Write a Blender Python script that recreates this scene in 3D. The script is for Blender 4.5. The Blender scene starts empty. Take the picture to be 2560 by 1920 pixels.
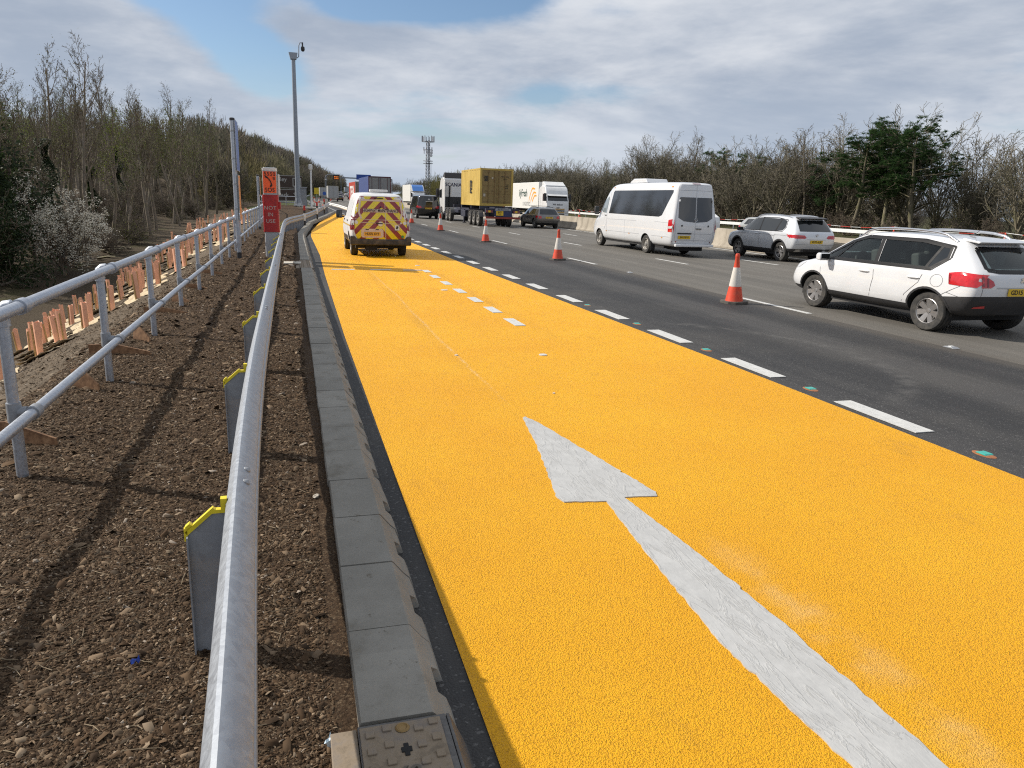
import bpy, bmesh, math, random
import numpy as np
from mathutils import Vector, Matrix
from mathutils.bvhtree import BVHTree

# ------------------------------------------------------------------ camera, sky, sun, exposure
SC = bpy.context.scene
COL = SC.collection
R = math.radians
cam_d = bpy.data.cameras.new('camera')
cam = bpy.data.objects.new('camera', cam_d)
COL.objects.link(cam)
cam_d.sensor_fit = 'HORIZONTAL'; cam_d.sensor_width = 36.0; cam_d.lens = 26.04
cam_d.clip_start = 0.05; cam_d.clip_end = 4000
_rt = Vector((0.96002, -0.27797, 0.03301)); _up = Vector((0.03576, 0.23872, 0.97043)); _fw = Vector((0.27763, 0.93045, -0.23912))
cam.matrix_world = Matrix(((_rt.x, _up.x, -_fw.x, 0), (_rt.y, _up.y, -_fw.y, 0), (_rt.z, _up.z, -_fw.z, 1.82), (0, 0, 0, 1)))
SC.camera = cam
SC.view_settings.view_transform = 'Standard'; SC.view_settings.look = 'None'
SC.view_settings.exposure = 0.12; SC.view_settings.gamma = 1.0
SC.cycles.max_bounces = 6; SC.cycles.diffuse_bounces = 2; SC.cycles.glossy_bounces = 3
SC.cycles.transmission_bounces = 4; SC.cycles.transparent_max_bounces = 8
SC.cycles.use_denoising = False
SC.cycles.pixel_filter_type = 'BLACKMAN_HARRIS'; SC.cycles.filter_width = 1.15
SC.cycles.sample_clamp_indirect = 4.0

SUN = Vector((-1.2, 0.63, 1.0)).normalized()
sun_d = bpy.data.lights.new('sun', 'SUN'); sun_d.energy = 5.0; sun_d.angle = R(0.55); sun_d.color = (1.0, 0.93, 0.83)
sun = bpy.data.objects.new('sun', sun_d); COL.objects.link(sun)
sun.rotation_euler = SUN.to_track_quat('Z', 'Y').to_euler(); sun.location = (-30, 15, 40)

def world():
    w = bpy.data.worlds.new('World'); SC.world = w; w.use_nodes = True
    nt = w.node_tree; N = nt.nodes; L = nt.links
    for n in list(N): N.remove(n)
    out = N.new('ShaderNodeOutputWorld')
    sky = N.new('ShaderNodeTexSky'); sky.sky_type = 'NISHITA'; sky.sun_disc = False
    sky.sun_elevation = math.asin(SUN.z); sky.sun_rotation = math.atan2(SUN.x, SUN.y)
    sky.air_density = 1.0; sky.dust_density = 0.6; sky.ozone_density = 2.0
    bg = N.new('ShaderNodeBackground'); bg.inputs['Strength'].default_value = 0.1
    tc = N.new('ShaderNodeTexCoord')
    sep = N.new('ShaderNodeSeparateXYZ'); L.new(tc.outputs['Generated'], sep.inputs[0])
    def M(op, a, b=None, c=None):
        n = N.new('ShaderNodeMath'); n.operation = op
        for i, v in enumerate((a, b, c)):
            if v is None: continue
            if isinstance(v, (int, float)): n.inputs[i].default_value = v
            else: L.new(v, n.inputs[i])
        return n.outputs[0]
    z = M('MAXIMUM', sep.outputs['Z'], 0.0)
    den = M('ADD', z, 0.16)
    u = M('DIVIDE', sep.outputs['X'], den); v = M('DIVIDE', sep.outputs['Y'], den)
    cmb = N.new('ShaderNodeCombineXYZ'); L.new(u, cmb.inputs[0]); L.new(v, cmb.inputs[1])
    def noise(scale, detail, rough, off, dist=0.0):
        mp = N.new('ShaderNodeMapping'); L.new(cmb.outputs[0], mp.inputs[0]); mp.inputs['Location'].default_value = off
        n = N.new('ShaderNodeTexNoise'); n.inputs['Scale'].default_value = scale; n.inputs['Detail'].default_value = detail
        n.inputs['Roughness'].default_value = rough; n.inputs['Distortion'].default_value = dist
        L.new(mp.outputs[0], n.inputs['Vector']); return n.outputs['Fac']
    big = noise(0.62, 9, 0.55, (3.1, 1.7, 0), 0.2)
    shade = noise(0.75, 8, 0.58, (9.3, 4.2, 2.0), 0.3)
    fine = noise(2.6, 7, 0.6, (1.2, 7.7, 5.0), 0.2)
    dens = M('ADD', M('MULTIPLY', big, 1.0), M('MULTIPLY', M('SUBTRACT', fine, 0.5), 0.28))
    # openings of blue between the clouds, as directions in the sky
    gaps = [((-0.10, 0.97, 0.235), 0.085, .42), ((-0.055, 0.987, 0.172), 0.07, .42), ((-0.02, 0.99, 0.135), 0.05, .34),
            ((0.075, 0.975, 0.226), 0.05, .5), ((0.135, 0.965, 0.237), 0.06, .55), ((0.20, 0.955, 0.25), 0.06, .48), ((0.26, 0.94, 0.25), 0.05, .30),
            ((0.31, 0.94, 0.129), 0.05, .13, 5.0), ((0.38, 0.915, 0.137), 0.075, .2, 5.0), ((0.75, 0.62, 0.17), 0.08, .2), ((0.7, .68, .14), 0.06, .1),
            ((-0.2, 0.95, 0.28), 0.09, .2)]
    gsum = None
    for d, rad, amt, *sq in gaps:
        d = Vector(d).normalized()
        vm = N.new('ShaderNodeVectorMath'); vm.operation = 'SUBTRACT'; L.new(tc.outputs['Generated'], vm.inputs[0]); vm.inputs[1].default_value = d
        vs = N.new('ShaderNodeVectorMath'); vs.operation = 'MULTIPLY'; L.new(vm.outputs[0], vs.inputs[0]); vs.inputs[1].default_value = (1, 1, sq[0] if sq else 1.9)
        ln = N.new('ShaderNodeVectorMath'); ln.operation = 'LENGTH'; L.new(vs.outputs[0], ln.inputs[0])
        q = M('MULTIPLY', M('POWER', M('DIVIDE', ln.outputs['Value'], rad), 2.0), -1.0)
        e = M('MULTIPLY', M('EXPONENT', q), amt)
        gsum = e if gsum is None else M('ADD', gsum, e)
    dens = M('SUBTRACT', M('ADD', dens, 0.14), gsum)
    ramp = N.new('ShaderNodeMapRange'); ramp.interpolation_type = 'SMOOTHSTEP'; L.new(dens, ramp.inputs['Value'])
    ramp.inputs['From Min'].default_value = 0.34; ramp.inputs['From Max'].default_value = 0.56
    cover = ramp.outputs[0]
    # cloud brightness: darker grey bellies, bright tops
    sr = N.new('ShaderNodeMapRange'); sr.interpolation_type = 'SMOOTHSTEP'; L.new(M('ADD', M('MULTIPLY', shade, .85), M('MULTIPLY', fine, .15)), sr.inputs['Value'])
    sr.inputs['From Min'].default_value = 0.36; sr.inputs['From Max'].default_value = 0.64
    cr = N.new('ShaderNodeMix'); cr.data_type = 'RGBA'; L.new(sr.outputs[0], cr.inputs['Factor'])
    cr.inputs['A'].default_value = (3.45, 4.05, 5.05, 1); cr.inputs['B'].default_value = (6.9, 7.15, 7.6, 1)
    # towards the horizon the cloud deck is seen through more air
    hz = N.new('ShaderNodeMapRange'); L.new(sep.outputs['Z'], hz.inputs['Value']); hz.inputs['From Min'].default_value = 0.0; hz.inputs['From Max'].default_value = 0.16
    hz.inputs['To Min'].default_value = 0.75; hz.inputs['To Max'].default_value = 0.0
    hm = N.new('ShaderNodeMix'); hm.data_type = 'RGBA'; L.new(hz.outputs[0], hm.inputs['Factor']); L.new(cr.outputs['Result'], hm.inputs['A'])
    hm.inputs['B'].default_value = (4.6, 5.35, 6.4, 1)
    cov2 = M('MAXIMUM', cover, M('MULTIPLY', hz.outputs[0], 0.75))
    skyb = N.new('ShaderNodeMix'); skyb.data_type = 'RGBA'; skyb.blend_type = 'MULTIPLY'; skyb.inputs['Factor'].default_value = 1.0
    L.new(sky.outputs[0], skyb.inputs['A']); skyb.inputs['B'].default_value = (0.95, 1.0, 1.05, 1)
    mx = N.new('ShaderNodeMix'); mx.data_type = 'RGBA'; L.new(cov2, mx.inputs['Factor']); L.new(skyb.outputs['Result'], mx.inputs['A']); L.new(hm.outputs['Result'], mx.inputs['B'])
    L.new(mx.outputs['Result'], bg.inputs['Color']); L.new(bg.outputs[0], out.inputs[0])
world()

# ------------------------------------------------------------------ helpers
rng = random.Random(7)
NP = np.random.default_rng(11)

def tag(o, label=None, cat=None, group=None, kind=None):
    if label: o['label'] = label
    if cat: o['category'] = cat
    if group: o['group'] = group
    if kind: o['kind'] = kind
    return o

def empty(name, loc=(0, 0, 0), rz=0.0, label=None, cat=None, group=None):
    o = bpy.data.objects.new(name, None); COL.objects.link(o)
    o.location = loc; o.rotation_euler = (0, 0, rz); o.empty_display_size = 0.2
    return tag(o, label, cat, group)

def link(name, me, parent=None, loc=(0, 0, 0), rot=(0, 0, 0)):
    o = bpy.data.objects.new(name, me); COL.objects.link(o)
    o.location = loc; o.rotation_euler = rot
    if parent: o.parent = parent
    return o

def copy_tree(o, parent=None):
    c = o.copy(); COL.objects.link(c)
    if parent: c.parent = parent
    for ch in list(o.children): copy_tree(ch, c)
    return c

MATS = {}
def mat(name, col=(0.5, 0.5, 0.5), rough=0.5, metal=0.0, coat=0.0, var=0.0, vscale=4.0, bump=0.0, bscale=60.0, spec=0.5,
        attr=None, trans=0.0, alpha=1.0, emit=None, estr=0.0, rvar=0.0, dirt=None, dirt_amt=0.0, detail=6, bdist=0.004):
    if name in MATS: return MATS[name]
    m = bpy.data.materials.new(name); m.use_nodes = True; MATS[name] = m
    nt = m.node_tree; N = nt.nodes; L = nt.links; b = N['Principled BSDF']
    b.inputs['Base Color'].default_value = (*col, 1); b.inputs['Roughness'].default_value = rough
    b.inputs['Metallic'].default_value = metal; b.inputs['Coat Weight'].default_value = coat; b.inputs['Coat Roughness'].default_value = 0.04
    b.inputs['Specular IOR Level'].default_value = spec
    if trans: b.inputs['Transmission Weight'].default_value = trans
    if emit: b.inputs['Emission Color'].default_value = (*emit, 1); b.inputs['Emission Strength'].default_value = estr
    tc = N.new('ShaderNodeTexCoord'); src = None
    if attr:
        a = N.new('ShaderNodeAttribute'); a.attribute_name = attr; src = a.outputs['Color']; L.new(src, b.inputs['Base Color'])
    if var or rvar or dirt:
        n = N.new('ShaderNodeTexNoise'); n.inputs['Scale'].default_value = vscale; n.inputs['Detail'].default_value = detail
        n.inputs['Roughness'].default_value = 0.65; L.new(tc.outputs['Object'], n.inputs['Vector'])
        if var:
            mr = N.new('ShaderNodeMapRange'); L.new(n.outputs['Fac'], mr.inputs['Value']); mr.inputs['From Min'].default_value = .3; mr.inputs['From Max'].default_value = .7
            mr.inputs['To Min'].default_value = 1 - var; mr.inputs['To Max'].default_value = 1 + var
            mm = N.new('ShaderNodeVectorMath'); mm.operation = 'SCALE'
            if src is not None: L.new(src, mm.inputs[0])
            else: mm.inputs[0].default_value = col
            L.new(mr.outputs[0], mm.inputs['Scale']); src = mm.outputs[0]; L.new(src, b.inputs['Base Color'])
        if dirt:
            mx = N.new('ShaderNodeMix'); mx.data_type = 'RGBA'
            mr = N.new('ShaderNodeMapRange'); L.new(n.outputs['Fac'], mr.inputs['Value']); mr.inputs['From Min'].default_value = .45; mr.inputs['From Max'].default_value = .75
            mr.inputs['To Max'].default_value = dirt_amt; L.new(mr.outputs[0], mx.inputs['Factor'])
            if src is not None: L.new(src, mx.inputs['A'])
            else: mx.inputs['A'].default_value = (*col, 1)
            mx.inputs['B'].default_value = (*dirt, 1); src = mx.outputs['Result']; L.new(src, b.inputs['Base Color'])
        if rvar:
            mr = N.new('ShaderNodeMapRange'); L.new(n.outputs['Fac'], mr.inputs['Value']); mr.inputs['From Min'].default_value = .3; mr.inputs['From Max'].default_value = .7
            mr.inputs['To Min'].default_value = max(.02, rough - rvar); mr.inputs['To Max'].default_value = min(1, rough + rvar); L.new(mr.outputs[0], b.inputs['Roughness'])
    if bump:
        n2 = N.new('ShaderNodeTexNoise'); n2.inputs['Scale'].default_value = bscale; n2.inputs['Detail'].default_value = 4
        L.new(tc.outputs['Object'], n2.inputs['Vector'])
        bp = N.new('ShaderNodeBump'); bp.inputs['Strength'].default_value = bump; bp.inputs['Distance'].default_value = bdist
        L.new(n2.outputs['Fac'], bp.inputs['Height']); L.new(bp.outputs[0], b.inputs['Normal'])
    return m

class MB:
    """collects shapes, builds ONE mesh"""
    def __init__(s): s.v = []; s.f = []; s.m = []
    def add(s, verts, faces, mi=0):
        o = len(s.v); s.v += [tuple(p) for p in verts]; s.f += [tuple(i + o for i in f) for f in faces]; s.m += [mi] * len(faces)
    def box(s, c, d, mi=0, rz=0.0, M=None):
        x, y, z = d[0] / 2, d[1] / 2, d[2] / 2
        vs = [Vector((sx * x, sy * y, sz * z)) for sz in (-1, 1) for sy in (-1, 1) for sx in (-1, 1)]
        if M is None: M = Matrix.Rotation(rz, 3, 'Z')
        vs = [M @ p + Vector(c) for p in vs]
        s.add(vs, [(0, 2, 3, 1), (4, 5, 7, 6), (0, 1, 5, 4), (2, 6, 7, 3), (0, 4, 6, 2), (1, 3, 7, 5)], mi)
    def box2(s, lo, hi, mi=0):
        s.box([(a + b) / 2 for a, b in zip(lo, hi)], [b - a for a, b in zip(lo, hi)], mi)
    def tube(s, pts, r, n=8, mi=0, caps=True):
        pts = [Vector(p) for p in pts]; k = len(pts)
        rs = r if isinstance(r, (list, tuple)) else [r] * k
        t0 = (pts[1] - pts[0]).normalized()
        a = Vector((0, 0, 1)) if abs(t0.z) < .9 else Vector((1, 0, 0))
        u = t0.cross(a).normalized(); vs = []
        for i, p in enumerate(pts):
            t = (pts[min(i + 1, k - 1)] - pts[max(i - 1, 0)]).normalized()
            u = (u - t * u.dot(t)).normalized(); w = t.cross(u)
            for j in range(n):
                q = 2 * math.pi * j / n; vs.append(p + (u * math.cos(q) + w * math.sin(q)) * rs[i])
        fs = [(i * n + j, i * n + (j + 1) % n, (i + 1) * n + (j + 1) % n, (i + 1) * n + j) for i in range(k - 1) for j in range(n)]
        if caps: fs += [tuple(range(n))[::-1], tuple(range((k - 1) * n, k * n))]
        s.add(vs, fs, mi)
    def lathe(s, prof, n=24, axis='Z', c=(0, 0, 0), mi=0, sx=1.0, sy=1.0):
        vs = []; k = len(prof)
        for r, h in prof:
            for j in range(n):
                q = 2 * math.pi * j / n; a, b = r * math.cos(q) * sx, r * math.sin(q) * sy
                p = (a, b, h) if axis == 'Z' else ((h, a, b) if axis == 'X' else (b, h, a))
                vs.append((p[0] + c[0], p[1] + c[1], p[2] + c[2]))
        s.add(vs, [(i * n + j, i * n + (j + 1) % n, (i + 1) * n + (j + 1) % n, (i + 1) * n + j) for i in range(k - 1) for j in range(n)], mi)
    def prism(s, poly, lo, hi, plane='YZ', mi=0):
        """extrude a 2D polygon; plane YZ -> along X, XZ -> along Y, XY -> along Z"""
        n = len(poly)
        def P(a, b, h): return (h, a, b) if plane == 'YZ' else ((a, h, b) if plane == 'XZ' else (a, b, h))
        vs = [P(a, b, lo) for a, b in poly] + [P(a, b, hi) for a, b in poly]
        fs = [(i, (i + 1) % n, n + (i + 1) % n, n + i) for i in range(n)] + [tuple(range(n))[::-1], tuple(range(n, 2 * n))]
        s.add(vs, fs, mi)
    def sweep(s, prof, path, mi=0, closed=True, caps=True):
        """prof: (offset right, height); path: list of (x,y,z)"""
        k = len(path); n = len(prof); vs = []
        for i, p in enumerate(path):
            a = Vector(path[max(i - 1, 0)]); b = Vector(path[min(i + 1, k - 1)]); t = (b - a); t.z = 0; t.normalize()
            rt = Vector((t.y, -t.x, 0))
            for o, h in prof: vs.append(Vector(p) + rt * o + Vector((0, 0, h)))
        m = n if closed else n - 1
        fs = [(i * n + j, i * n + (j + 1) % n, (i + 1) * n + (j + 1) % n, (i + 1) * n + j) for i in range(k - 1) for j in range(m)]
        if caps and closed: fs += [tuple(range(n))[::-1], tuple(range((k - 1) * n, k * n))]
        s.add(vs, fs, mi)
    def mesh(s, name, mats, smooth=None, fix=True):
        me = bpy.data.meshes.new(name)
        me.from_pydata(s.v, [], s.f)
        for m in (mats if isinstance(mats, (list, tuple)) else [mats]): me.materials.append(m)
        if any(s.m): me.polygons.foreach_set('material_index', s.m)
        if fix:
            bm = bmesh.new(); bm.from_mesh(me); bmesh.ops.recalc_face_normals(bm, faces=bm.faces); bm.to_mesh(me); bm.free()
        if smooth is not None:
            me.polygons.foreach_set('use_smooth', [True] * len(me.polygons)); me.set_sharp_from_angle(angle=R(smooth))
        me.update(); return me
    def build(s, name, mats, parent=None, smooth=None, bevel=0.0, loc=(0, 0, 0), rot=(0, 0, 0), seg=2):
        o = link(name, s.mesh(name, mats, smooth), parent, loc, rot)
        if bevel:
            b = o.modifiers.new('bevel', 'BEVEL'); b.width = bevel; b.segments = seg; b.limit_method = 'ANGLE'; b.angle_limit = R(40)
        return o

def fast_mesh(name, verts, quads, mats, cols=None, tris=False, smooth=False):
    verts = np.asarray(verts, dtype=np.float32); quads = np.asarray(quads, dtype=np.int32); k = quads.shape[1]
    me = bpy.data.meshes.new(name); me.vertices.add(len(verts)); me.vertices.foreach_set('co', verts.ravel())
    me.loops.add(quads.size); me.loops.foreach_set('vertex_index', quads.ravel())
    me.polygons.add(len(quads)); me.polygons.foreach_set('loop_start', np.arange(0, quads.size, k, dtype=np.int32))
    me.update(calc_edges=True)
    if cols is not None:
        at = me.color_attributes.new('col', 'FLOAT_COLOR', 'POINT')
        c4 = np.ones((len(verts), 4), dtype=np.float32); c4[:, :3] = cols; at.data.foreach_set('color', c4.ravel())
    for m in (mats if isinstance(mats, (list, tuple)) else [mats]): me.materials.append(m)
    if smooth: me.polygons.foreach_set('use_smooth', [True] * len(quads))
    me.validate(); return me

def eval_mesh(o, name):
    dg = bpy.context.evaluated_depsgraph_get(); dg.update()
    return bpy.data.meshes.new_from_object(o.evaluated_get(dg), depsgraph=dg)

def kill(o):
    d = o.data; bpy.data.objects.remove(o)
    if d is not None and d.users == 0 and isinstance(d, bpy.types.Mesh): bpy.data.meshes.remove(d)

def text(name, s, size, m, parent=None, loc=(0, 0, 0), rot=(R(90), 0, 0), bold=0.0, ext=0.002, sx=1.0, spacing=1.0, align='CENTER', line=1.0):
    cu = bpy.data.curves.new(name, 'FONT'); cu.body = s; cu.size = size; cu.align_x = align; cu.align_y = 'CENTER'
    cu.offset = bold * size; cu.extrude = ext; cu.space_character = spacing; cu.space_line = line; cu.resolution_u = 3
    t = bpy.data.objects.new(name, cu); COL.objects.link(t)
    me = eval_mesh(t, name); bpy.data.objects.remove(t); bpy.data.curves.remove(cu)
    me.transform(Matrix.Diagonal((sx, 1, 1, 1))); me.materials.clear(); me.materials.append(m); me.name = name
    return link(name, me, parent, loc, rot)

# smooth 2D value noise, several octaves
def vnoise(x, y, seed=0):
    x = np.asarray(x, float); y = np.asarray(y, float)
    xi = np.floor(x).astype(np.int64); yi = np.floor(y).astype(np.int64); xf = x - xi; yf = y - yi
    def h(a, b):
        n = (a * 374761393 + b * 668265263 + seed * 1442695041) & 0x7fffffff
        n = (n ^ (n >> 13)) * 1274126177 & 0x7fffffff
        return ((n ^ (n >> 16)) & 0xffff) / 65535.0
    u = xf * xf * (3 - 2 * xf); v = yf * yf * (3 - 2 * yf)
    return (h(xi, yi) * (1 - u) + h(xi + 1, yi) * u) * (1 - v) + (h(xi, yi + 1) * (1 - u) + h(xi + 1, yi + 1) * u) * v
def fbm(x, y, o=4, seed=0):
    t = 0; a = .5
    for i in range(o): t = t + a * (vnoise(x * 2 ** i, y * 2 ** i, seed + i) - .5); a *= .5
    return t
def sst(a, b, x):
    t = np.clip((np.asarray(x, float) - a) / (b - a), 0, 1); return t * t * (3 - 2 * t)
def lerp(a, b, t): return a + (b - a) * t

def road_off(y):
    y = np.asarray(y, float); q = np.clip(y, 80, 480) - 80; return 1.6e-4 * q ** 2 + np.maximum(y - 480, 0) * .128
def road_z(y): return 2.0e-5 * (np.clip(np.asarray(y, float), 80, 480) - 80) ** 2
def terr(x, y, fine=True):
    x = np.asarray(x, float); y = np.asarray(y, float)
    xs = x - road_off(y); rz = road_z(y)
    verge = 0.12 + 0.5 * sst(40, 82, y) * sst(3.0, 0.4, xs) - 0.5 * sst(110, 170, y)
    drop = lerp(2.62, 1.1, sst(18, 66, y))
    z = verge - drop * sst(0, 1, np.clip((-2.05 - xs) / 5.2, 0, 1) * .5 + .0) * 2 * (xs < -2.05)
    z = np.where(xs < -2.05, verge - drop * np.clip((-2.05 - xs) / 5.0, 0, 1), verge)
    back = np.clip((-9 - xs), 0, 400)
    z = z + np.where(xs < -9, .05 * back + .035 * np.clip(y - 55, 0, 130) * sst(0, 10, back), 0)
    z = np.where(xs > 0.22, np.where(y < 30, -.12, verge * sst(4.6, 3.6, xs - 5 * sst(88, 84, y) - 0) * 0 + lerp(verge, -.12, sst(-.9, -.1, xs - np.interp(y, [30, 35, 39, 49, 65, 83, 100], [.2, .23, .42, .96, 2.6, 4.2, 3.6])))), z)
    z = np.where(xs > 36, -0.2 + .5 * sst(36.5, 42, xs) - .03 * np.clip(xs - 42, 0, 60), z)
    z = z + rz
    z = z + 7.5 * sst(-5, -30, xs) * sst(130, 320, y) + 5 * sst(34, 60, xs) * sst(380, 560, y)
    soil = sst(0.35, 0.1, xs)
    z = z + soil * (fbm(x * .6, y * .6, 3, 3) * .10 + fbm(x * 3, y * 3, 3, 9) * .035)
    if fine: z = z + soil * (fbm(x * 16, y * 16, 4, 21) * .022)
    return z
def tz(x, y): return float(terr(x, y))
# ------------------------------------------------------------------ surface materials
def nodes(name):
    m = bpy.data.materials.new(name); m.use_nodes = True; MATS[name] = m
    return m, m.node_tree.nodes, m.node_tree.links, m.node_tree.nodes['Principled BSDF']
class NG:
    def __init__(s, N, L): s.N = N; s.L = L
    def put(s, sock, v):
        if isinstance(v, (int, float)): sock.default_value = v
        elif isinstance(v, tuple): sock.default_value = v if len(v) == len(sock.default_value) else (*v, 1)
        else: s.L.new(v, sock)
    def math(s, op, a, b=None):
        n = s.N.new('ShaderNodeMath'); n.operation = op; s.put(n.inputs[0], a)
        if b is not None: s.put(n.inputs[1], b)
        return n.outputs[0]
    def noise(s, vec, scale, detail=4, rough=.6, dist=0.0):
        n = s.N.new('ShaderNodeTexNoise'); s.L.new(vec, n.inputs['Vector']); n.inputs['Scale'].default_value = scale
        n.inputs['Detail'].default_value = detail; n.inputs['Roughness'].default_value = rough; n.inputs['Distortion'].default_value = dist
        return n.outputs['Fac']
    def voro(s, vec, scale, feat='F1', out='Distance', rand=1.0):
        n = s.N.new('ShaderNodeTexVoronoi'); n.feature = feat; s.L.new(vec, n.inputs['Vector']); n.inputs['Scale'].default_value = scale
        n.inputs['Randomness'].default_value = rand; return n.outputs[out]
    def mr(s, v, a, b, c=0.0, d=1.0, smooth=True):
        n = s.N.new('ShaderNodeMapRange'); n.interpolation_type = 'SMOOTHSTEP' if smooth else 'LINEAR'
        s.put(n.inputs['Value'], v); n.inputs['From Min'].default_value = a; n.inputs['From Max'].default_value = b
        n.inputs['To Min'].default_value = c; n.inputs['To Max'].default_value = d; return n.outputs[0]
    def mix(s, f, a, b, blend='MIX'):
        n = s.N.new('ShaderNodeMix'); n.data_type = 'RGBA'; n.blend_type = blend; s.put(n.inputs['Factor'], f); s.put(n.inputs['A'], a); s.put(n.inputs['B'], b)
        return n.outputs['Result']
    def mapv(s, vec, sc=(1, 1, 1), loc=(0, 0, 0)):
        n = s.N.new('ShaderNodeMapping'); s.L.new(vec, n.inputs[0]); n.inputs['Scale'].default_value = sc; n.inputs['Location'].default_value = loc; return n.outputs[0]
    def bump(s, h, strength, dist):
        n = s.N.new('ShaderNodeBump'); n.inputs['Strength'].default_value = strength; n.inputs['Distance'].default_value = dist; s.put(n.inputs['Height'], h); return n.outputs[0]

def surf_yellow():
    m, N, L, b = nodes('yellow_surfacing'); g = NG(N, L); tc = N.new('ShaderNodeTexCoord'); o = tc.outputs['Object']
    v1 = g.voro(o, 230); v2 = g.voro(o, 105); nz = g.noise(o, 190, 6, .75); big = g.noise(o, .55, 4); md = g.noise(o, 7, 3)
    h = g.math('ADD', g.math('MULTIPLY', g.math('SUBTRACT', 1, v1), .55), g.math('ADD', g.math('MULTIPLY', g.math('SUBTRACT', 1, v2), .6), g.math('MULTIPLY', nz, .75)))
    pit = g.mr(h, .88, .70)                                   # bare gaps between the coated stones
    c = g.mix(g.mr(big, .3, .7), (.88, .415, .004), (.93, .47, .007))
    c = g.mix(g.math('MULTIPLY', g.mr(md, .55, .8), .22), c, (.70, .31, .01))
    c = g.mix(g.math('MULTIPLY', pit, .5), c, (.40, .17, .006))
    # thin pale film of white thermoplastic dust beside the arrow, tyre scuffs
    sx = N.new('ShaderNodeSeparateXYZ'); L.new(o, sx.inputs[0])
    dust = g.math('MULTIPLY', g.math('MULTIPLY', g.mr(g.math('ABSOLUTE', g.math('SUBTRACT', sx.outputs[0], 2.22)), .20, .0), g.mr(sx.outputs[1], 3.7, 2.6)), g.mr(g.noise(o, 3.0, 5), .35, .75))
    c = g.mix(g.math('MULTIPLY', dust, .42), c, (.82, .62, .33))
    line = g.math('MULTIPLY', g.mr(g.math('ABSOLUTE', g.math('SUBTRACT', sx.outputs[0], g.math('ADD', 1.74, g.math('MULTIPLY', g.noise(o, .2, 2), .22)))), .035, .0), g.math('MULTIPLY', g.mr(sx.outputs[1], 6, 8), g.mr(sx.outputs[1], 21, 16)))
    c = g.mix(g.math('MULTIPLY', line, g.mr(g.noise(o, 40, 3), .4, .7, 0, .55)), c, (.80, .68, .48))
    wt = g.math('MAXIMUM', g.mr(g.math('ABSOLUTE', g.math('SUBTRACT', sx.outputs[0], 1.78)), .16, .02), g.mr(g.math('ABSOLUTE', g.math('SUBTRACT', sx.outputs[0], 3.42)), .16, .02))
    wt = g.math('MULTIPLY', wt, g.math('MULTIPLY', g.mr(sx.outputs[1], 5, 13), g.mr(g.noise(g.mapv(o, (2, .4, 1)), 1.6, 5), .35, .7)))
    c = g.mix(g.math('MULTIPLY', wt, .28), c, (.36, .19, .02))
    sc = g.mr(g.noise(g.mapv(o, (1.3, .5, 1)), 1.4, 6, .7), .60, .72)
    c = g.mix(g.math('MULTIPLY', sc, .22), c, (.28, .16, .03))
    L.new(c, b.inputs['Base Color']); b.inputs['Roughness'].default_value = .62; b.inputs['Specular IOR Level'].default_value = .3
    L.new(g.bump(h, 1.0, .011), b.inputs['Normal']); return m

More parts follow.
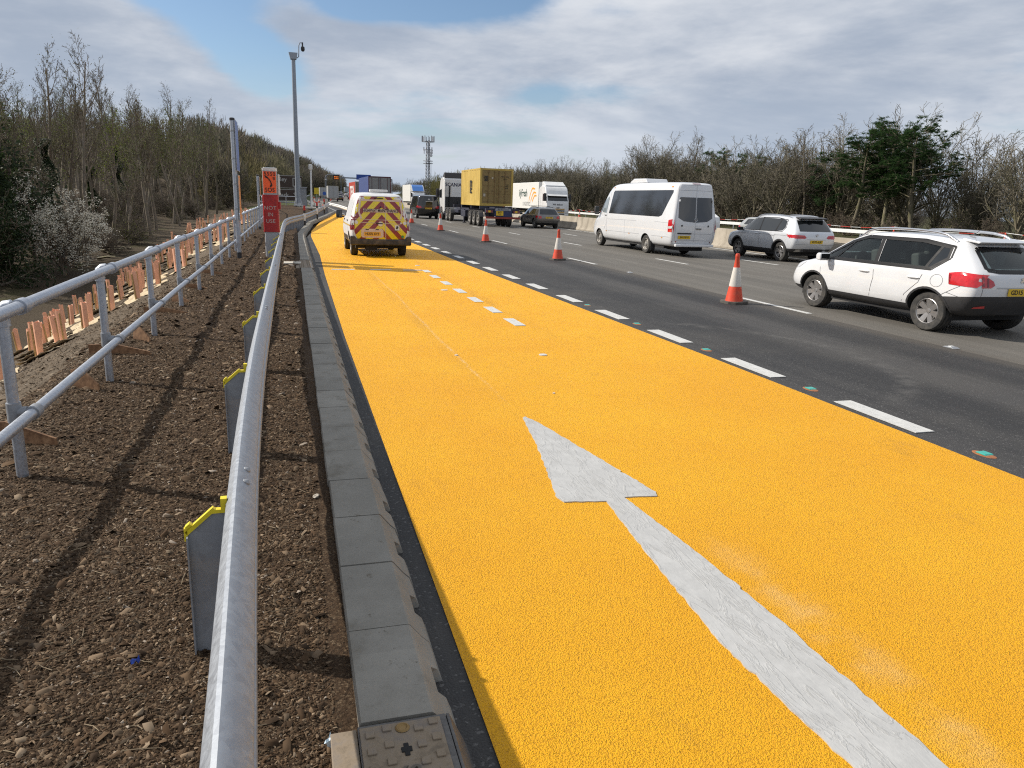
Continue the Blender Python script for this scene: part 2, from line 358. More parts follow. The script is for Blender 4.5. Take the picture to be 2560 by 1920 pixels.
def surf_asphalt(name, c0, c1, streak, spk, rough, bumpd, lo=.75):
    m, N, L, b = nodes(name); g = NG(N, L); tc = N.new('ShaderNodeTexCoord'); o = tc.outputs['Object']
    v = g.voro(o, 95); col = g.voro(o, 95, 'F1', 'Color'); rgb = N.new('ShaderNodeSeparateColor'); L.new(col, rgb.inputs[0])
    st = g.noise(g.mapv(o, (1.1, .035, 1)), 1.5, 6, .65); blot = g.noise(o, .5, 5); fine = g.noise(o, 220, 2)
    c = g.mix(g.mr(st, .32, .68), c0, c1)
    c = g.mix(g.math('MULTIPLY', g.mr(blot, .42, .7), .6), c, streak)
    c = g.mix(g.mr(rgb.outputs[0], .9, 1.0, 0, spk), c, (.34, .33, .32))
    c = g.mix(g.mr(fine, .3, .7, 0, .35), c, (c0[0] * .5, c0[1] * .5, c0[2] * .5))
    # tyre marks running with the traffic
    sx = N.new('ShaderNodeSeparateXYZ'); L.new(o, sx.inputs[0])
    wob = g.math('ADD', sx.outputs[0], g.math('MULTIPLY', g.noise(g.mapv(o, (1, .12, 1)), 1.0, 3), .5))
    for xc, wd, amt, cc in ((6.35, .55, .5, (c0[0] * .62, c0[1] * .62, c0[2] * .65)), (8.05, .5, .5, (c0[0] * .62, c0[1] * .62, c0[2] * .65)), (8.85, .38, .5, (.095, .082, .066)), (7.2, .5, .35, (c1[0] * 1.35, c1[1] * 1.33, c1[2] * 1.3)), (10.1, .5, .3, (c0[0] * .8, c0[1] * .8, c0[2] * .8)), (11.7, .5, .3, (c0[0] * .8, c0[1] * .8, c0[2] * .8))):
        c = g.mix(g.math('MULTIPLY', g.mr(g.math('ABSOLUTE', g.math('SUBTRACT', wob, xc + .25)), wd, .05), amt), c, cc)
    ring = g.math('ABSOLUTE', g.math('SUBTRACT', g.math('SQRT', g.math('ADD', g.math('POWER', g.math('SUBTRACT', sx.outputs[0], 4.2), 2), g.math('POWER', g.math('SUBTRACT', sx.outputs[1], 8.2), 2))), g.math('ADD', 2.7, g.math('MULTIPLY', g.noise(o, .8, 3), .35))))
    scuf = g.math('MULTIPLY', g.mr(ring, .22, .0), g.math('MULTIPLY', g.mr(sx.outputs[0], 5.4, 6.2), g.mr(g.noise(o, 5, 4), .35, .65)))
    c = g.mix(g.math('MULTIPLY', scuf, .5), c, (.11, .105, .098))
    tr = g.mr(g.noise(g.mapv(o, (3.2, .012, 1), (4, 2, 0)), 2.0, 4, .6), .58, .72)
    c = g.mix(g.math('MULTIPLY', tr, .38), c, (c0[0] * .6, c0[1] * .6, c0[2] * .62))
    L.new(c, b.inputs['Base Color']); b.inputs['Roughness'].default_value = rough; b.inputs['Specular IOR Level'].default_value = .35
    L.new(g.bump(g.math('ADD', g.math('SUBTRACT', 1, v), g.math('MULTIPLY', fine, .4)), .8, bumpd), b.inputs['Normal']); return m

def surf_ground():
    m, N, L, b = nodes('ground_soil'); g = NG(N, L); tc = N.new('ShaderNodeTexCoord'); o = tc.outputs['Object']
    sx = N.new('ShaderNodeSeparateXYZ'); L.new(o, sx.inputs[0]); X, Y = sx.outputs[0], sx.outputs[1]
    n1 = g.noise(o, 60, 6, .72); n2 = g.noise(o, 4, 5); n3 = g.noise(o, .35, 4); cell = g.voro(o, 120, 'F1', 'Color')
    rgb = N.new('ShaderNodeSeparateColor'); L.new(cell, rgb.inputs[0])
    mul = g.mix(g.mr(n1, .3, .7), (.040, .024, .014), (.108, .068, .039))
    mul = g.mix(g.mr(rgb.outputs[0], .72, 1.0, 0, .75), mul, (.20, .145, .09))
    mul = g.mix(g.mr(rgb.outputs[1], .8, 1.0, 0, .6), mul, (.030, .021, .014))
    slope = g.mix(g.mr(n2, .3, .7), (.115, .088, .060), (.195, .152, .108))
    slope = g.mix(g.mr(n1, .5, .75, 0, .6), slope, (.060, .044, .030))
    slope = g.mix(g.mr(rgb.outputs[0], .86, 1.0, 0, .7), slope, (.30, .25, .19))
    edge = g.math('ADD', X, g.math('MULTIPLY', g.math('SUBTRACT', n2, .5), .9))
    near = g.mr(edge, -2.0, -1.75)
    c = g.mix(near, slope, mul)
    litter = g.mix(g.mr(n1, .3, .7), (.045, .034, .022), (.12, .092, .06))
    litter = g.mix(g.mr(n3, .55, .75, 0, .5), litter, (.07, .085, .02))
    c = g.mix(g.mr(g.math('ADD', X, g.math('MULTIPLY', n3, 2.0)), -5.6, -6.6), c, litter)
    grass = g.mix(g.mr(n2, .3, .7), (.045, .062, .018), (.10, .105, .04))
    c = g.mix(g.math('MULTIPLY', g.mr(Y, 82, 92), g.mr(X, -8, -5)), c, grass)
    c = g.mix(g.mr(X, 30, 36), c, g.mix(g.mr(n2, .3, .7), (.05, .045, .025), (.075, .08, .03)))
    L.new(c, b.inputs['Base Color']); b.inputs['Roughness'].default_value = .9; b.inputs['Specular IOR Level'].default_value = .15
    L.new(g.bump(g.math('ADD', n1, g.math('ADD', g.math('MULTIPLY', rgb.outputs[0], .5), g.math('MULTIPLY', g.noise(o, 9, 5, .7), 1.6))), .9, .03), b.inputs['Normal']); return m

def surf_paint(name='white_marking', c=(.58, .58, .56)):
    m, N, L, b = nodes(name); g = NG(N, L); tc = N.new('ShaderNodeTexCoord'); o = tc.outputs['Object']
    n = g.noise(o, 9, 6, .7); f = g.noise(o, 60, 4); ridge = g.noise(g.mapv(o, (5, 1.1, 1)), 3.5, 5, .6, .8)
    cc = g.mix(g.mr(n, .35, .7), (c[0] * .86, c[1] * .86, c[2] * .86), c)
    rg = g.math('ABSOLUTE', g.math('SUBTRACT', g.noise(g.mapv(o, (3.2, .8, 1), (2, 5, 0)), 3.0, 6, .62, 1.2), .5)); crk = g.mr(rg, .012, .0); cc = g.mix(g.math('MULTIPLY', crk, .45), cc, (c[0] * .55, c[1] * .53, c[2] * .48))
    ridge = g.math('ADD', ridge, g.mr(rg, .05, .0, 0, .5))
    pits = g.mr(g.voro(o, 48), .10, .05); cc = g.mix(g.math('MULTIPLY', pits, .5), cc, (.25, .23, .18))
    L.new(cc, b.inputs['Base Color']); b.inputs['Roughness'].default_value = .55
    L.new(g.bump(g.math('ADD', g.math('MULTIPLY', ridge, 1.0), g.math('MULTIPLY', f, .3)), .5, .006), b.inputs['Normal']); return m

def surf_concrete(name, c0, c1, stain=(.10, .085, .06), bumpd=.004, scale=1.0):
    m, N, L, b = nodes(name); g = NG(N, L); tc = N.new('ShaderNodeTexCoord'); o = tc.outputs['Object']
    n = g.noise(o, 2.2 * scale, 6, .7); f = g.noise(o, 90 * scale, 4); s2 = g.noise(g.mapv(o, (1, 1, .25)), 3.1 * scale, 5, .65)
    cell = N.new('ShaderNodeTexWhiteNoise'); cell.noise_dimensions = '1D'
    sx = N.new('ShaderNodeSeparateXYZ'); L.new(o, sx.inputs[0]); L.new(g.math('FLOOR', g.math('MULTIPLY', sx.outputs[1], 2.0)), cell.inputs['W'])
    c = g.mix(g.mr(n, .3, .7), c0, c1); c = g.mix(g.mr(cell.outputs['Value'], 0, 1, 0, .35), c, (c0[0] * .75, c0[1] * .76, c0[2] * .78))
    c = g.mix(g.mr(s2, .5, .75, 0, .7), c, stain); c = g.mix(g.math('MULTIPLY', g.mr(g.noise(o, 13 * scale, 5, .75), .58, .68), g.mr(n, .45, .6)), c, (stain[0] * .8, stain[1] * .75, stain[2] * .65)); c = g.mix(g.mr(g.voro(o, 30 * scale), .05, .03, 0, .8), c, (.04, .035, .03)); c = g.mix(g.mr(f, .55, .75, 0, .22), c, (c0[0] * .5, c0[1] * .5, c0[2] * .5))
    L.new(c, b.inputs['Base Color']); b.inputs['Roughness'].default_value = .85; L.new(g.bump(f, .5, bumpd), b.inputs['Normal']); return m

def surf_galv(name='galvanised_steel', c=(.52, .54, .57), rough=.38, spangle=26, metal=.85):
    m, N, L, b = nodes(name); g = NG(N, L); tc = N.new('ShaderNodeTexCoord'); o = tc.outputs['Object']
    v = g.voro(o, spangle, 'F1', 'Color'); rgb = N.new('ShaderNodeSeparateColor'); L.new(v, rgb.inputs[0]); n = g.noise(g.mapv(o, (1, 1, .3)), 5, 5, .7); f = g.noise(o, 55, 4)
    c1 = g.mix(g.mr(rgb.outputs[0], 0, 1, 0, .55), c, (c[0] * .72, c[1] * .72, c[2] * .74)); c1 = g.mix(g.mr(n, .55, .75, 0, .4), c1, (c[0] * .6, c[1] * .58, c[2] * .55))
    L.new(c1, b.inputs['Base Color']); b.inputs['Metallic'].default_value = metal
    L.new(g.mr(f, .3, .7, rough - .06, rough + .16), b.inputs['Roughness']); L.new(g.bump(f, .12, .002), b.inputs['Normal']); return m

YELLOW = surf_yellow()
NEWASPH = surf_asphalt('new_asphalt', (.023, .023, .024), (.052, .050, .049), (.072, .067, .060), .3, .72, .005)
OLDASPH = surf_asphalt('old_asphalt', (.105, .098, .086), (.165, .153, .134), (.125, .112, .096), .35, .8, .004)
SOIL = surf_ground()
WPAINT = surf_paint()
KERBC = surf_concrete('kerb_concrete', (.205, .192, .165), (.275, .26, .228))
WALLC = surf_concrete('wall_concrete', (.30, .262, .205), (.38, .335, .27), (.14, .115, .085), .006, .6)
PALEC = surf_concrete('pale_concrete', (.48, .44, .37), (.56, .52, .45))
GALV = surf_galv(); GALVD = surf_galv('dull_galvanised', (.30, .315, .335), .55, 18, .3); GALVR = surf_galv('rail_galvanised', (.44, .47, .52), .4, 60, .7)
BLACKR = mat('black_rubber', (.022, .022, .023), .75, var=.25, vscale=8, bump=.2, bscale=80)
BLACKP = mat('black_plastic', (.030, .030, .032), .55, var=.2, vscale=10)
YCAP = mat('yellow_plastic', (.70, .56, .02), .45, var=.1, vscale=20)
WHITEP = mat('white_painted_metal', (.74, .75, .74), .4, var=.06, vscale=3, dirt=(.35, .31, .25), dirt_amt=.35)
DARKHOLE = mat('opening_shade', (.012, .012, .012), .9)  # near-black colour standing in for shade inside kerb notches and lid slots
BLACKINK = mat('black_lettering', (.012, .012, .012), .5)
WHITEINK = mat('white_lettering', (.75, .74, .72), .5)
REDP = mat('red_plastic', (.42, .022, .018), .5, var=.15, vscale=10)

# ------------------------------------------------------------------ ground sheet, roads
def tensor_lines(dense, coarse):
    out = [];
    for a, b, st in dense + coarse: out += list(np.arange(a, b, st))
    return np.array(sorted(set(np.round(out, 4))))
xs = tensor_lines([(-2.6, .32, .03)], [(-400, -80, 20), (-80, -30, 2.5), (-30, -8, .7), (-8, -2.6, .16), (.32, 7, .6), (7, 40, 3), (40, 80, 4), (80, 420, 25)])
ys = tensor_lines([(.6, 8.5, .03)], [(-30, .6, 1.5), (8.5, 20, .10), (20, 50, .5), (50, 120, 2.5), (120, 400, 10), (400, 1500, 60)])
GX, GY = np.meshgrid(xs, ys); GZ = terr(GX, GY)
nx, ny = len(xs), len(ys)
idx = np.arange(nx * ny).reshape(ny, nx)
gq = np.stack([idx[:-1, :-1], idx[:-1, 1:], idx[1:, 1:], idx[1:, :-1]], -1).reshape(-1, 4)
tag(link('ground', fast_mesh('ground', np.stack([GX, GY, GZ], -1).reshape(-1, 3), gq, SOIL, smooth=True)), kind='structure')

def strip(name, m, left, right, ys_, z, kind='structure', lab=None):
    vs = []; fs = []
    for i, y in enumerate(ys_):
        o = float(road_off(y)); zz = float(road_z(y)) + z
        l = left(y) if callable(left) else left; r = right(y) if callable(right) else right
        vs += [(l + o, y, zz), (r + o, y, zz)]
        if i: fs.append((2 * i - 2, 2 * i - 1, 2 * i + 1, 2 * i))
    b = MB(); b.add(vs, fs); o = b.build(name, m); tag(o, kind=kind); return o
YR = list(np.arange(-25, 80, 5.0)) + list(np.arange(80, 420, 8.0)) + list(np.arange(420, 900, 30.0))
def road_left(y): return .30 if y < 30 else (lerp(.3, 4.0, (y - 30) / 52) if y < 82 else lerp(4.0, 2.2, min(1, (y - 82) / 60)))
strip('carriageway', OLDASPH, road_left, 19.6, YR, 0.0)
strip('opposite_carriageway', OLDASPH, 20.9, 36.5, YR, -0.01)
strip('new_asphalt_lane', NEWASPH, lambda y: .34 if y < 30 else road_left(y) + .04, lambda y: 8.93, [y for y in YR if y < 130], 0.005)
KP = [(.155, -6.12), (.155, 12.009), (.17, 20), (.2, 28), (.23, 34.9), (.42, 39), (.96, 48.8), (2.61, 65.2), (4.19, 83)]
def yleft(y):
    P = [(.57, -6), (.60, 3), (.62, 10), (.70, 18), (.80, 24), (.80, 35), (.95, 40), (1.75, 52), (2.9, 66), (4.5, 84)]
    for (a, b), (c, d) in zip(P, P[1:]):
        if y <= d: return a + (c - a) * (y - b) / (d - b)
    return P[-1][0]
strip('refuge_surface', YELLOW, yleft, lambda y: lerp(4.97, 4.78, max(0, min(1, (y - 8) / 14))), list(np.arange(-6, 34, 1.0)) + list(np.arange(34, 84.1, 1.5)), 0.012)

# painted markings
def marks(name, rects, z=.018, th=.004, m=None):
    b = MB()
    for (x, y, w, l) in rects:
        o = float(road_off(y)); zz = float(road_z(y)) + z
        b.box((x + o, y, zz), (w, l, th))
    tag(b.build(name, m or WPAINT), kind='structure')
eb = MB()
for k in range(-2, 60):
    y = 5.36 + 2.06 * k; o = float(road_off(y)); zz = float(road_z(y))
    eb.box((5.17 + o, y, zz + .011), (.2, 1.03, .006))
tag(eb.build('edge_line_marking', WPAINT), kind='structure')
marks('lane_markings', [(9.05, 12.66 + 10.2 * k, .12, 2.5) for k in range(-2, 30)] + [(12.45, 23.1 + 9.6 * k, .12, 2.3) for k in range(-2, 30)] + [(15.96, 23.2 + 9.6 * k, .12, 2.3) for k in range(-2, 30)] +
      [(19.0, y, .15, 8.2) for y in np.arange(-20, 420, 8.0)], .008)
marks('opposite_lane_markings', [(x, 20 + 9.5 * k, .12, 2.3) for x in (24.6, 28.2, 31.8) for k in range(0, 30)] + [(21.6, y, .15, 8.2) for y in np.arange(-20, 420, 8.0)], -.002)
rb = [(3.24, y, .17, .68) for y in (10.85, 12.16, 13.46, 14.81, 16.23, 17.6)] + [(1.2, 19.25, .56, .16), (2.14, 19.3, .52, .16), (2.95, 19.2, .5, .16), (3.27, 18.95, .17, .6)]
marks('refuge_bay_markings', rb)
def arrow():
    r = random.Random(3)
    key = [(1.88, 5.86), (1.95, 5.62), (2.21, 4.06), (2.19, 3.99), (1.97, 4.02), (2.035, 3.2), (2.06, 2.5), (2.06, 1.6), (2.05, .9), (1.78, .9), (1.74, 1.7), (1.70, 2.45), (1.755, 3.2), (1.83, 3.98), (1.565, 4.02), (1.545, 4.10), (1.72, 5.0), (1.85, 5.84)]
    pts = []
    for i in range(len(key)):
        a = Vector(key[i]); b = Vector(key[(i + 1) % len(key)]); n = max(1, int((b - a).length / .035))
        for k in range(n):
            p = a.lerp(b, k / n); e = .007 if n > 4 else .003; pts.append((p.x + r.gauss(0, e * .55), p.y + r.gauss(0, e * .55)))
    bm = bmesh.new(); f = bm.faces.new([bm.verts.new((x, y, .019)) for x, y in pts]); bmesh.ops.triangulate(bm, faces=[f])
    ex = bmesh.ops.extrude_face_region(bm, geom=list(bm.faces)); bmesh.ops.translate(bm, verts=[v for v in ex['geom'] if isinstance(v, bmesh.types.BMVert)], vec=(0, 0, -.008))
    bmesh.ops.recalc_face_normals(bm, faces=bm.faces)
    me = bpy.data.meshes.new('painted_arrow'); bm.to_mesh(me); bm.free(); me.materials.append(surf_paint('arrow_paint', (.45, .45, .44)))
    tag(link('painted_arrow', me), 'long white arrow painted on the yellow refuge surface, pointing ahead', 'road arrow')
arrow()
db = MB()
for x, y, r in ((2.89, 8.4, .05), (2.95, 14.96, .07), (1.83, 8.5, .02), (3.3, 20.6, .07), (2.4, 6.6, .012)):
    db.lathe([(0, .021), (r, .0205), (r * 1.05, .013)], 12, c=(x, y, 0))
tag(db.build('paint_spots', WPAINT), kind='structure')

# road studs with teal lenses
teal = mat('teal_lens', (.03, .36, .30), .25); orange_res = mat('orange_resin', (.30, .11, .04), .6, var=.3, vscale=30)
def stud(y, lab):
    t = empty('road_stud', (5.18 + float(road_off(y)), y, .004), 0, lab, 'road stud', 'road studs along the edge line')
    b = MB(); b.lathe([(.0, .010), (.05, .010), (.075, .003), (.075, -.01)], 20, sx=.8, sy=1.35); b.build('resin_bed', [orange_res], t, smooth=40)
    b = MB(); b.prism([(-.05, .008), (-.038, .018), (.038, .018), (.05, .008)], -.042, .042, 'YZ'); b.build('lens', [teal], t, bevel=.003)
SL = ['teal road stud in the gap between edge dashes, nearest to the camera', 'teal road stud in the gap between edge dashes, second nearest', 'teal road stud in the gap between edge dashes, third nearest',
      'teal road stud in the gap between edge dashes, fourth nearest', 'teal road stud in the gap between edge dashes, farthest one seen']
for k, lab in enumerate(SL): stud(4.27 + 2.1 * k, lab)
for (x, y), lab in (((8.95, 8.2), 'white road stud on the joint beside the white crossover'), ((8.97, 19.0), 'white road stud on the joint beyond the second cone'),):
    t = empty('road_stud', (x, y, .006), 0, lab, 'road stud', 'white road studs')
    b = MB(); b.prism([(-.1, 0), (-.06, .018), (.06, .018), (.1, 0)], -.06, .06, 'YZ'); b.build('casting', [GALVD], t, bevel=.004)
    b = MB(); b.box((0, 0, .021), (.07, .05, .008)); b.build('lens', [WHITEP], t)

# ------------------------------------------------------------------ kerb of drainage blocks
def path_sample(P, step):
    out = []; P = [Vector((*p, 0)) for p in P]
    for a, b in zip(P, P[1:]):
        n = max(1, int((b - a).length / step))
        for k in range(n): out.append(a.lerp(b, k / n))
    out.append(P[-1]); return out
def kerb():
    b = MB(); r = random.Random(4); P = [Vector((*p, 0)) for p in KP]; d = 0
    total = [(a, c, (c - a).length) for a, c in zip(P, P[1:])]
    for a, c, L_ in total:
        t = (c - a).normalized(); rt = Vector((t.y, -t.x, 0)); n = max(1, round(L_ / .5416))
        for k in range(n):
            s0 = L_ * k / n + .004; s1 = L_ * (k + 1) / n - .004; y0 = (a + t * s0).y
            if y0 < -2: continue
            if .3 < y0 < 1.9: continue
            if 18.2 < y0 < 20.3: continue
            base = float(terr(-.2, y0, False)) - .12 if y0 > 40 else 0
            base = max(0, min(base, .05)); jz = r.gauss(0, .0025); jx = r.gauss(0, .002); w = .25
            sl = [(0, 0), (.17, 0), (.19, .03), (.22, .052), (.28, .052), (.31, .03), (.33, 0), (.5, 0)]
            vs = []
            for u, nt in sl:
                p = a + t * lerp(s0, s1, u / .5)
                for o, h in ((0, -.1), (0, .138), (.006, .15), (w - .01, .15), (w, .142), (w + .045, .085), (w + .075 - nt * 1.5, .055), (w + .10 - nt * 2.3, -.01)):
                    vs.append(p + rt * (o + jx) + Vector((0, 0, h + jz + base)))
            m_ = 8; fs = []; mi = []
            for i in range(len(sl) - 1):
                for j in range(m_ - 1):
                    fs.append((i * m_ + j, (i + 1) * m_ + j, (i + 1) * m_ + j + 1, i * m_ + j + 1)); mi.append(1 if (j == 6 and 1 < i < 5) else 0)
            fs += [tuple(range(m_)), tuple(range((len(sl) - 1) * m_, len(sl) * m_))[::-1]]; mi += [0, 0]
            o_ = len(b.v); b.v += [tuple(p) for p in vs]; b.f += [tuple(q + o_ for q in f) for f in fs]; b.m += mi
    tag(b.build('kerb', [KERBC, DARKHOLE], smooth=None), kind='structure')
kerb()

# metal access covers let into the kerb
iron = surf_galv('dirty_iron', (.13, .125, .12), .55, 9, .5)
mud = mat('mud_caked_iron', (.25, .195, .135), .8, var=.4, vscale=16, bump=.4, bscale=60, dirt=(.055, .062, .08), dirt_amt=.85)
def cover(y0, y1, lab, near):
    t = empty('access_cover', (.15, y0, 0), 0, lab, 'drain cover', 'access covers in the kerb line')
    L_ = y1 - y0
    b = MB(); b.box2((-.005, 0, -.1), (.285, L_, .147)); b.prism([(.287, -.01), (.287, .147), (.297, .147), (.37, -.01)], .0, L_, 'XZ'); b.build('box', [iron], t, bevel=.003)
    b = MB(); b.box2((-.09, .02, .085), (-.007, L_, .138)); b.build('side_plate', [mud], t, bevel=.003)
    b = MB(); b.box2((.0, .012, .148), (.262, L_ - .02, .156))
    n = int(L_ / .075)
    for j in range(n):
        for i, x in enumerate((.03, .085, .185, .235)):
            b.box((x, .05 + j * .075 + (.02 if i % 2 else 0), .1585), (.028, .03, .007))
    if near:
        b.lathe([(.0, .158), (.012, .158), (.018, .163), (.024, .158)], 14, c=(.135, L_ - .05, 0), mi=1)
        b.box((.135, L_ - .15, .1575), (.016, .055, .004), 2); b.box((.135, L_ - .15, .1577), (.034, .022, .004), 2)
        b.box((.0, L_ - .1, .1392), (.012, .03, .004), 2)
    b.build('lid', [mud, mat('brass_plug', (.25, .16, .06), .5, .5), DARKHOLE], t, bevel=.002)
    if near: text('lid_lettering', 'ST', .075, mat('worn_lettering', (.10, .085, .065), .7), t, (.135, L_ - .26, .158), (0, 0, R(-90)), bold=.02, ext=.003)
cover(.8, 2.112, 'mud-caked metal access cover at the near end of the grey kerb', True)
cover(18.2, 20.25, 'dark metal access cover sunk in the kerb beside the pale concrete slab', False)
b = MB(); b.box((-.02, 19.5, .115), (.42, .5, .10)); tag(b.build('concrete_slab', PALEC, bevel=.01), 'pale concrete slab in the soil beside the kerb cover', 'slab')

# ------------------------------------------------------------------ crash barrier
GP = [(-.13, -.5), (-.185, 1.2), (-.235, 2.2), (-.275, 3.3), (-.31, 5.4), (-.325, 10), (-.335, 24), (-.34, 31), (-.30, 34.5), (-.10, 37.8), (.35, 41.5), (1.1, 49), (2.3, 62), (3.5, 76)]
def gz(y): return .12 + .38 * float(sst(42, 82, y))
def rail_path(P, step=.5):
    # round the corners of the plan
    pts = path_sample(P, step)
    for _ in range(4): pts = [pts[0]] + [(pts[i - 1] + pts[i] * 2 + pts[i + 1]) / 4 for i in range(1, len(pts) - 1)] + [pts[-1]]
    return pts
def guardrail():
    t = empty('crash_barrier', (0, 0, 0), 0, 'galvanised steel crash barrier with yellow post caps running beside the kerb', 'crash barrier')
    pts = rail_path(GP); pz = [Vector((p.x, p.y, gz(p.y) - .12)) for p in pts]
    prof = [(-.034, .44), (-.034, .655), (-.030, .672), (-.006, .712), (.006, .716), (.018, .710), (.060, .672), (.070, .655), (.070, .635), (.050, .618), (.036, .60), (.036, .575), (.050, .557), (.070, .54), (.070, .48), (.055, .455), (.03, .44)]
    prof = [(o + .012, h * 1.045) for o, h in prof]
    b = MB(); b.sweep(prof, pz); bm_ = b.build('beam', [surf_galv('barrier_galvanised', (.36, .385, .42), .5, 40, .5)], t, smooth=28)
    bolts = []
    y = 2.6
    while y < 74:
        bolts.append(y); y += 4.7 if y < 30 else 2.4
    def at(y):
        for a, c in zip(pz, pz[1:]):
            if a.y <= y <= c.y: return a.lerp(c, (y - a.y) / max(1e-6, c.y - a.y)), (c - a).normalized()
        return pz[-1], Vector((0, 1, 0))
    for y in bolts:
        p, tg = at(y + .35); rt = Vector((tg.y, -tg.x, 0)); n = (rt * .6 + Vector((0, 0, .8))).normalized()
        for dy in (-.07, .07):
            bb = MB(); q = p + tg * dy + rt * .046 + Vector((0, 0, .720)); bb.tube([q, q + n * .010, q + n * .017], [.016, .015, .004], 10); bb.build('bolt', [GALVD], t, smooth=40)
    # one post with its cap, copied
    pb = MB(); pb.prism([(-.16, -.3), (-.16, .585), (-.065, .668), (-.018, .668), (-.018, -.3)], -.003, .003, 'XZ')
    pb.prism([(-.163, -.3), (-.163, .58), (-.157, .58), (-.157, -.3)], -.03, .03, 'XZ'); pb.prism([(-.02, -.3), (-.02, .70), (-.012, .70), (-.012, -.3)], -.035, .035, 'XZ')
    pm = pb.mesh('post', [GALVD])
    cb = MB(); M_ = Matrix.Rotation(-math.atan2(.083, .095), 3, 'Y')
    cb.box((-.113, 0, .634), (.135, .022, .016), M=M_); cb.box((-.165, 0, .585), (.012, .022, .05)); cb.box((-.155, .0, .618), (.022, .026, .012), M=M_)
    cb.box((-.028, 0, .69), (.022, .03, .055)); cb.box((-.05, 0, .668), (.05, .024, .014))
    cm = cb.mesh('cap', [YCAP])
    ys_ = [2.76 + 2.34 * k for k in range(14)] + [36 + 1.2 * k for k in range(33)]
    for i, y in enumerate(ys_):
        p, tg = at(y); ang = -math.atan2(tg.x, tg.y)
        o = link('post', pm, t, p + Vector((0, 0, 0)), (0, 0, ang))
        if y < 38:
            link('cap', cm, o)
    return at
gr_at = guardrail()

# three marker posts beside the barrier
def marker(y, lab):
    p, tg = gr_at(y); g = gz(y)
    b = MB(); w = .10
    segs = [(.0, .30, 2), (.30, .66, 1), (.66, .80, 2), (.80, 1.03, 0)]
    for a, c, mi in segs: b.box((0, 0, (a + c) / 2), (w, .05, c - a), mi)
    o = b.build('marker_post', [REDP, WHITEP, BLACKP], bevel=.006, loc=(p.x + .14, y, g - .05 + (y - 44) * .004)); tag(o, lab, 'marker post', 'marker posts along the barrier bend')
    o.scale = (1.15, 1.2, 1.12)
marker(43.5, 'red black and white marker post on the barrier bend, nearest of three'); marker(54, 'red black and white marker post on the barrier bend, middle of three'); marker(63.5, 'red black and white marker post on the barrier bend, farthest of three')

# ------------------------------------------------------------------ tube handrail on the left
def handrail():
    t = empty('handrail', (0, 0, 0), 0, 'long galvanised two-tube handrail along the top of the embankment', 'handrail')
    ys_ = [4.9 + 2.36 * k for k in range(-3, 28)]
    def pt(y): return Vector((-1.63 - .9 * float(sst(58, 72, y)), y, float(terr(-1.63, y, False))))
    path = [pt(y) for y in np.arange(-2.3, 69, 1.18)]
    z0 = [lerp(p.z, .12 + .5 * float(sst(40, 82, p.y)), .8) for p in path]
    off = Vector((.105, 0, 0))
    for nm, h, r in (('top_rail', 1.02, .036), ('lower_rail', .385, .032)):
        b = MB(); b.tube([Vector((p.x, p.y, z + h)) + off for p, z in zip(path, z0)], r, 14); b.build(nm, [GALVR], t, smooth=60)
    pb = MB(); pb.tube([(0, 0, -.2), (0, 0, .95)], .032, 14, caps=False); pm = pb.mesh('post', [GALVR], 60)
    eb = MB()
    eb.tube([(0, 0, .905), (0, 0, .965), (.006, 0, .995), (.03, 0, 1.017), (.06, 0, 1.022)], [.041, .041, .041, .04, .038], 14)
    eb.tube([(.105, -.05, 1.02), (.105, .05, 1.02)], .046, 16)
    em = eb.mesh('elbow_fitting', [GALVR], 50)
    tb = MB(); tb.tube([(0, 0, .325), (0, 0, .445)], .040, 14); tb.tube([(.0, 0, .385), (.07, 0, .385)], .034, 12); tb.tube([(.105, -.045, .385), (.105, .045, .385)], .041, 16)
    tm = tb.mesh('clamp_fitting', [GALVD], 50)
    for y in ys_:
        p = pt(y); z = lerp(p.z, .12 + .5 * float(sst(40, 82, y)), .8)
        o = link('post', pm, t, (p.x, y, z))
        link('elbow_fitting', em, o); link('clamp_fitting', tm, o)
handrail()

# weathered board edging behind the handrail posts
rustb = mat('weathered_board', (.20, .10, .045), .8, var=.5, vscale=14, bump=.3, bscale=50, dirt=(.36, .22, .12), dirt_amt=.7)
BL = ['wide rusty edging board sticking up behind the nearest handrail post', 'pale orange edging board left of the second handrail post', 'rusty edging board between second and third handrail posts', 'pale edging board beside the third handrail post', 'low rusty edging board beyond the third handrail post', 'small rusty edging board beside the fourth handrail post', 'small rusty edging board beside the fifth handrail post', 'farthest small rusty edging board behind the handrail']
for (x, y, w, h, a), lab in zip([(-1.86, 5.55, .58, .17, -20), (-1.76, 7.0, .30, .20, -38), (-1.80, 8.55, .62, .13, -12), (-1.72, 9.3, .26, .17, -40), (-1.75, 11.3, .6, .10, -15), (-1.7, 12.4, .3, .13, -30), (-1.7, 14.6, .45, .1, -20), (-1.7, 17.0, .5, .1, -20)], BL):
    b = MB(); b.prism([(-w / 2, -.12), (-w / 2, h * .9), (-w * .1, h), (w / 2, h * .35), (w / 2, -.12)], -.009, .009, 'XZ')
    o = b.build('edging_board', [rustb], loc=(x, y, tz(x, y) - .02), rot=(R(rng.uniform(-8, 8)), R(rng.uniform(-3, 3)), R(a))); tag(o, lab, 'board', 'weathered boards edging the mulch')
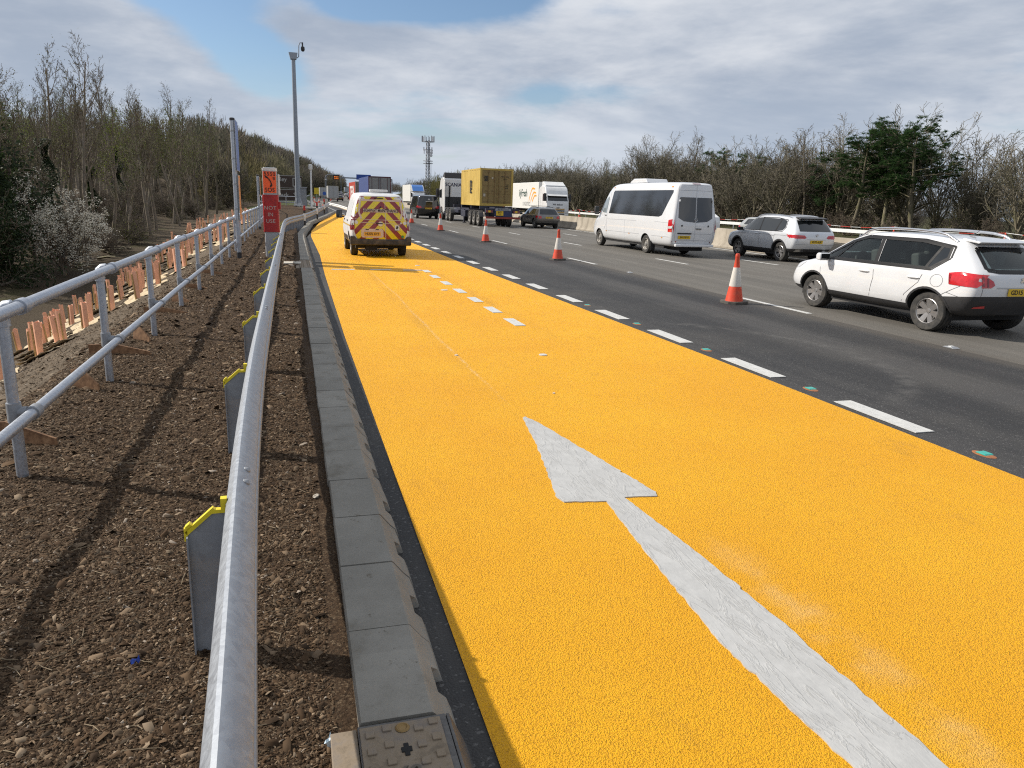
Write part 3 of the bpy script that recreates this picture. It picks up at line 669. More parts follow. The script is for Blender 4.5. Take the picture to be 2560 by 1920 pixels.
# ------------------------------------------------------------------ bark chips and stones on the verge
def chips():
    def batch(n, x0, x1, y0, y1, s0, s1, flat, seed, light=0):
        g = np.random.default_rng(seed)
        x = g.uniform(x0, x1, n); y = g.uniform(y0, y1, n)
        keep = ~((x > .08) & (x < .6)); x, y = x[keep], y[keep]; n = len(x)
        z = terr(x, y)
        L_ = g.uniform(s0, s1, n) * (1 + (g.random(n) < .04) * g.uniform(.5, 2.2, n)); W = L_ * g.uniform(.18, .65, n); H = np.minimum(W, L_) * g.uniform(.25, .6, n) * flat
        a = g.uniform(0, 2 * np.pi, n); ti = g.normal(0, .35, n); tj = g.normal(0, .3, n)
        base = np.array([[-.5, -.5, 0], [.5, -.35, 0], [.42, .5, 0], [-.4, .45, 0], [-.3, -.25, 1], [.3, -.2, .9], [.25, .3, 1.05], [-.25, .25, .85]])
        v = base[None] + g.normal(0, .09, (n, 8, 3)); v = v * np.stack([L_, W, H], -1)[:, None]
        v[..., 2] += v[..., 0] * ti[:, None] + v[..., 1] * tj[:, None]
        c, s = np.cos(a)[:, None], np.sin(a)[:, None]
        vx = v[..., 0] * c - v[..., 1] * s + x[:, None]; vy = v[..., 0] * s + v[..., 1] * c + y[:, None]; vz = v[..., 2] + z[:, None] + .001
        V = np.stack([vx, vy, vz], -1).reshape(-1, 3)
        q = np.array([[4, 5, 6, 7], [0, 1, 5, 4], [1, 2, 6, 5], [2, 3, 7, 6], [3, 0, 4, 7]])
        F = (q[None] + (np.arange(n) * 8)[:, None, None]).reshape(-1, 4)
        pal = np.array([[.085, .055, .032], [.125, .086, .053], [.055, .037, .023], [.17, .124, .08], [.23, .175, .12], [.10, .078, .055], [.31, .25, .18], [.38, .34, .29]])
        pal = pal if not light else np.array([[.13, .10, .068], [.19, .15, .105], [.09, .068, .045], [.24, .19, .135], [.28, .23, .17], [.15, .12, .085], [.34, .29, .22], [.40, .36, .31]])
        k = g.choice(len(pal), n, p=[.24, .22, .2, .13, .08, .085, .03, .015]); col = pal[k] * g.uniform(.45, .95, (n, 1)) * np.array([1.03, .96, .90])
        return V, F, np.repeat(col, 8, 0)
    parts = [batch(125000, -2.2, .14, .9, 4.2, .006, .020, .8, 1), batch(60000, -2.4, .14, 4.2, 9, .009, .027, .8, 2), batch(16000, -2.5, .14, 9, 18, .02, .045, .8, 3), batch(5000, -2.3, .14, 18, 34, .03, .07, .7, 6),
             batch(26000, -6.5, -1.85, 4, 26, .012, .05, .7, 4, 1), batch(90, -2.6, .12, .9, 7, .025, .04, .5, 5)]
    Vs, Fs, Cs = [], [], []; o = 0
    for V, F, C in parts: Vs.append(V); Fs.append(F + o); Cs.append(C); o += len(V)
    m = mat('bark_chip', (.1, .07, .04), .85, attr='col', spec=.15)
    tag(link('bark_chips', fast_mesh('bark_chips', np.concatenate(Vs), np.concatenate(Fs), m, np.concatenate(Cs))), 'loose brown bark chips and small stones covering the verge soil', kind='stuff')
    # dry straws and twigs
    g = random.Random(8); b = MB()
    for i in range(420):
        x = g.uniform(-2.4, .1); y = 1 + 8 * g.random() ** 1.6; a = g.uniform(0, 6.28); L_ = g.uniform(.03, .13); z = tz(x, y) + .008; k = g.gauss(0, .4)
        p0 = Vector((x, y, z)); p1 = p0 + Vector((math.cos(a), math.sin(a), .05)) * L_ * .5; p2 = p1 + Vector((math.cos(a + k), math.sin(a + k), -.05)) * L_ * .5
        b.tube([p0, p1, p2], [.0022, .002, .0012], 4, caps=False)
    tag(b.build('dry_twigs', mat('straw', (.22, .165, .10), .8, var=.4, vscale=30)), 'thin dry twigs and straws scattered on the mulch', kind='stuff')
    # a few things lying about
    def stone(x, y, s, c, lab, nm='stone', cat='stone', seed=1, flat=.6):
        r = random.Random(seed); bm = bmesh.new(); bmesh.ops.create_icosphere(bm, subdivisions=2, radius=1)
        for v in bm.verts: v.co *= 1 + r.gauss(0, .1); v.co.z *= flat; v.co *= s; v.co.x *= 1.5
        me = bpy.data.meshes.new(nm); bm.to_mesh(me); bm.free(); me.materials.append(c)
        tag(link(nm, me, None, (x, y, tz(x, y) + s * flat * .4), (0, 0, r.uniform(0, 3))), lab, cat)
    earth = mat('clod_earth', (.10, .07, .045), .9, var=.4, vscale=60, bump=.6, bscale=120); pale = mat('pale_pebble', (.42, .37, .30), .7, var=.2, vscale=40)
    stone(-.86, 2.02, .026, earth, 'brown clod of earth lying on the mulch near the bottom left', 'clod', 'clod', 2, .7)
    stone(.555, 2.72, .011, pale, 'small pale pebble on the dark tarmac strip beside the kerb', 'pebble', 'stone', 3)
    stone(.08, 4.2, .018, pale, 'pale pebble on the mulch against the kerb', 'pebble', 'stone', 5)
    for (x, y, s, c, lab, rz) in ((-.62, 2.72, .016, (.02, .06, .32), 'scrap of bright blue plastic on the mulch left of the barrier', .4), (.06, 2.12, .02, (.45, .55, .62), 'scrap of pale blue plastic on the soil beside the metal cover', 1.0)):
        bm = bmesh.new(); bmesh.ops.create_grid(bm, x_segments=4, y_segments=3, size=s)
        r = random.Random(5)
        for v in bm.verts: v.co.z = r.gauss(0, s * .35); v.co.y *= .6
        me = bpy.data.meshes.new('plastic_scrap'); bm.to_mesh(me); bm.free(); me.materials.append(mat('scrap' + lab[9:20], c, .4))
        o = tag(link('plastic_scrap', me, None, (x, y, tz(x, y) + .016), (0, 0, rz)), lab, 'litter')
chips()

# ------------------------------------------------------------------ tree shelters on the bank
def shelters():
    om = mat('orange_tube', (.80, .42, .27), .55, var=.12, vscale=6, trans=.0); st = mat('pale_stake', (.42, .27, .11), .8, var=.3, vscale=20); mm = mat('fibre_mat', (.52, .42, .27), .9, var=.2, vscale=30, bump=.4, bscale=90)
    b = MB(); w = .050; n = 12
    pr = []
    for k in range(n):
        q = 2 * math.pi * k / n; pr.append((w * math.cos(q) * (1 + .15 * math.cos(4 * q)), w * math.sin(q) * (1 + .15 * math.cos(4 * q))))
    H = .60
    vs = [(x, y, 0) for x, y in pr] + [(x * 1.05, y * 1.05, H + .012 * math.sin(i)) for i, (x, y) in enumerate(pr)] + [(x * .93, y * .93, 0) for x, y in pr] + [(x * .97, y * .97, H - .003 + .012 * math.sin(i)) for i, (x, y) in enumerate(pr)]
    fs = []
    for k in range(n):
        j = (k + 1) % n; fs += [(k, j, n + j, n + k), (2 * n + j, 2 * n + k, 3 * n + k, 3 * n + j), (n + k, n + j, 3 * n + j, 3 * n + k)]
    b.add(vs, fs); tube = b.mesh('tube', [om], fix=True)
    b = MB(); b.box((.07, 0, .24), (.026, .026, .62)); stake = b.mesh('stake', [st])
    r = random.Random(2); bm = bmesh.new(); bmesh.ops.create_grid(bm, x_segments=6, y_segments=6, size=.27)
    for v in bm.verts: v.co.z = .012 + abs(r.gauss(0, .012)) + (.02 if max(abs(v.co.x), abs(v.co.y)) > .26 and r.random() < .4 else 0)
    ex = bmesh.ops.extrude_face_region(bm, geom=list(bm.faces)); bmesh.ops.translate(bm, verts=[v for v in ex['geom'] if isinstance(v, bmesh.types.BMVert)], vec=(0, 0, -.008)); bmesh.ops.recalc_face_normals(bm, faces=bm.faces)
    mat_me = bpy.data.meshes.new('mat'); bm.to_mesh(mat_me); bm.free(); mat_me.materials.append(mm)
    r = random.Random(12); spots = []
    y = 7.0
    while y < 62:
        for x in np.arange(-3.0, -7.4, -.92):
            px = x + r.uniform(-.38, .38); py = y + r.uniform(-.6, .6)
            if px > -3.1 - (.3 if y < 14 else 0) + (.7 if y > 32 else 0): continue
            if r.random() < .08: continue
            spots.append((px, py))
        y += 1.15 if y < 40 else 1.7
    first = {}
    for i, (x, y) in enumerate(spots):
        t = empty('tree_shelter', (x, y, tz(x, y)), 0, 'slim orange tree shelter tube on a pale fibre mat on the embankment', 'tree guard', 'orange tree shelters on the bank')
        lean = Matrix.Rotation(r.gauss(0, .05), 4, 'X') @ Matrix.Rotation(r.gauss(0, .05) - .02, 4, 'Y') @ Matrix.Rotation(r.uniform(0, 6.3), 4, 'Z')
        s = r.uniform(.86, 1.14)
        for nm, me in (('tube', tube), ('stake', stake)):
            o = link(nm, me, t); o.matrix_local = lean @ Matrix.Diagonal((1, 1, s, 1))
        dx = .25; sl = math.atan2(tz(x + dx, y) - tz(x - dx, y), 2 * dx)
        o = link('mat', mat_me, t, (0, 0, .0), (0, -sl, r.uniform(-.5, .5)))
shelters()

# ------------------------------------------------------------------ traffic cones
CONE_O = mat('cone_red', (.66, .060, .022), .5, var=.12, vscale=9, dirt=(.25, .10, .06), dirt_amt=.5); CONE_W = mat('cone_sleeve', (.66, .63, .58), .4, var=.15, vscale=12, dirt=(.40, .36, .30), dirt_amt=.5); CONE_B = mat('cone_foot', (.085, .078, .068), .85, var=.35, vscale=14)
def cone_meshes():
    b = MB()
    b.prism([(-.24, -.24 + .1), (-.24 + .1, -.24), (.24 - .1, -.24), (.24, -.24 + .1), (.24, .24 - .1), (.24 - .1, .24), (-.24 + .1, .24), (-.24, .24 - .1)], 0, .05, 'XY')
    foot = b.mesh('foot', [CONE_B])
    b = MB(); b.lathe([(.175, .05), (.17, .075), (.118, .36), (.062, .715), (.040, .90), (.046, .915), (.044, .955), (.036, .985), (.0, .99)], 24)
    body = b.mesh('body', [CONE_O], 40)
    b = MB(); b.lathe([(.1215, .34), (.1225, .36), (.0665, .712), (.0640, .714)], 24); sl = b.mesh('sleeve', [CONE_W], 40)
    return foot, body, sl
CM = cone_meshes()
def cone(x, y, z, s, lab, group, rz=0.0, lean=0.0):
    t = empty('traffic_cone', (x, y, z), rz, lab, 'traffic cone', group); t.scale = (s, s, s); t.rotation_euler = (0, lean, rz)
    for nm, me in zip(('foot', 'body', 'sleeve'), CM): link(nm, me, t)
CG = 'red and white cones closing the nearest lane'
for (x, y), lab in zip([(8.38, 12.86), (8.34, 23.2), (8.37, 33.0), (8.38, 43.9), (8.6, 56.5)],
        ['nearest red and white traffic cone, standing left of the white crossover', 'red and white cone left of the minibus, second nearest of its row', 'red and white cone in front of the container lorry, third of its row', 'red and white cone left of the container lorry wheels, fourth of its row', 'red and white cone by the rear corner of the black people carrier']):
    cone(x, y, .006, .985 if y < 15 else 1.0, lab, CG, rng.uniform(-.3, .3), -.025 if y < 15 else 0)
fc = [(6.6, 128), (8.2, 138), (8.9, 150), (6.2, 160), (7.4, 172), (6.8, 186), (6.5, 202), (7.2, 220), (7.8, 245), (9.0, 270)]
FL = ['far red and white cone just above the marker posts, nearest of the far row'] + ['small far red and white cone in the tapering row near the distant lorries'] * 9
for (x, y), lab in zip(fc, FL):
    cone(x - 1.5, y, float(road_z(y)) + .005, 1.1, lab, 'far cones tapering across the closed lane')
cone(-6.6, 16.6, tz(-6.6, 16.6), .75, 'small red and white cone among the orange tree shelters', 'cone on the bank')

# ------------------------------------------------------------------ emergency phone post
def sos():
    t = empty('emergency_phone', (-.53, 21.9, .05), R(-3), 'grey emergency phone post with orange SOS panel and red cover reading NOT IN USE', 'phone post')
    grey = mat('post_grey', (.36, .37, .39), .5, var=.06, vscale=5); orange = mat('sos_orange', (.93, .135, .03), .45)
    W = .185; D = .15
    def rr(w, d, r=.05, n=4):
        o = []
        for cx_, cy_, a0 in ((w - r, d - r, 0), (-w + r, d - r, 90), (-w + r, -d + r, 180), (w - r, -d + r, 270)):
            for k in range(n + 1): a = R(a0 + 90 * k / n); o.append((cx_ + r * math.cos(a), cy_ + r * math.sin(a)))
        return o
    b = MB(); b.prism(rr(W, D), -.1, 2.36, 'XY'); b.build('body', [grey], t, smooth=40)
    b = MB(); b.prism(rr(W + .004, D + .004), 2.36, 2.43, 'XY'); b.prism(rr(W - .03, D - .03), 2.43, 2.445, 'XY'); b.build('cap', [WHITEP], t, smooth=40)
    p = MB(); p.box((0, -D - .004, 2.06), (W * 1.83, .008, .56)); pn = p.build('sign_panel', [orange], t, bevel=.002)
    ti = (R(90), 0, 0)
    text('number_lettering', '5550', .140, BLACKINK, pn, (.01, -D - .010, 2.272), ti, bold=.012, spacing=1.08)
    text('letter', 'B', .115, BLACKINK, pn, (.115, -D - .010, 2.155), ti, bold=.012)
    text('sos_lettering', 'SOS', .150, BLACKINK, pn, (0, -D - .010, 1.855), ti, bold=.012)
    h = MB(); pts = [(-.085, 2.20), (-.05, 2.178), (-.005, 2.13), (.035, 2.06), (.050, 2.0), (.045, 1.965)]
    h.tube([(x, -D - .0105, z) for x, z in pts], [.020, .016, .014, .014, .017, .021], 8)
    h.box((-.085, -D - .010, 2.195), (.062, .006, .045), M=Matrix.Rotation(R(20), 3, 'Y')); h.box((.030, -D - .010, 1.962), (.045, .006, .062), M=Matrix.Rotation(R(20), 3, 'Y'))
    ho = h.build('handset_symbol', [BLACKINK], pn); ho.scale = (1, 1, 1)
    redv = mat('red_cover', (.33, .012, .014), .42, var=.2, vscale=7, bump=.35, bscale=9, bdist=.02)
    b = MB(); b.prism(rr(W + .02, D + .02, .06), .74, 1.73, 'XY'); b.prism(rr(W + .026, D + .026, .06), .74, .78, 'XY'); cv = b.build('cover', [redv], t, smooth=40)
    for s, z in (('NOT', 1.38), ('IN', 1.205), ('USE', 1.03)): text('cover_lettering', s, .14, mat('faded_lettering', (.45, .40, .39), .6), cv, (-.01, -D - .0225, z), ti, bold=.002, spacing=1.1)
    b = MB(); b.box((W + .045, -.02, 1.45), (.06, .13, .20)); b.box((W + .045, .0, 2.0), (.05, .1, .55), 1); b.build('side_fittings', [redv, WHITEP], t, bevel=.01)
sos()

# ------------------------------------------------------------------ posts, mast, signs on the left
def sign_post(x, y, h, r, plates, lab, band):
    t = empty('sign_post', (x, y, tz(x, y)), 0, lab, 'sign post', None)
    b = MB(); b.tube([(0, 0, -.1), (0, 0, h)], r, 16); b.build('pole', [GALVR], t, smooth=60)
    b = MB(); b.lathe([(0, h + .02), (r * .7, h + .02), (r * 1.08, h + .005), (r * 1.08, h - .05)], 16); b.build('pole_cap', [BLACKP], t, smooth=40)
    if band: b = MB(); b.lathe([(r * 1.05, -.05), (r * 1.06, band), (r, band + .002)], 16); b.build('base_band', [BLACKP], t, smooth=40)
    back = mat('sign_back', (.50, .52, .54), .45, .3); face = mat('blue_sign_face', (.02, .09, .38), .4)
    for (z0, z1, w, c) in plates:
        p = MB(); p.box2((r + .03, -w / 2, z0), (r + .036, w / 2, z1)); p.box2((r + .036, -w / 2 + .01, z0 + .01), (r + .0375, w / 2 - .01, z1 - .01), 1)
        o = p.build('sign_plate', [back, c], t)
    b = MB()
    for (z0, z1, w, c) in plates:
        for z in (z0 + .25 * (z1 - z0), z1 - .2 * (z1 - z0)): b.box((r + .012, 0, z), (.03, .12, .03)); b.tube([(0, 0, z - .02), (0, 0, z + .02)], r * 1.12, 14)
    b.build('clips', [GALVD], t)
ofc = mat('orange_lit_sign', (.75, .30, .05), .45); bfc = mat('sign_blue', (.02, .08, .35), .4)  # orange light on the tall post's lower plate is put into this colour
sign_post(-1.38, 21.3, 3.55, .060, [(2.25, 3.5, 1.05, bfc), (1.0, 2.15, .62, ofc)], 'tall grey post carrying sign plates seen edge-on, left of the emergency phone', .16)
sign_post(-1.50, 39.0, 2.55, .06, [(1.62, 2.45, .5, ofc)], 'shorter grey post with an orange sign edge, behind the emergency phone', .12)

def mast():
    x, y = .70, 80.0; g = .45
    t = empty('camera_mast', (x, y, g), 0, 'tall grey camera mast with hooked camera arm standing on a concrete base', 'camera mast')
    mg = mat('mast_grey', (.27, .30, .34), .45, .3, var=.05)
    b = MB(); b.tube([(0, 0, .35), (.01, 0, 14.2)], [.25, .18], 8); b.build('pole', [mg], t)
    b = MB(); b.lathe([(.48, .22), (.48, .30), (.27, .32), (.27, .5)], 20); 
    for k in range(8): a = 2 * math.pi * k / 8 + .2; b.prism([(.26, .3), (.45, .3), (.26, .95)], -.012, .012, 'XZ') if False else b.tube([(.4 * math.cos(a), .4 * math.sin(a), .0), (.4 * math.cos(a), .4 * math.sin(a), .42)], .025, 6); b.tube([(.42 * math.cos(a), .42 * math.sin(a), .30), (.25 * math.cos(a), .25 * math.sin(a), .95)], .02, 5)
    b.build('flange', [GALV], t)
    b = MB(); b.lathe([(.4, -.1), (.4, .2), (.0, .2)], 18); b.build('footing', [BLACKP], t)
    b = MB(); b.prism([(-.42, 14.6), (.42, 14.6), (.3, 14.0), (-.26, 14.0)], -.3, .3, 'XZ'); b.build('head_box', [mg], t, bevel=.03)
    b = MB(); b.tube([(.35, 0, 14.15), (.52, 0, 14.3), (.56, 0, 15.3), (.66, 0, 15.55), (.9, 0, 15.55)], .045, 8); b.build('camera_arm', [mg], t)
    b = MB(); b.tube([(.9, 0, 15.6), (.9, 0, 15.2)], .07, 8); b.lathe([(0, 14.76), (.14, 14.82), (.19, 14.98), (.17, 15.2), (.06, 15.25)], 14, c=(.92, 0, 0)); b.build('dome_camera', [BLACKP], t, smooth=50)
    b = MB(); b.box((x + .3, y + .4, g + .06), (5.2, 3.4, .16)); tag(b.build('mast_base', PALEC, bevel=.02), 'low pale concrete base under the camera mast', 'concrete base')
    c = empty('roadside_cabinet', (1.1, 82.6, .5), 0, 'grey steel roadside cabinet behind the camera mast', 'cabinet')
    cg = mat('cabinet_grey', (.20, .215, .24), .5, .2, var=.08)
    b = MB(); b.box((-.1, 0, 1.0), (1.15, .8, 1.9)); b.build('body', [cg], c, bevel=.02)
    b = MB(); b.box((-.1, 0, 2.0), (1.3, .95, .12)); b.build('roof', [cg], c, bevel=.03)
    b = MB();
    b.box((-.1, -.42, .98), (1.0, .03, 1.7))
    b.build('door', [cg], c, bevel=.01)
    w = empty('white_mast', (1.98, 79.5, .55), 0, 'slim white post with a bulbous white head, right of the camera mast', 'sensor post')
    b = MB(); b.tube([(0, 0, -.2), (.03, 0, 3.7)], [.10, .085], 12); b.build('pole', [WHITEP], w, smooth=60)
    b = MB(); b.lathe([(.09, 3.62), (.17, 3.72), (.2, 3.8), (.19, 4.15), (.1, 4.2), (0, 4.2)], 16); b.build('head', [WHITEP], w, smooth=40)
mast()

def brown_sign():
    t = empty('brown_tourist_sign', (-.75, 88, .35), 0, 'brown tourist direction sign in two panels, partly hidden by the mast and phone post', 'road sign')
    br = mat('sign_brown', (.045, .026, .018), .5); wl = mat('sign_white', (.42, .42, .40), .5)
    W = 4.0
    for nm, z0, z1 in (('upper_panel', 2.05, 3.45), ('lower_panel', .70, 1.98)):
        b = MB(); b.box2((-W / 2, -.03, z0), (W / 2, .03, z1)); p = b.build(nm, [br], t, bevel=.02)
        f = MB()
        for a, c in (((-W / 2 + .03, z0 + .03), (W / 2 - .03, z0 + .07)), ((-W / 2 + .03, z1 - .07), (W / 2 - .03, z1 - .03))): f.box2((a[0], -.036, a[1]), (c[0], -.031, c[1]))
        f.build('border', [wl], p)
        if nm == 'upper_panel':
            text('place_lettering', 'Valley', .62, wl, p, (-.35, -.036, 3.0), bold=.008); text('place_lettering', 'Park', .58, wl, p, (-.9, -.036, 2.42), bold=.008)
            s = MB(); 
            for a, c in (((1.0, 2.28), (1.08, 3.2)), ((1.82, 2.28), (1.9, 3.2)), ((1.08, 2.28), (1.82, 2.36)), ((1.08, 3.12), (1.82, 3.2))): s.box2((a[0], -.036, a[1]), (c[0], -.031, c[1]))
            s.build('information_box', [wl], p); text('information_letter', 'i', .85, wl, p, (1.45, -.036, 2.74), bold=.02)
        else:
            text('place_lettering', 'y Park', .62, wl, p, (-.25, -.036, 1.35), bold=.008)
            s = MB(); s.tube([(1.05, -.034, 1.55), (1.35, -.034, 1.2), (1.75, -.034, 1.25)], .04, 5); s.tube([(1.2, -.034, 1.3), (1.15, -.034, 1.65)], .03, 5); s.build('bird_symbol', [wl], p)
    b = MB()
    for x in (-1.4, 1.4): b.tube([(x, .08, -.4), (x, .08, 3.4)], .06, 8)
    b.build('posts', [GALVD], t)
    # cross railing below the sign
    r = empty('cross_railing', (-1.0, 84.5, .45), 0, 'short galvanised railing crossing below the brown sign', 'railing')
    b = MB()
    for h in (1.1, .5): b.tube([(-2.4, 0, h), (2.0, 0, h)], .05, 8)
    b.build('rails', [GALV], r)
    for x in (-2.3, -.9, .5, 1.9): b = MB(); b.tube([(x, 0, -.4), (x, 0, 1.1)], .045, 8); b.build('post', [GALV], r)
brown_sign()
for (x, y, z, w, h, c, lab, nm) in ((5.2, 165, 2.0, 1.0, 1.3, (.62, .46, .02), 'small yellow roadworks sign beyond the mast', 'yellow_sign'), (7.6, 185, 1.6, .8, .8, (.03, .12, .42), 'small round blue sign at the far left verge', 'blue_sign')):
    t = empty(nm, (x, y, 0), 0, lab, 'road sign'); fm = mat(nm + '_face', c, .5)
    b = MB()
    if nm == 'blue_sign': b.lathe([(0, -.02), (.42, -.02), (.42, .02), (0, .02)], 20, 'Y', (0, 0, z + .6))
    else: b.box((0, 0, z + .6), (w, .04, h))
    b.build('plate', [fm], t); b = MB(); b.tube([(0, .05, -.5), (0, .05, z + .5)], .05, 8); b.build('pole', [GALVD], t)

# far verge barrier continuing beyond the refuge
def far_barrier():
    t = empty('far_crash_barrier', (0, 0, 0), 0, 'far crash barrier curving away along the left verge beyond the mast', 'crash barrier')
    pts = [Vector((3.6 - .018 * (y - 84) + float(road_off(y)) - .5, y, max(0, float(road_z(y))) + .1)) for y in np.arange(86, 300, 7.0)]
    b = MB(); b.sweep([(0, .45), (.05, .5), (0, .6), (.05, .7), (0, .76), (-.02, .76), (-.02, .45)], pts); b.build('beam', [GALV], t)
    for p in pts[::1]:
        b = MB(); b.box((p.x - .05, p.y, p.z + .3), (.08, .06, .9)); b.build('post', [GALVD], t)
    t = empty('terminal_rail', (0, 0, 0), 0, 'white barrier rail end dipping to the road past the marker posts', 'barrier end')
    b = MB(); b.sweep([(0, -.14), (.05, -.05), (0, 0), (.05, .08), (0, .14), (-.02, .14), (-.02, -.14)], [Vector((3.55, 77, 1.0)), Vector((4.3, 73, .85)), Vector((5.0, 68, .62))]); b.build('beam', [WHITEP], t)
    b = MB(); b.box((4.3, 73.05, .35), (.08, .06, .9)); b.build('post', [GALVD], t)
far_barrier()

# ------------------------------------------------------------------ central reserve
def central():
    b = MB(); ys_ = list(np.arange(-20, 80, 6.0)) + list(np.arange(80, 420, 10.0))
    path = [Vector((20.0 + float(road_off(y)), y, float(road_z(y)))) for y in ys_]
    b.sweep([(-.40, -.1), (-.40, .08), (-.25, .30), (-.155, .86), (-.14, .90), (.14, .90), (.155, .86), (.25, .30), (.40, .08), (.40, -.1)], path)
    tag(b.build('concrete_barrier', WALLC, smooth=30), 'long weathered concrete barrier wall along the central reserve', 'barrier wall')
    # white guard rail with red posts and tape behind the wall
    t = empty('white_guard_rail', (0, 0, 0), 0, 'white horizontal guard rail running behind the concrete wall', 'guard rail')
    p2 = [Vector((38.2 + float(road_off(y)), y, float(road_z(y)))) for y in np.arange(-4, 170, 4.0)]
    b = MB(); b.sweep([(0, .46), (0, .70), (-.04, .70), (-.04, .46)], p2); b.build('beam', [WHITEP], t)
    for p in p2: b = MB(); b.box((p.x + .05, p.y, p.z + .2), (.1, .1, .94)); b.build('post', [GALVD], t)
    redt = mat('red_tape', (.60, .05, .035), .5)
    for y in np.arange(8, 150, 8.0):
        o = float(road_off(y)); z = float(road_z(y))
        cone(37.3 + o, y, z, 1.05, 'red and white cone standing before the white guard rail', 'cones along the white guard rail')
    t = empty('warning_tape', (0, 0, 0), 0, 'sagging red and white tape strung above the white guard rail', 'tape')
    b = MB(); k = 0
    for y in np.arange(8, 144, 4.0):
        def P(yy):
            s = (yy - 8) % 8 / 8; return Vector((37.3 + float(road_off(yy)), yy, float(road_z(yy)) + 1.04 - .16 * 4 * s * (1 - s)))
        for j in range(4):
            a, c = P(y + j), P(y + j + 1); b.tube([a, c], .016, 4, mi=(k % 2)); k += 1
    b.build('tape', [redt, WHITEP], t)
central()
# ------------------------------------------------------------------ vehicles
PAINTW = mat('white_car_paint', (.66, .67, .685), .28, coat=1.0, rvar=.05, vscale=2, dirt=(.42, .40, .36), dirt_amt=.18)
PAINTS = mat('silver_car_paint', (.64, .66, .69), .32, .25, coat=1.0, dirt=(.30, .29, .27), dirt_amt=.2, vscale=2)
PAINTG = mat('grey_car_paint', (.21, .20, .19), .32, .5, coat=.9, dirt=(.14, .13, .115), dirt_amt=.5, vscale=2)
PAINTK = mat('black_car_paint', (.010, .010, .012), .22, .0, coat=1.0)
PAINTN = mat('navy_car_paint', (.03, .04, .07), .3, .3, coat=1.0)
WTRIM = mat('window_trim', (.007, .007, .008), .35, spec=.25)
PAINTV = mat('white_van_paint', (.68, .685, .69), .45, coat=.15, spec=.3, dirt=(.42, .38, .32), dirt_amt=.3, vscale=2)
GLASSD = mat('dark_glass', (.010, .012, .013), .04, spec=.6, coat=.5)
GLASSP = mat('privacy_glass', (.016, .017, .019), .06, spec=.8, coat=.6)
REDL = mat('red_lamp', (.50, .008, .014), .12, coat=1.0, var=.3, vscale=9); REDLD = mat('dark_red_lamp', (.16, .006, .010), .12, coat=1.0); CLEARL = mat('clear_lamp', (.55, .55, .55), .1, coat=1.0)
PLATE = mat('yellow_plate', (.70, .46, .02), .45); CHROME = mat('chrome', (.65, .66, .68), .18, 1.0); SEAM = mat('shut_line', (.05, .05, .052), .8); TYRE = mat('tyre_rubber', (.028, .027, .026), .8, var=.35, vscale=12, dirt=(.085, .075, .06), dirt_amt=.6)
ALLOY = mat('alloy_wheel', (.40, .39, .385), .32, .8, var=.15, vscale=9, dirt=(.14, .12, .10), dirt_amt=.5); WELL = mat('wheel_well', (.010, .010, .010), .95); UNDER = mat('underbody', (.016, .016, .017), .9)
STEELW = mat('steel_wheel', (.32, .31, .29), .5, .5, var=.3, vscale=14, dirt=(.16, .11, .07), dirt_amt=.7)
CABIN = mat('cabin_trim', (.055, .056, .058), .8)
def clear_glass():
    m, N, L, b = nodes('tinted_glass'); N.remove(b); out = [n for n in N if n.type == 'OUTPUT_MATERIAL'][0]
    tr = N.new('ShaderNodeBsdfTransparent'); tr.inputs[0].default_value = (.74, .82, .78, 1); gl = N.new('ShaderNodeBsdfGlossy'); gl.inputs['Roughness'].default_value = .02; gl.inputs['Color'].default_value = (.9, .95, .95, 1)
    fr = N.new('ShaderNodeFresnel'); fr.inputs['IOR'].default_value = 1.5; mx = N.new('ShaderNodeMixShader'); L.new(fr.outputs[0], mx.inputs[0]); L.new(tr.outputs[0], mx.inputs[1]); L.new(gl.outputs[0], mx.inputs[2]); L.new(mx.outputs[0], out.inputs[0]); return m
GLASSC = clear_glass()

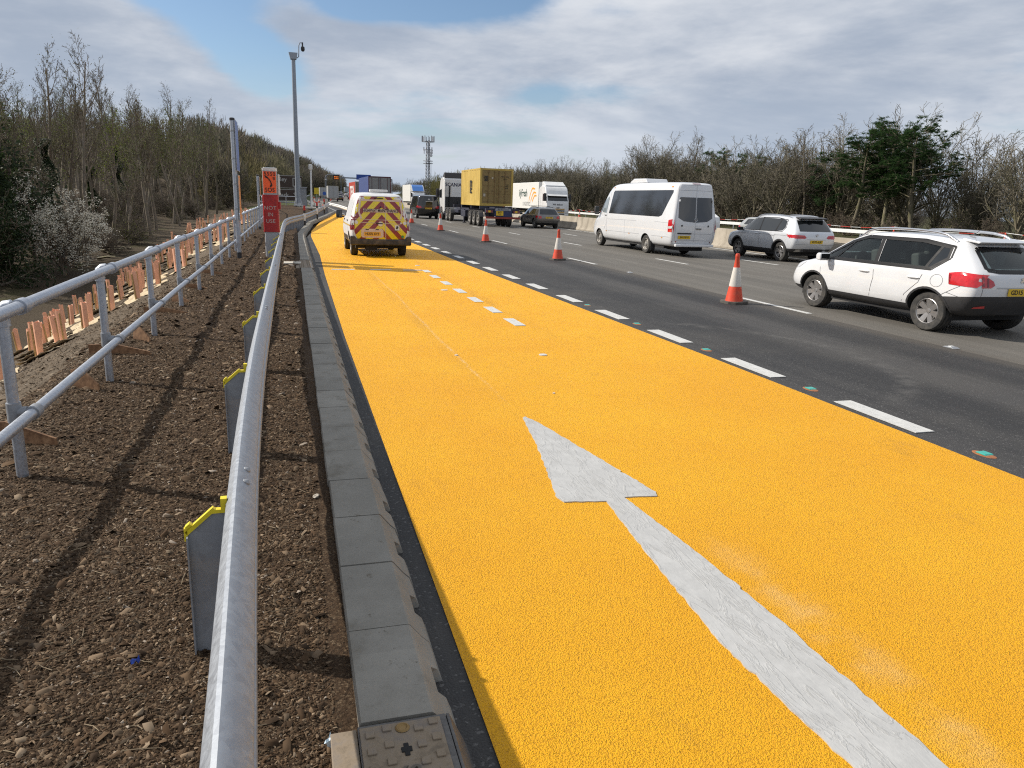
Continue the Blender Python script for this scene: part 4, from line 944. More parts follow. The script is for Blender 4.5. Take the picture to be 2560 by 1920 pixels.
def loft(stations, name, nmid=2, bulge_r=.05, bulge_f=.08, levels=2):
    """stations from rear to front: (yb, ym, ys, yr, zb, zs, zr, wb, wm, ws, wr)"""
    bm = bmesh.new(); rows = []
    for (yb, ym, ys_, yr, zb, zs, zr, wb, wm, ws, wr) in stations:
        zm = zb + .42 * (zs - zb); g = zr - zs; z6 = zs + max(.45 * g, g - .075)
        pts = [(0, zb, yb), (wb * .7, zb, yb), (wb, zb + .03, yb), (wm, zm, ym), (ws + (wm - ws) * .35, zs - .10 * (zs - zb), lerp(ym, ys_, .8)), (ws, zs, ys_), (lerp(ws, wr, .52), lerp(zs, z6, .5), lerp(ys_, yr, .5 * (z6 - zs) / max(g, .01))), (wr, z6, lerp(ys_, yr, (z6 - zs) / max(g, .01))), (wr - .085, zr - .018 * min(1, g * 4), yr), (wr * .45, zr - .002, yr), (0, zr, yr)]
        rt = [bm.verts.new((x, y, z)) for x, z, y in pts]; lf = [rt[0]] + [bm.verts.new((-x, y, z)) for x, z, y in pts[1:-1]] + [rt[-1]]
        rows.append((rt, lf))
    for (ra, la), (rb, lb) in zip(rows, rows[1:]):
        for i in range(len(ra) - 1):
            bm.faces.new((ra[i], rb[i], rb[i + 1], ra[i + 1])); bm.faces.new((la[i], la[i + 1], lb[i + 1], lb[i]))
    for (rt, lf), sgn, bl in ((rows[0], -1, bulge_r), (rows[-1], 1, bulge_f)):
        n = len(rt); mids = []
        for i in range(n):
            if i in (0, n - 1): mids.append([rt[i]] * 3); continue
            w = rt[i].co.x; k = 1.0
            mids.append([bm.verts.new((w * f, rt[i].co.y + sgn * bl * q, rt[i].co.z)) for f, q in ((.55, .72), (0, 1.0), (-.55, .72))])
        for i in range(n - 1):
            ch0 = [rt[i]] + mids[i] + [lf[i]]; ch1 = [rt[i + 1]] + mids[i + 1] + [lf[i + 1]]
            for k in range(4):
                q = [ch0[k], ch0[k + 1], ch1[k + 1], ch1[k]]; u = []
                for v in q:
                    if v not in u: u.append(v)
                if len(u) >= 3:
                    try: bm.faces.new(u)
                    except ValueError: pass
    bmesh.ops.recalc_face_normals(bm, faces=bm.faces)
    me = bpy.data.meshes.new(name); bm.to_mesh(me); bm.free()
    o = link(name, me); s = o.modifiers.new('s', 'SUBSURF'); s.levels = levels; s.render_levels = levels
    me2 = eval_mesh(o, name); kill(o); return me2

class Car:
    def __init__(s, name, label, cat, group, stations, paint, wheel_r, axles, track, loc, rz=0.0, lower=None, lowmat=None, scale=(1, 1, 1), bulge=(.05, .08), arch=None, hollow=None, levels=2, arch_w=.30):
        s.t = empty(name, loc, rz, label, cat, group); s.t.scale = scale
        me = loft(stations, 'body', bulge_r=bulge[0], bulge_f=bulge[1], levels=levels)
        bm = bmesh.new(); bm.from_mesh(me); s.bvh = BVHTree.FromBMesh(bm)
        for co, no in (lower or []):
            bmesh.ops.bisect_plane(bm, geom=list(bm.verts) + list(bm.edges) + list(bm.faces), plane_co=co, plane_no=no)
        if lower:
            for f in bm.faces:
                c = f.calc_center_median()
                if any((c - Vector(co)).dot(Vector(no)) < 0 for co, no in lower[:1]) or (len(lower) > 1 and all((c - Vector(co)).dot(Vector(no)) < 0 for co, no in lower[1:])): f.material_index = 1
        bm.to_mesh(me); bm.free()
        for m in (paint, lowmat or BLACKP, WELL, CABIN): me.materials.append(m)
        b = link('body', me); s.axles = axles; s.wheel_r = wheel_r; s.track = track
        cuts = []
        ar = arch or wheel_r * 1.15
        for y in axles:
            for sg in (-1, 1):
                k = MB(); prof = [(0, sg * (track - arch_w)), (ar, sg * (track - arch_w)), (ar, sg * (track + .5)), (0, sg * (track + .5))]
                k.lathe(prof, 40, 'X', (0, y, wheel_r)); kb = k.build('cut', [WELL]); q_ = bmesh.new(); q_.from_mesh(kb.data); bmesh.ops.remove_doubles(q_, verts=q_.verts, dist=1e-5); bmesh.ops.recalc_face_normals(q_, faces=q_.faces); q_.to_mesh(kb.data); q_.free(); cuts.append(kb)
        if hollow:
            k = MB(); k.prism(hollow['cavity'], -hollow['w'], hollow['w'], 'YZ'); cuts.append(k.build('cut', [CABIN]))
            for poly in hollow.get('side', []): k = MB(); k.prism(poly, -3, 3, 'YZ'); cuts.append(k.build('cut', [CABIN]))
            for poly, a, c in hollow.get('ends', []): k = MB(); k.prism(poly, a, c, 'XZ'); cuts.append(k.build('cut', [CABIN]))
        for kb in cuts:
            md = b.modifiers.new('b', 'BOOLEAN'); md.operation = 'DIFFERENCE'; md.object = kb; md.solver = 'EXACT'; md.material_mode = 'TRANSFER'
        me3 = eval_mesh(b, 'body'); kill(b)
        for kb in cuts: kill(kb)
        me3.name = 'body'; me3.polygons.foreach_set('use_smooth', [True] * len(me3.polygons)); me3.set_sharp_from_angle(angle=R(38))
        s.body = link('body', me3, s.t)
    def hit(s, a, b, ax):
        if ax == 'L': o, d = Vector((-4, a, b)), Vector((1, 0, 0))
        elif ax == 'R': o, d = Vector((4, a, b)), Vector((-1, 0, 0))
        elif ax == 'B': o, d = Vector((a, -12, b)), Vector((0, 1, 0))
        elif ax == 'F': o, d = Vector((a, 12, b)), Vector((0, -1, 0))
        else: o, d = Vector((a, b, 6)), Vector((0, 0, -1))
        co, no, i, dist = s.bvh.ray_cast(o, d)
        if co is None:
            g = {'L': (-1.0, a, b), 'R': (1.0, a, b), 'B': (a, -2.2, b), 'F': (a, 2.2, b)}.get(ax, (a, b, 1.4))
            co, no, i, dist = s.bvh.find_nearest(Vector(g))
        if no.dot(d) > 0: no = -no
        return co, no
    def decal_bm(s, poly, ax, off, res):
        bm = bmesh.new(); f = bm.faces.new([bm.verts.new((a, b, 0)) for a, b in poly]); bmesh.ops.triangulate(bm, faces=[f])
        xs_ = [p[0] for p in poly]; ys_ = [p[1] for p in poly]
        for lo, hi, nn in ((min(xs_), max(xs_), (1, 0, 0)), (min(ys_), max(ys_), (0, 1, 0))):
            k = max(1, int((hi - lo) / res))
            for i in range(1, k): bmesh.ops.bisect_plane(bm, geom=list(bm.verts) + list(bm.edges) + list(bm.faces), plane_co=tuple(q * lerp(lo, hi, i / k) for q in nn), plane_no=nn)
        for v in bm.verts:
            co, no = s.hit(v.co.x, v.co.y, ax); v.co = co + no * off
        d = {'L': (1, 0, 0), 'R': (-1, 0, 0), 'B': (0, 1, 0), 'F': (0, -1, 0), 'T': (0, 0, -1)}[ax]
        bm.normal_update()
        fl = [f for f in bm.faces if f.normal.dot(Vector(d)) > 0]
        if fl: bmesh.ops.reverse_faces(bm, faces=fl)
        return bm
    def decal(s, name, poly, ax, m, off=.004, res=.12, parent=None, thick=0.0, smooth=True):
        bm = s.decal_bm(poly, ax, off, res); me = bpy.data.meshes.new(name); bm.to_mesh(me); bm.free(); me.materials.append(m)
        if smooth: me.polygons.foreach_set('use_smooth', [True] * len(me.polygons))
        o = link(name, me, parent or s.t)
        if thick: md = o.modifiers.new('t', 'SOLIDIFY'); md.thickness = thick; md.offset = 1
        return o
    def both(s, name, poly, m, **k):
        return [s.decal(name, poly, 'L', m, **k), s.decal(name, poly, 'R', m, **k)]
    def lines(s, name, polys, ax, m=None, w=.007, off=.0025, res=.1):
        o = None; name = name[:-1] if name.endswith('s') and not name.endswith('ss') else name
        for pl in polys:
            out = bmesh.new()
            for (a, b), (c, d) in zip(pl, pl[1:]):
                dv = Vector((c - a, d - b, 0)); n = Vector((-dv.y, dv.x, 0)).normalized() * w / 2
                bm = s.decal_bm([(a + n.x, b + n.y), (a - n.x, b - n.y), (c - n.x, d - n.y), (c + n.x, d + n.y)], ax, off, res)
                t = bpy.data.meshes.new('t'); bm.to_mesh(t); bm.free(); out.from_mesh(t); bpy.data.meshes.remove(t)
            bmesh.ops.remove_doubles(out, verts=out.verts, dist=.004)
            me = bpy.data.meshes.new(name); out.to_mesh(me); out.free(); me.materials.append(m or SEAM); o = link(name, me, s.t)
        return o
    def wheels(s, w=.2, rim='alloy', spokes=5, rimr=None, me=None, dual=False):
        me = me or wheel_mesh(s.wheel_r, w, rim, spokes, rimr)
        for y in s.axles:
            for sg in (-1, 1):
                o = link('wheel', me[0], s.t, (sg * (s.track - w * .5), y, s.wheel_r), (0, 0, 0 if sg < 0 else math.pi)); o.rotation_euler.x = rng.uniform(0, 6) * 0
                link('rim', me[1], o)
                if dual: link('wheel', me[0], s.t, (sg * (s.track - w * 1.65), y, s.wheel_r), (0, 0, 0 if sg < 0 else math.pi))
    def plate(s, txt, x, z, w=.52, h=.115, size=.098):
        co, no = s.hit(x, z, 'B')
        pit = math.atan2(no.z, -no.y)
        b = MB(); b.box((0, 0, 0), (w, .012, h)); o = b.build('number_plate', [PLATE], s.t, bevel=.003, loc=co + no * .012, rot=(-pit, 0, 0))
        if txt: text('plate_lettering', txt, size, BLACKINK, o, (0, -.0075, 0), bold=.026, sx=.92, ext=.001)
        return o
    def mirror(s, y, z, x, m, size=(.22, .12, .17), yaw=0):
        for sg in (-1, 1):
            b = MB(); b.prism([(-size[1] / 2, -size[2] / 2), (size[1] * .4, -size[2] * .4), (size[1] * .5, size[2] * .2), (size[1] * .2, size[2] / 2), (-size[1] / 2, size[2] * .46)], -size[0] / 2, size[0] / 2, 'YZ')
            b.box((-sg * size[0] * .62, .01, -size[2] * .3), (size[0] * .5, .05, .05), 1)
            o = b.build('wing_mirror', [m, BLACKP], s.t, bevel=.025, smooth=50, loc=(sg * (x + size[0] * .55), y, z), seg=3)
            g = MB(); g.box((0, -size[1] / 2 - .003, 0), (size[0] * .8, .004, size[2] * .75)); g.build('mirror_glass', [GLASSD], o)

def wheel_mesh(r, w, rim='alloy', spokes=5, rimr=None):
    rr_ = rimr or r * .64
    b = MB(); h = w / 2
    b.lathe([(rr_ * .98, -h * .72), (rr_, -h * .92), (rr_ + .02, -h), (r * .93, -h * .98), (r * .985, -h * .82), (r, -h * .55), (r, h * .55), (r * .985, h * .82), (r * .93, h * .98), (rr_ + .02, h), (rr_, h * .92), (rr_ * .98, h * .7)], 48, 'X')
    for g in (-.3, 0, .3): b.lathe([(r + .0006, w * g - .006), (r + .001, w * g), (r + .0006, w * g + .006)], 48, 'X', mi=1)
    ty = b.mesh('tyre', [TYRE, WELL], 40)
    b = MB(); m0 = ALLOY if rim == 'alloy' else STEELW
    # outer face is at x = -h (left wheels)
    b.lathe([(rr_ * 1.0, -h * .93), (rr_ * .965, -h * .97), (rr_ * .925, -h * .90), (rr_ * .9, -h * .35), (rr_ * .9, h * .6)], 40, 'X')
    b.lathe([(0, -h * .12), (rr_ * .9, -h * .12), (rr_ * .9, -.02)], 32, 'X', mi=1)
    if rim == 'alloy':
        for k in range(spokes):
            a = 2 * math.pi * k / spokes
            for da in (-.20, .20) if spokes <= 5 else (0,):
                ww = rr_ * (.115 if spokes <= 5 else .22)
                M_ = Matrix.Rotation(a + da, 3, 'X'); i0 = len(b.v)
                pr = [(-h * .60, ww * .75, .14 * rr_), (-h * .60, -ww * .75, .14 * rr_), (-h * .86, -ww * 1.05, rr_ * .93), (-h * .86, ww * 1.05, rr_ * .93)]
                vs = [M_ @ Vector(p) for p in pr] + [M_ @ Vector((p[0] + .035, p[1] * 1.25, p[2])) for p in pr]
                b.add(vs, [(0, 1, 2, 3), (0, 4, 5, 1), (1, 5, 6, 2), (2, 6, 7, 3), (3, 7, 4, 0)])
        b.lathe([(0, -h * .72), (rr_ * .16, -h * .70), (rr_ * .21, -h * .58), (rr_ * .2, -h * .2)], 20, 'X')
    else:
        b.lathe([(rr_ * .9, -h * .5), (rr_ * .72, -h * .35), (rr_ * .62, -h * .62), (rr_ * .40, -h * .62), (rr_ * .34, -h * .9), (rr_ * .2, -h * 1.0), (0, -h * 1.0)], 30, 'X')
        for k in range(8): a = 2 * math.pi * k / 8; b.tube([(-h * .6, math.cos(a) * rr_ * .5, math.sin(a) * rr_ * .5), (-h * .72, math.cos(a) * rr_ * .5, math.sin(a) * rr_ * .5)], .014, 6); b.lathe([(0, -h * .475), (rr_ * .075, -h * .475)], 8, 'X', (0, math.cos(a + .4) * rr_ * .80, math.sin(a + .4) * rr_ * .80), 1)
    return ty, b.mesh('rim', [m0, WELL], 35)

def roof_rail(c, y0, y1, x, z, hgt, m, r=.018):
    for sg in (-1, 1):
        b = MB(); n = 10; pts = []
        for i in range(n + 1):
            u = i / n; y = lerp(y0, y1, u); co, no = c.hit(sg * x, y, 'T'); e = min(1, min(u, 1 - u) * 7); pts.append((sg * x, y, co.z - .01 + hgt * e ** .6))
        b.tube(pts, [r] * len(pts), 8); b.build('roof_rail', [m], c.t, smooth=60)
def seats(c, rows, z, w):
    for y in rows:
        for x in (-.36, .36):
            b = MB(); b.box((x, y, z + .2), (.5, .16, .62), M=Matrix.Rotation(R(-10), 3, 'X')); b.box((x, y - .05, z + .58), (.27, .11, .19)); b.box((x, y + .22, z - .1), (.5, .5, .16)); b.build('seat', [CABIN], c.t, bevel=.04)

# --- white crossover, nearest
def crossover():
    st = [(-1.93, -2.07, -2.03, -1.55, .36, 1.0, 1.475, .62, .74, .70, .50), (-1.87, -2.01, -1.95, -1.50, .33, 1.0, 1.50, .74, .84, .80, .575), (-1.72, -1.78, -1.72, -1.38, .30, 1.0, 1.525, .78, .865, .835, .60),
          (-1.25, -1.25, -1.25, -1.1, .27, 1.0, 1.55, .80, .875, .85, .625), (-.5, -.5, -.5, -.5, .24, .985, 1.57, .80, .875, .862, .645), (.15, .15, .15, .10, .24, .965, 1.56, .80, .875, .862, .645), (.55, .55, .55, .45, .24, .95, 1.515, .80, .875, .86, .64),
          (1.0, 1.0, 1.0, .95, .24, .935, 1.27, .80, .875, .855, .66), (1.32, 1.32, 1.32, 1.3, .25, .925, 1.02, .80, .87, .84, .69), (1.7, 1.72, 1.7, 1.7, .27, .88, .945, .78, .86, .79, .62), (1.93, 1.99, 1.94, 1.92, .29, .78, .83, .70, .79, .70, .52), (1.99, 2.07, 2.01, 1.98, .34, .70, .74, .55, .64, .56, .40)]
    c = Car('white_crossover', 'white five-door crossover car with roof rails and red wraparound lamps, closest vehicle on the right', 'car', None, st, PAINTW, .325, (-1.28, 1.26), .80, (10.66, 10.98, .0),
            lower=[((0, 0, .40), (0, 0, 1)), ((0, -1.5, .60), (0, .12, 1)), ((0, -1.42, 0), (0, 1, 0.0))], lowmat=BLACKP, scale=(1.05, 1.09, .985), arch=.375,
            hollow={'cavity': [(-1.5, .95), (1.15, .9), (.55, 1.40), (.2, 1.47), (-1.2, 1.47), (-1.55, 1.2)], 'w': .60,
                    'side': [[(1.12, 1.01), (-.14, 1.02), (-.06, 1.43), (.28, 1.43), (.56, 1.33)], [(-.22, 1.02), (-1.22, 1.03), (-1.32, 1.36), (-.85, 1.42), (-.15, 1.43)]],
                    'ends': [([(-.48, 1.08), (.48, 1.08), (.44, 1.36), (-.44, 1.36)], -2.5, -1.0), ([(-.52, 1.10), (.52, 1.10), (.44, 1.40), (-.44, 1.40)], .4, 2.0)]})
    c.wheels(.205, 'alloy', 7)
    frame = [(1.22, .985), (-1.28, 1.0), (-1.50, 1.20), (-1.46, 1.38), (-.9, 1.46), (.26, 1.46), (.62, 1.34)]
    for sd in 'LR':
        fr = c.lines('window_frame', [frame + [frame[0]]], sd, WTRIM, w=.03, off=.003); ins = [(y + (-.14 - y) * .035, z + (1.21 - z) * .10) for y, z in frame]; c.lines('window_frame', [ins + [ins[0]]], sd, WTRIM, w=.04, off=.0032)
        c.lines('window_pillar', [[(-.18, 1.0), (-.10, 1.45)]], sd, WTRIM, w=.075, off=.0035); c.lines('window_pillar', [[(-1.16, 1.0), (-1.27, 1.40)]], sd, WTRIM, w=.05, off=.0035); c.lines('window_pillar', [[(.80, .99), (.50, 1.36)]], sd, WTRIM, w=.022, off=.0035)
        c.decal('side_window', [(1.15, .995), (-.16, 1.005), (-.08, 1.445), (.27, 1.445), (.58, 1.34)], sd, GLASSC, off=-.004)
        c.decal('side_window', [(-.20, 1.005), (-1.14, 1.015), (-1.25, 1.39), (-.88, 1.44), (-.13, 1.445)], sd, GLASSC, off=-.004)
        c.decal('quarter_window', [(-1.19, 1.01), (-1.28, 1.02), (-1.47, 1.2), (-1.43, 1.36), (-1.29, 1.39)], sd, GLASSD, off=.002)
        c.lines('door_seams', [[(1.02, .97), (1.10, .80), (1.06, .48), (.98, .42)], [(-.16, .99), (-.19, .75), (-.12, .42)], [(-1.18, 1.0), (-1.10, .78), (-.86, .55), (-.80, .42)], [(-1.98, .60), (-1.62, .68)], [(-1.45, .58), (-1.68, .72), (-1.82, .80)]], sd, w=.008)
        c.lines('fuel_flap_seam', [[(-1.42 + .11 * math.cos(a), .84 + .10 * math.sin(a)) for a in np.linspace(0, 2 * math.pi, 15)]] if sd == 'L' else [[(-1.4, .84), (-1.41, .84)]], sd, w=.005)
        for y in (.02, -1.0):
            co, no = c.hit(y, .845, sd); b = MB(); b.tube([(0, -.11, 0), (0, -.05, .004), (0, .05, .004), (0, .11, 0)], [.008, .021, .021, .010], 10); b.build('door_handle', [PAINTW], c.t, smooth=60, loc=co + no * .012)
        s_ = -1 if sd == 'L' else 1
        c.decal('tail_lamp', [(-1.60, .985), (-1.78, 1.02), (-2.03, .99), (-2.05, .88), (-2.02, .80), (-1.64, .812), (-1.80, .838), (-1.90, .875), (-1.90, .925), (-1.80, .962)], sd, REDL, off=.008, res=.05)
        c.decal('tail_lamp', [(s_ * .69, .985), (s_ * .64, .975), (s_ * .52, .90), (s_ * .49, .84), (s_ * .55, .80), (s_ * .69, .795)], 'B', REDL, off=.008, res=.04)
        c.lines('lamp_bands', [[(s_ * .68, .96), (s_ * .67, .82)], [(s_ * .61, .94), (s_ * .60, .81)]], 'B', REDLD, w=.03, off=.011)
        c.lines('arch_trim', [[(-1.28 + .388 * math.cos(a), .325 + .388 * math.sin(a)) for a in np.linspace(R(6), R(174), 15)]], sd, BLACKP, w=.034, off=.005)
        c.lines('arch_trim', [[(1.26 + .388 * math.cos(a), .325 + .388 * math.sin(a)) for a in np.linspace(R(6), R(174), 15)]], sd, BLACKP, w=.034, off=.005)
        c.decal('headlamp', [(1.52, .88), (1.88, .80), (1.93, .72), (1.74, .74)], sd, CLEARL, off=.006, res=.06)
    c.decal('rear_window', [(-.58, 1.06), (-.40, 1.03), (.40, 1.03), (.58, 1.06), (.50, 1.34), (.45, 1.37), (-.45, 1.37), (-.50, 1.34)], 'B', GLASSC, off=.003)
    c.lines('rear_window_frame', [[(-.57, 1.065), (-.40, 1.04), (.40, 1.04), (.57, 1.065), (.49, 1.34), (.44, 1.365), (-.44, 1.365), (-.49, 1.34), (-.57, 1.065)]], 'B', WTRIM, w=.06, off=.005)
    c.decal('windscreen', [(-.60, 1.06), (.60, 1.06), (.52, 1.42), (-.52, 1.42)], 'F', GLASSC, off=.003)
    b = MB(); b.prism([(-1.74, 1.475), (-1.71, 1.445), (-1.42, 1.48), (-1.42, 1.525)], -.50, .50, 'YZ'); b.build('roof_spoiler', [PAINTW], c.t, bevel=.015)
    c.lines('tailgate_seams', [[(-.66, 1.0), (-.68, .60)], [(.66, 1.0), (.68, .60)], [(-.68, .60), (.68, .60)]], 'B', w=.008)
    c.lines('rear_step', [[(-.45, .80), (.45, .80)]], 'B', mat('crease', (.42, .43, .45), .4), w=.02, off=.004)
    c.plate('GD15 HRG', .0, .735)
    for x in (-.62, .62): c.decal('rear_reflector', [(x - .09, .47), (x + .09, .48), (x + .07, .52), (x - .08, .50)], 'B', REDL, off=.008)
    co, no = c.hit(0, .92, 'B'); e = MB(); e.prism([(-.03, -.045), (0, -.02), (.02, -.05), (.025, -.01), (.045, .02), (.01, .02), (.03, .05), (-.01, .045), (-.04, .02), (-.015, .01), (-.045, -.02)], 0, .006, 'XZ'); e.build('tailgate_emblem', [CHROME], c.t, loc=co + no * .012)
    c.mirror(.92, 1.02, .86, PAINTW, (.22, .13, .15))
    roof_rail(c, -1.42, .55, .56, 1.55, .09, CHROME, .024)
    b = MB(); b.prism([(-.06, 0), (.06, 0), (-.03, .04)], -.015, .015, 'YZ'); b.tube([(0, -.03, .03), (0, -.12, .10)], .004, 5); b.build('roof_aerial', [BLACKP], c.t, loc=(0, -1.15, 1.552))
    seats(c, (.10, -.75), .72, .6)
    b = MB(); b.tube([(-.36 + .17 * math.cos(a), .62 + .05 * math.sin(a), .98 + .16 * math.sin(a)) for a in np.linspace(0, 6.3, 20)], .016, 6); b.box((0, .85, .90), (1.2, .35, .14)); b.build('dashboard', [CABIN], c.t)
    b = MB(); b.box2((-.7, -1.6, .22), (.7, 1.7, .34)); b.build('underbody', [UNDER], c.t)
crossover()

# --- silver SUV
def silver_suv():
    st = [(-2.05, -2.22, -2.18, -1.80, .40, 1.06, 1.56, .68, .80, .77, .54), (-1.98, -2.15, -2.08, -1.74, .36, 1.06, 1.60, .80, .90, .86, .62), (-1.8, -1.86, -1.82, -1.6, .32, 1.06, 1.635, .85, .92, .90, .645), (-1.2, -1.2, -1.2, -1.1, .28, 1.055, 1.66, .86, .925, .905, .67),
          (-.4, -.4, -.4, -.4, .26, 1.04, 1.675, .86, .925, .91, .685), (.25, .25, .25, .2, .26, 1.03, 1.66, .86, .925, .91, .685), (.6, .6, .6, .5, .26, 1.02, 1.61, .86, .925, .91, .68), (1.0, 1.0, 1.0, .95, .26, 1.01, 1.36, .86, .925, .905, .69), (1.35, 1.35, 1.35, 1.32, .27, 1.0, 1.09, .86, .92, .89, .73), (1.85, 1.88, 1.85, 1.85, .29, .95, 1.01, .83, .91, .84, .66), (2.1, 2.17, 2.12, 2.1, .31, .86, .91, .76, .85, .76, .58), (2.17, 2.25, 2.2, 2.16, .36, .76, .80, .6, .7, .62, .42)]
    c = Car('silver_suv', 'silver SUV with roof rails and dark rear window, right of the white minibus', 'car', None, st, PAINTS, .355, (-1.35, 1.33), .845, (18.05, 25.2, 0), lower=[((0, 0, .44), (0, 0, 1)), ((0, -1.6, .50), (0, 0, 1)), ((0, -1.5, 0), (0, 1, 0))], scale=(1.0, 1.02, 1.0), arch=.41)
    c.wheels(.23, 'alloy', 5)
    for sd in 'LR':
        s_ = -1 if sd == 'L' else 1
        c.decal('side_window', [(1.15, 1.075), (-.05, 1.085), (-.0, 1.54), (.32, 1.53), (.60, 1.44)], sd, GLASSD); c.decal('side_window', [(-.12, 1.085), (-1.02, 1.09), (-1.10, 1.53), (-.06, 1.545)], sd, GLASSD); c.decal('quarter_window', [(-1.08, 1.095), (-1.42, 1.12), (-1.52, 1.22), (-1.44, 1.47), (-1.15, 1.525)], sd, GLASSD)
        c.lines('window_frame', [[(1.2, 1.06), (-1.45, 1.09), (-1.56, 1.22), (-1.46, 1.50), (-.9, 1.56), (.3, 1.56), (.65, 1.45), (1.2, 1.06)]], sd, WTRIM, w=.025, off=.003)
        c.lines('door_seams', [[(1.08, 1.04), (1.10, .7), (1.0, .46)], [(-.1, 1.07), (-.12, .7), (-.08, .46)], [(-1.08, 1.07), (-1.0, .8), (-.85, .46)], [(1.6, .93), (1.1, .93), (-1.6, .955), (-2.0, .94)]], sd, w=.009)
        for a in (-1.35, 1.33): c.lines('arch_trim', [[(a + .435 * math.cos(t_), .355 + .435 * math.sin(t_)) for t_ in np.linspace(R(3), R(177), 15)]], sd, BLACKP, w=.055, off=.005)
        c.lines('window_pillar', [[(-.085, 1.08), (-.03, 1.55)], [(-1.05, 1.09), (-1.13, 1.53)]], sd, WTRIM, w=.07, off=.0045)
        for y in (.06, -.92):
            co, no = c.hit(y, .945, sd); b = MB(); b.tube([(0, -.11, 0), (0, 0, .004), (0, .11, 0)], [.012, .02, .012], 8); b.build('door_handle', [PAINTS], c.t, smooth=60, loc=co + no * .012)
        c.decal('tail_lamp', [(-1.78, .93), (-1.85, .99), (-2.15, 1.0), (-2.2, .90), (-2.0, .885)], sd, REDL, off=.007, res=.05); c.decal('tail_lamp', [(s_ * .9, 1.0), (s_ * .50, .985), (s_ * .42, .90), (s_ * .5, .87), (s_ * .9, .87)], 'B', REDL, off=.007, res=.06)
        c.lines('lamp_bands', [[(s_ * .88, .93), (s_ * .55, .92)]], 'B', REDLD, w=.025, off=.010)
        c.decal('exhaust_trim', [(s_ * .72, .40), (s_ * .38, .41), (s_ * .42, .46), (s_ * .7, .465)], 'B', CHROME, off=.008, res=.1)
        c.decal('headlamp', [(1.6, .93), (2.05, .87), (2.1, .78), (1.85, .80)], sd, CLEARL, off=.006, res=.06)
    c.decal('rear_window', [(-.66, 1.12), (.66, 1.12), (.60, 1.50), (-.60, 1.50)], 'B', GLASSD, off=.004); c.decal('windscreen', [(-.66, 1.15), (.66, 1.15), (.56, 1.52), (-.56, 1.52)], 'F', GLASSD, off=.004)
    b = MB(); b.prism([(-2.02, 1.575), (-1.98, 1.545), (-1.7, 1.59), (-1.7, 1.63)], -.58, .58, 'YZ'); b.build('roof_spoiler', [BLACKP], c.t, bevel=.015)
    c.lines('tailgate_seams', [[(-.74, 1.0), (-.78, .66)], [(.74, 1.0), (.78, .66)], [(-.78, .66), (.78, .66)], [(-.4, .84), (.4, .84)]], 'B', w=.009); c.lines('bumper_trim', [[(-.8, .50), (.8, .50)]], 'B', CHROME, w=.02, off=.005)
    c.plate('VU72 AUE', 0, .76); roof_rail(c, -1.6, .6, .60, 1.66, .05, CHROME, .018)
    co, no = c.hit(0, .99, 'B'); e = MB(); e.lathe([(.035, 0), (.055, .006), (.055, 0)], 18, 'Y'); e.lathe([(.04, .004), (.046, -.004), (.052, .004)], 18, 'Y'); e.prism([(-.035, .03), (-.02, .03), (0, -.01), (.02, .03), (.035, .03), (.008, -.035), (0, -.015), (-.008, -.035)], -.005, .005, 'XZ'); e.build('tailgate_emblem', [CHROME], c.t, loc=co + no * .01)
    c.mirror(1.0, 1.08, .91, BLACKP, (.22, .13, .15))
    b = MB(); b.box2((-.75, -1.8, .24), (.75, 1.8, .36)); b.build('underbody', [UNDER], c.t)
silver_suv()

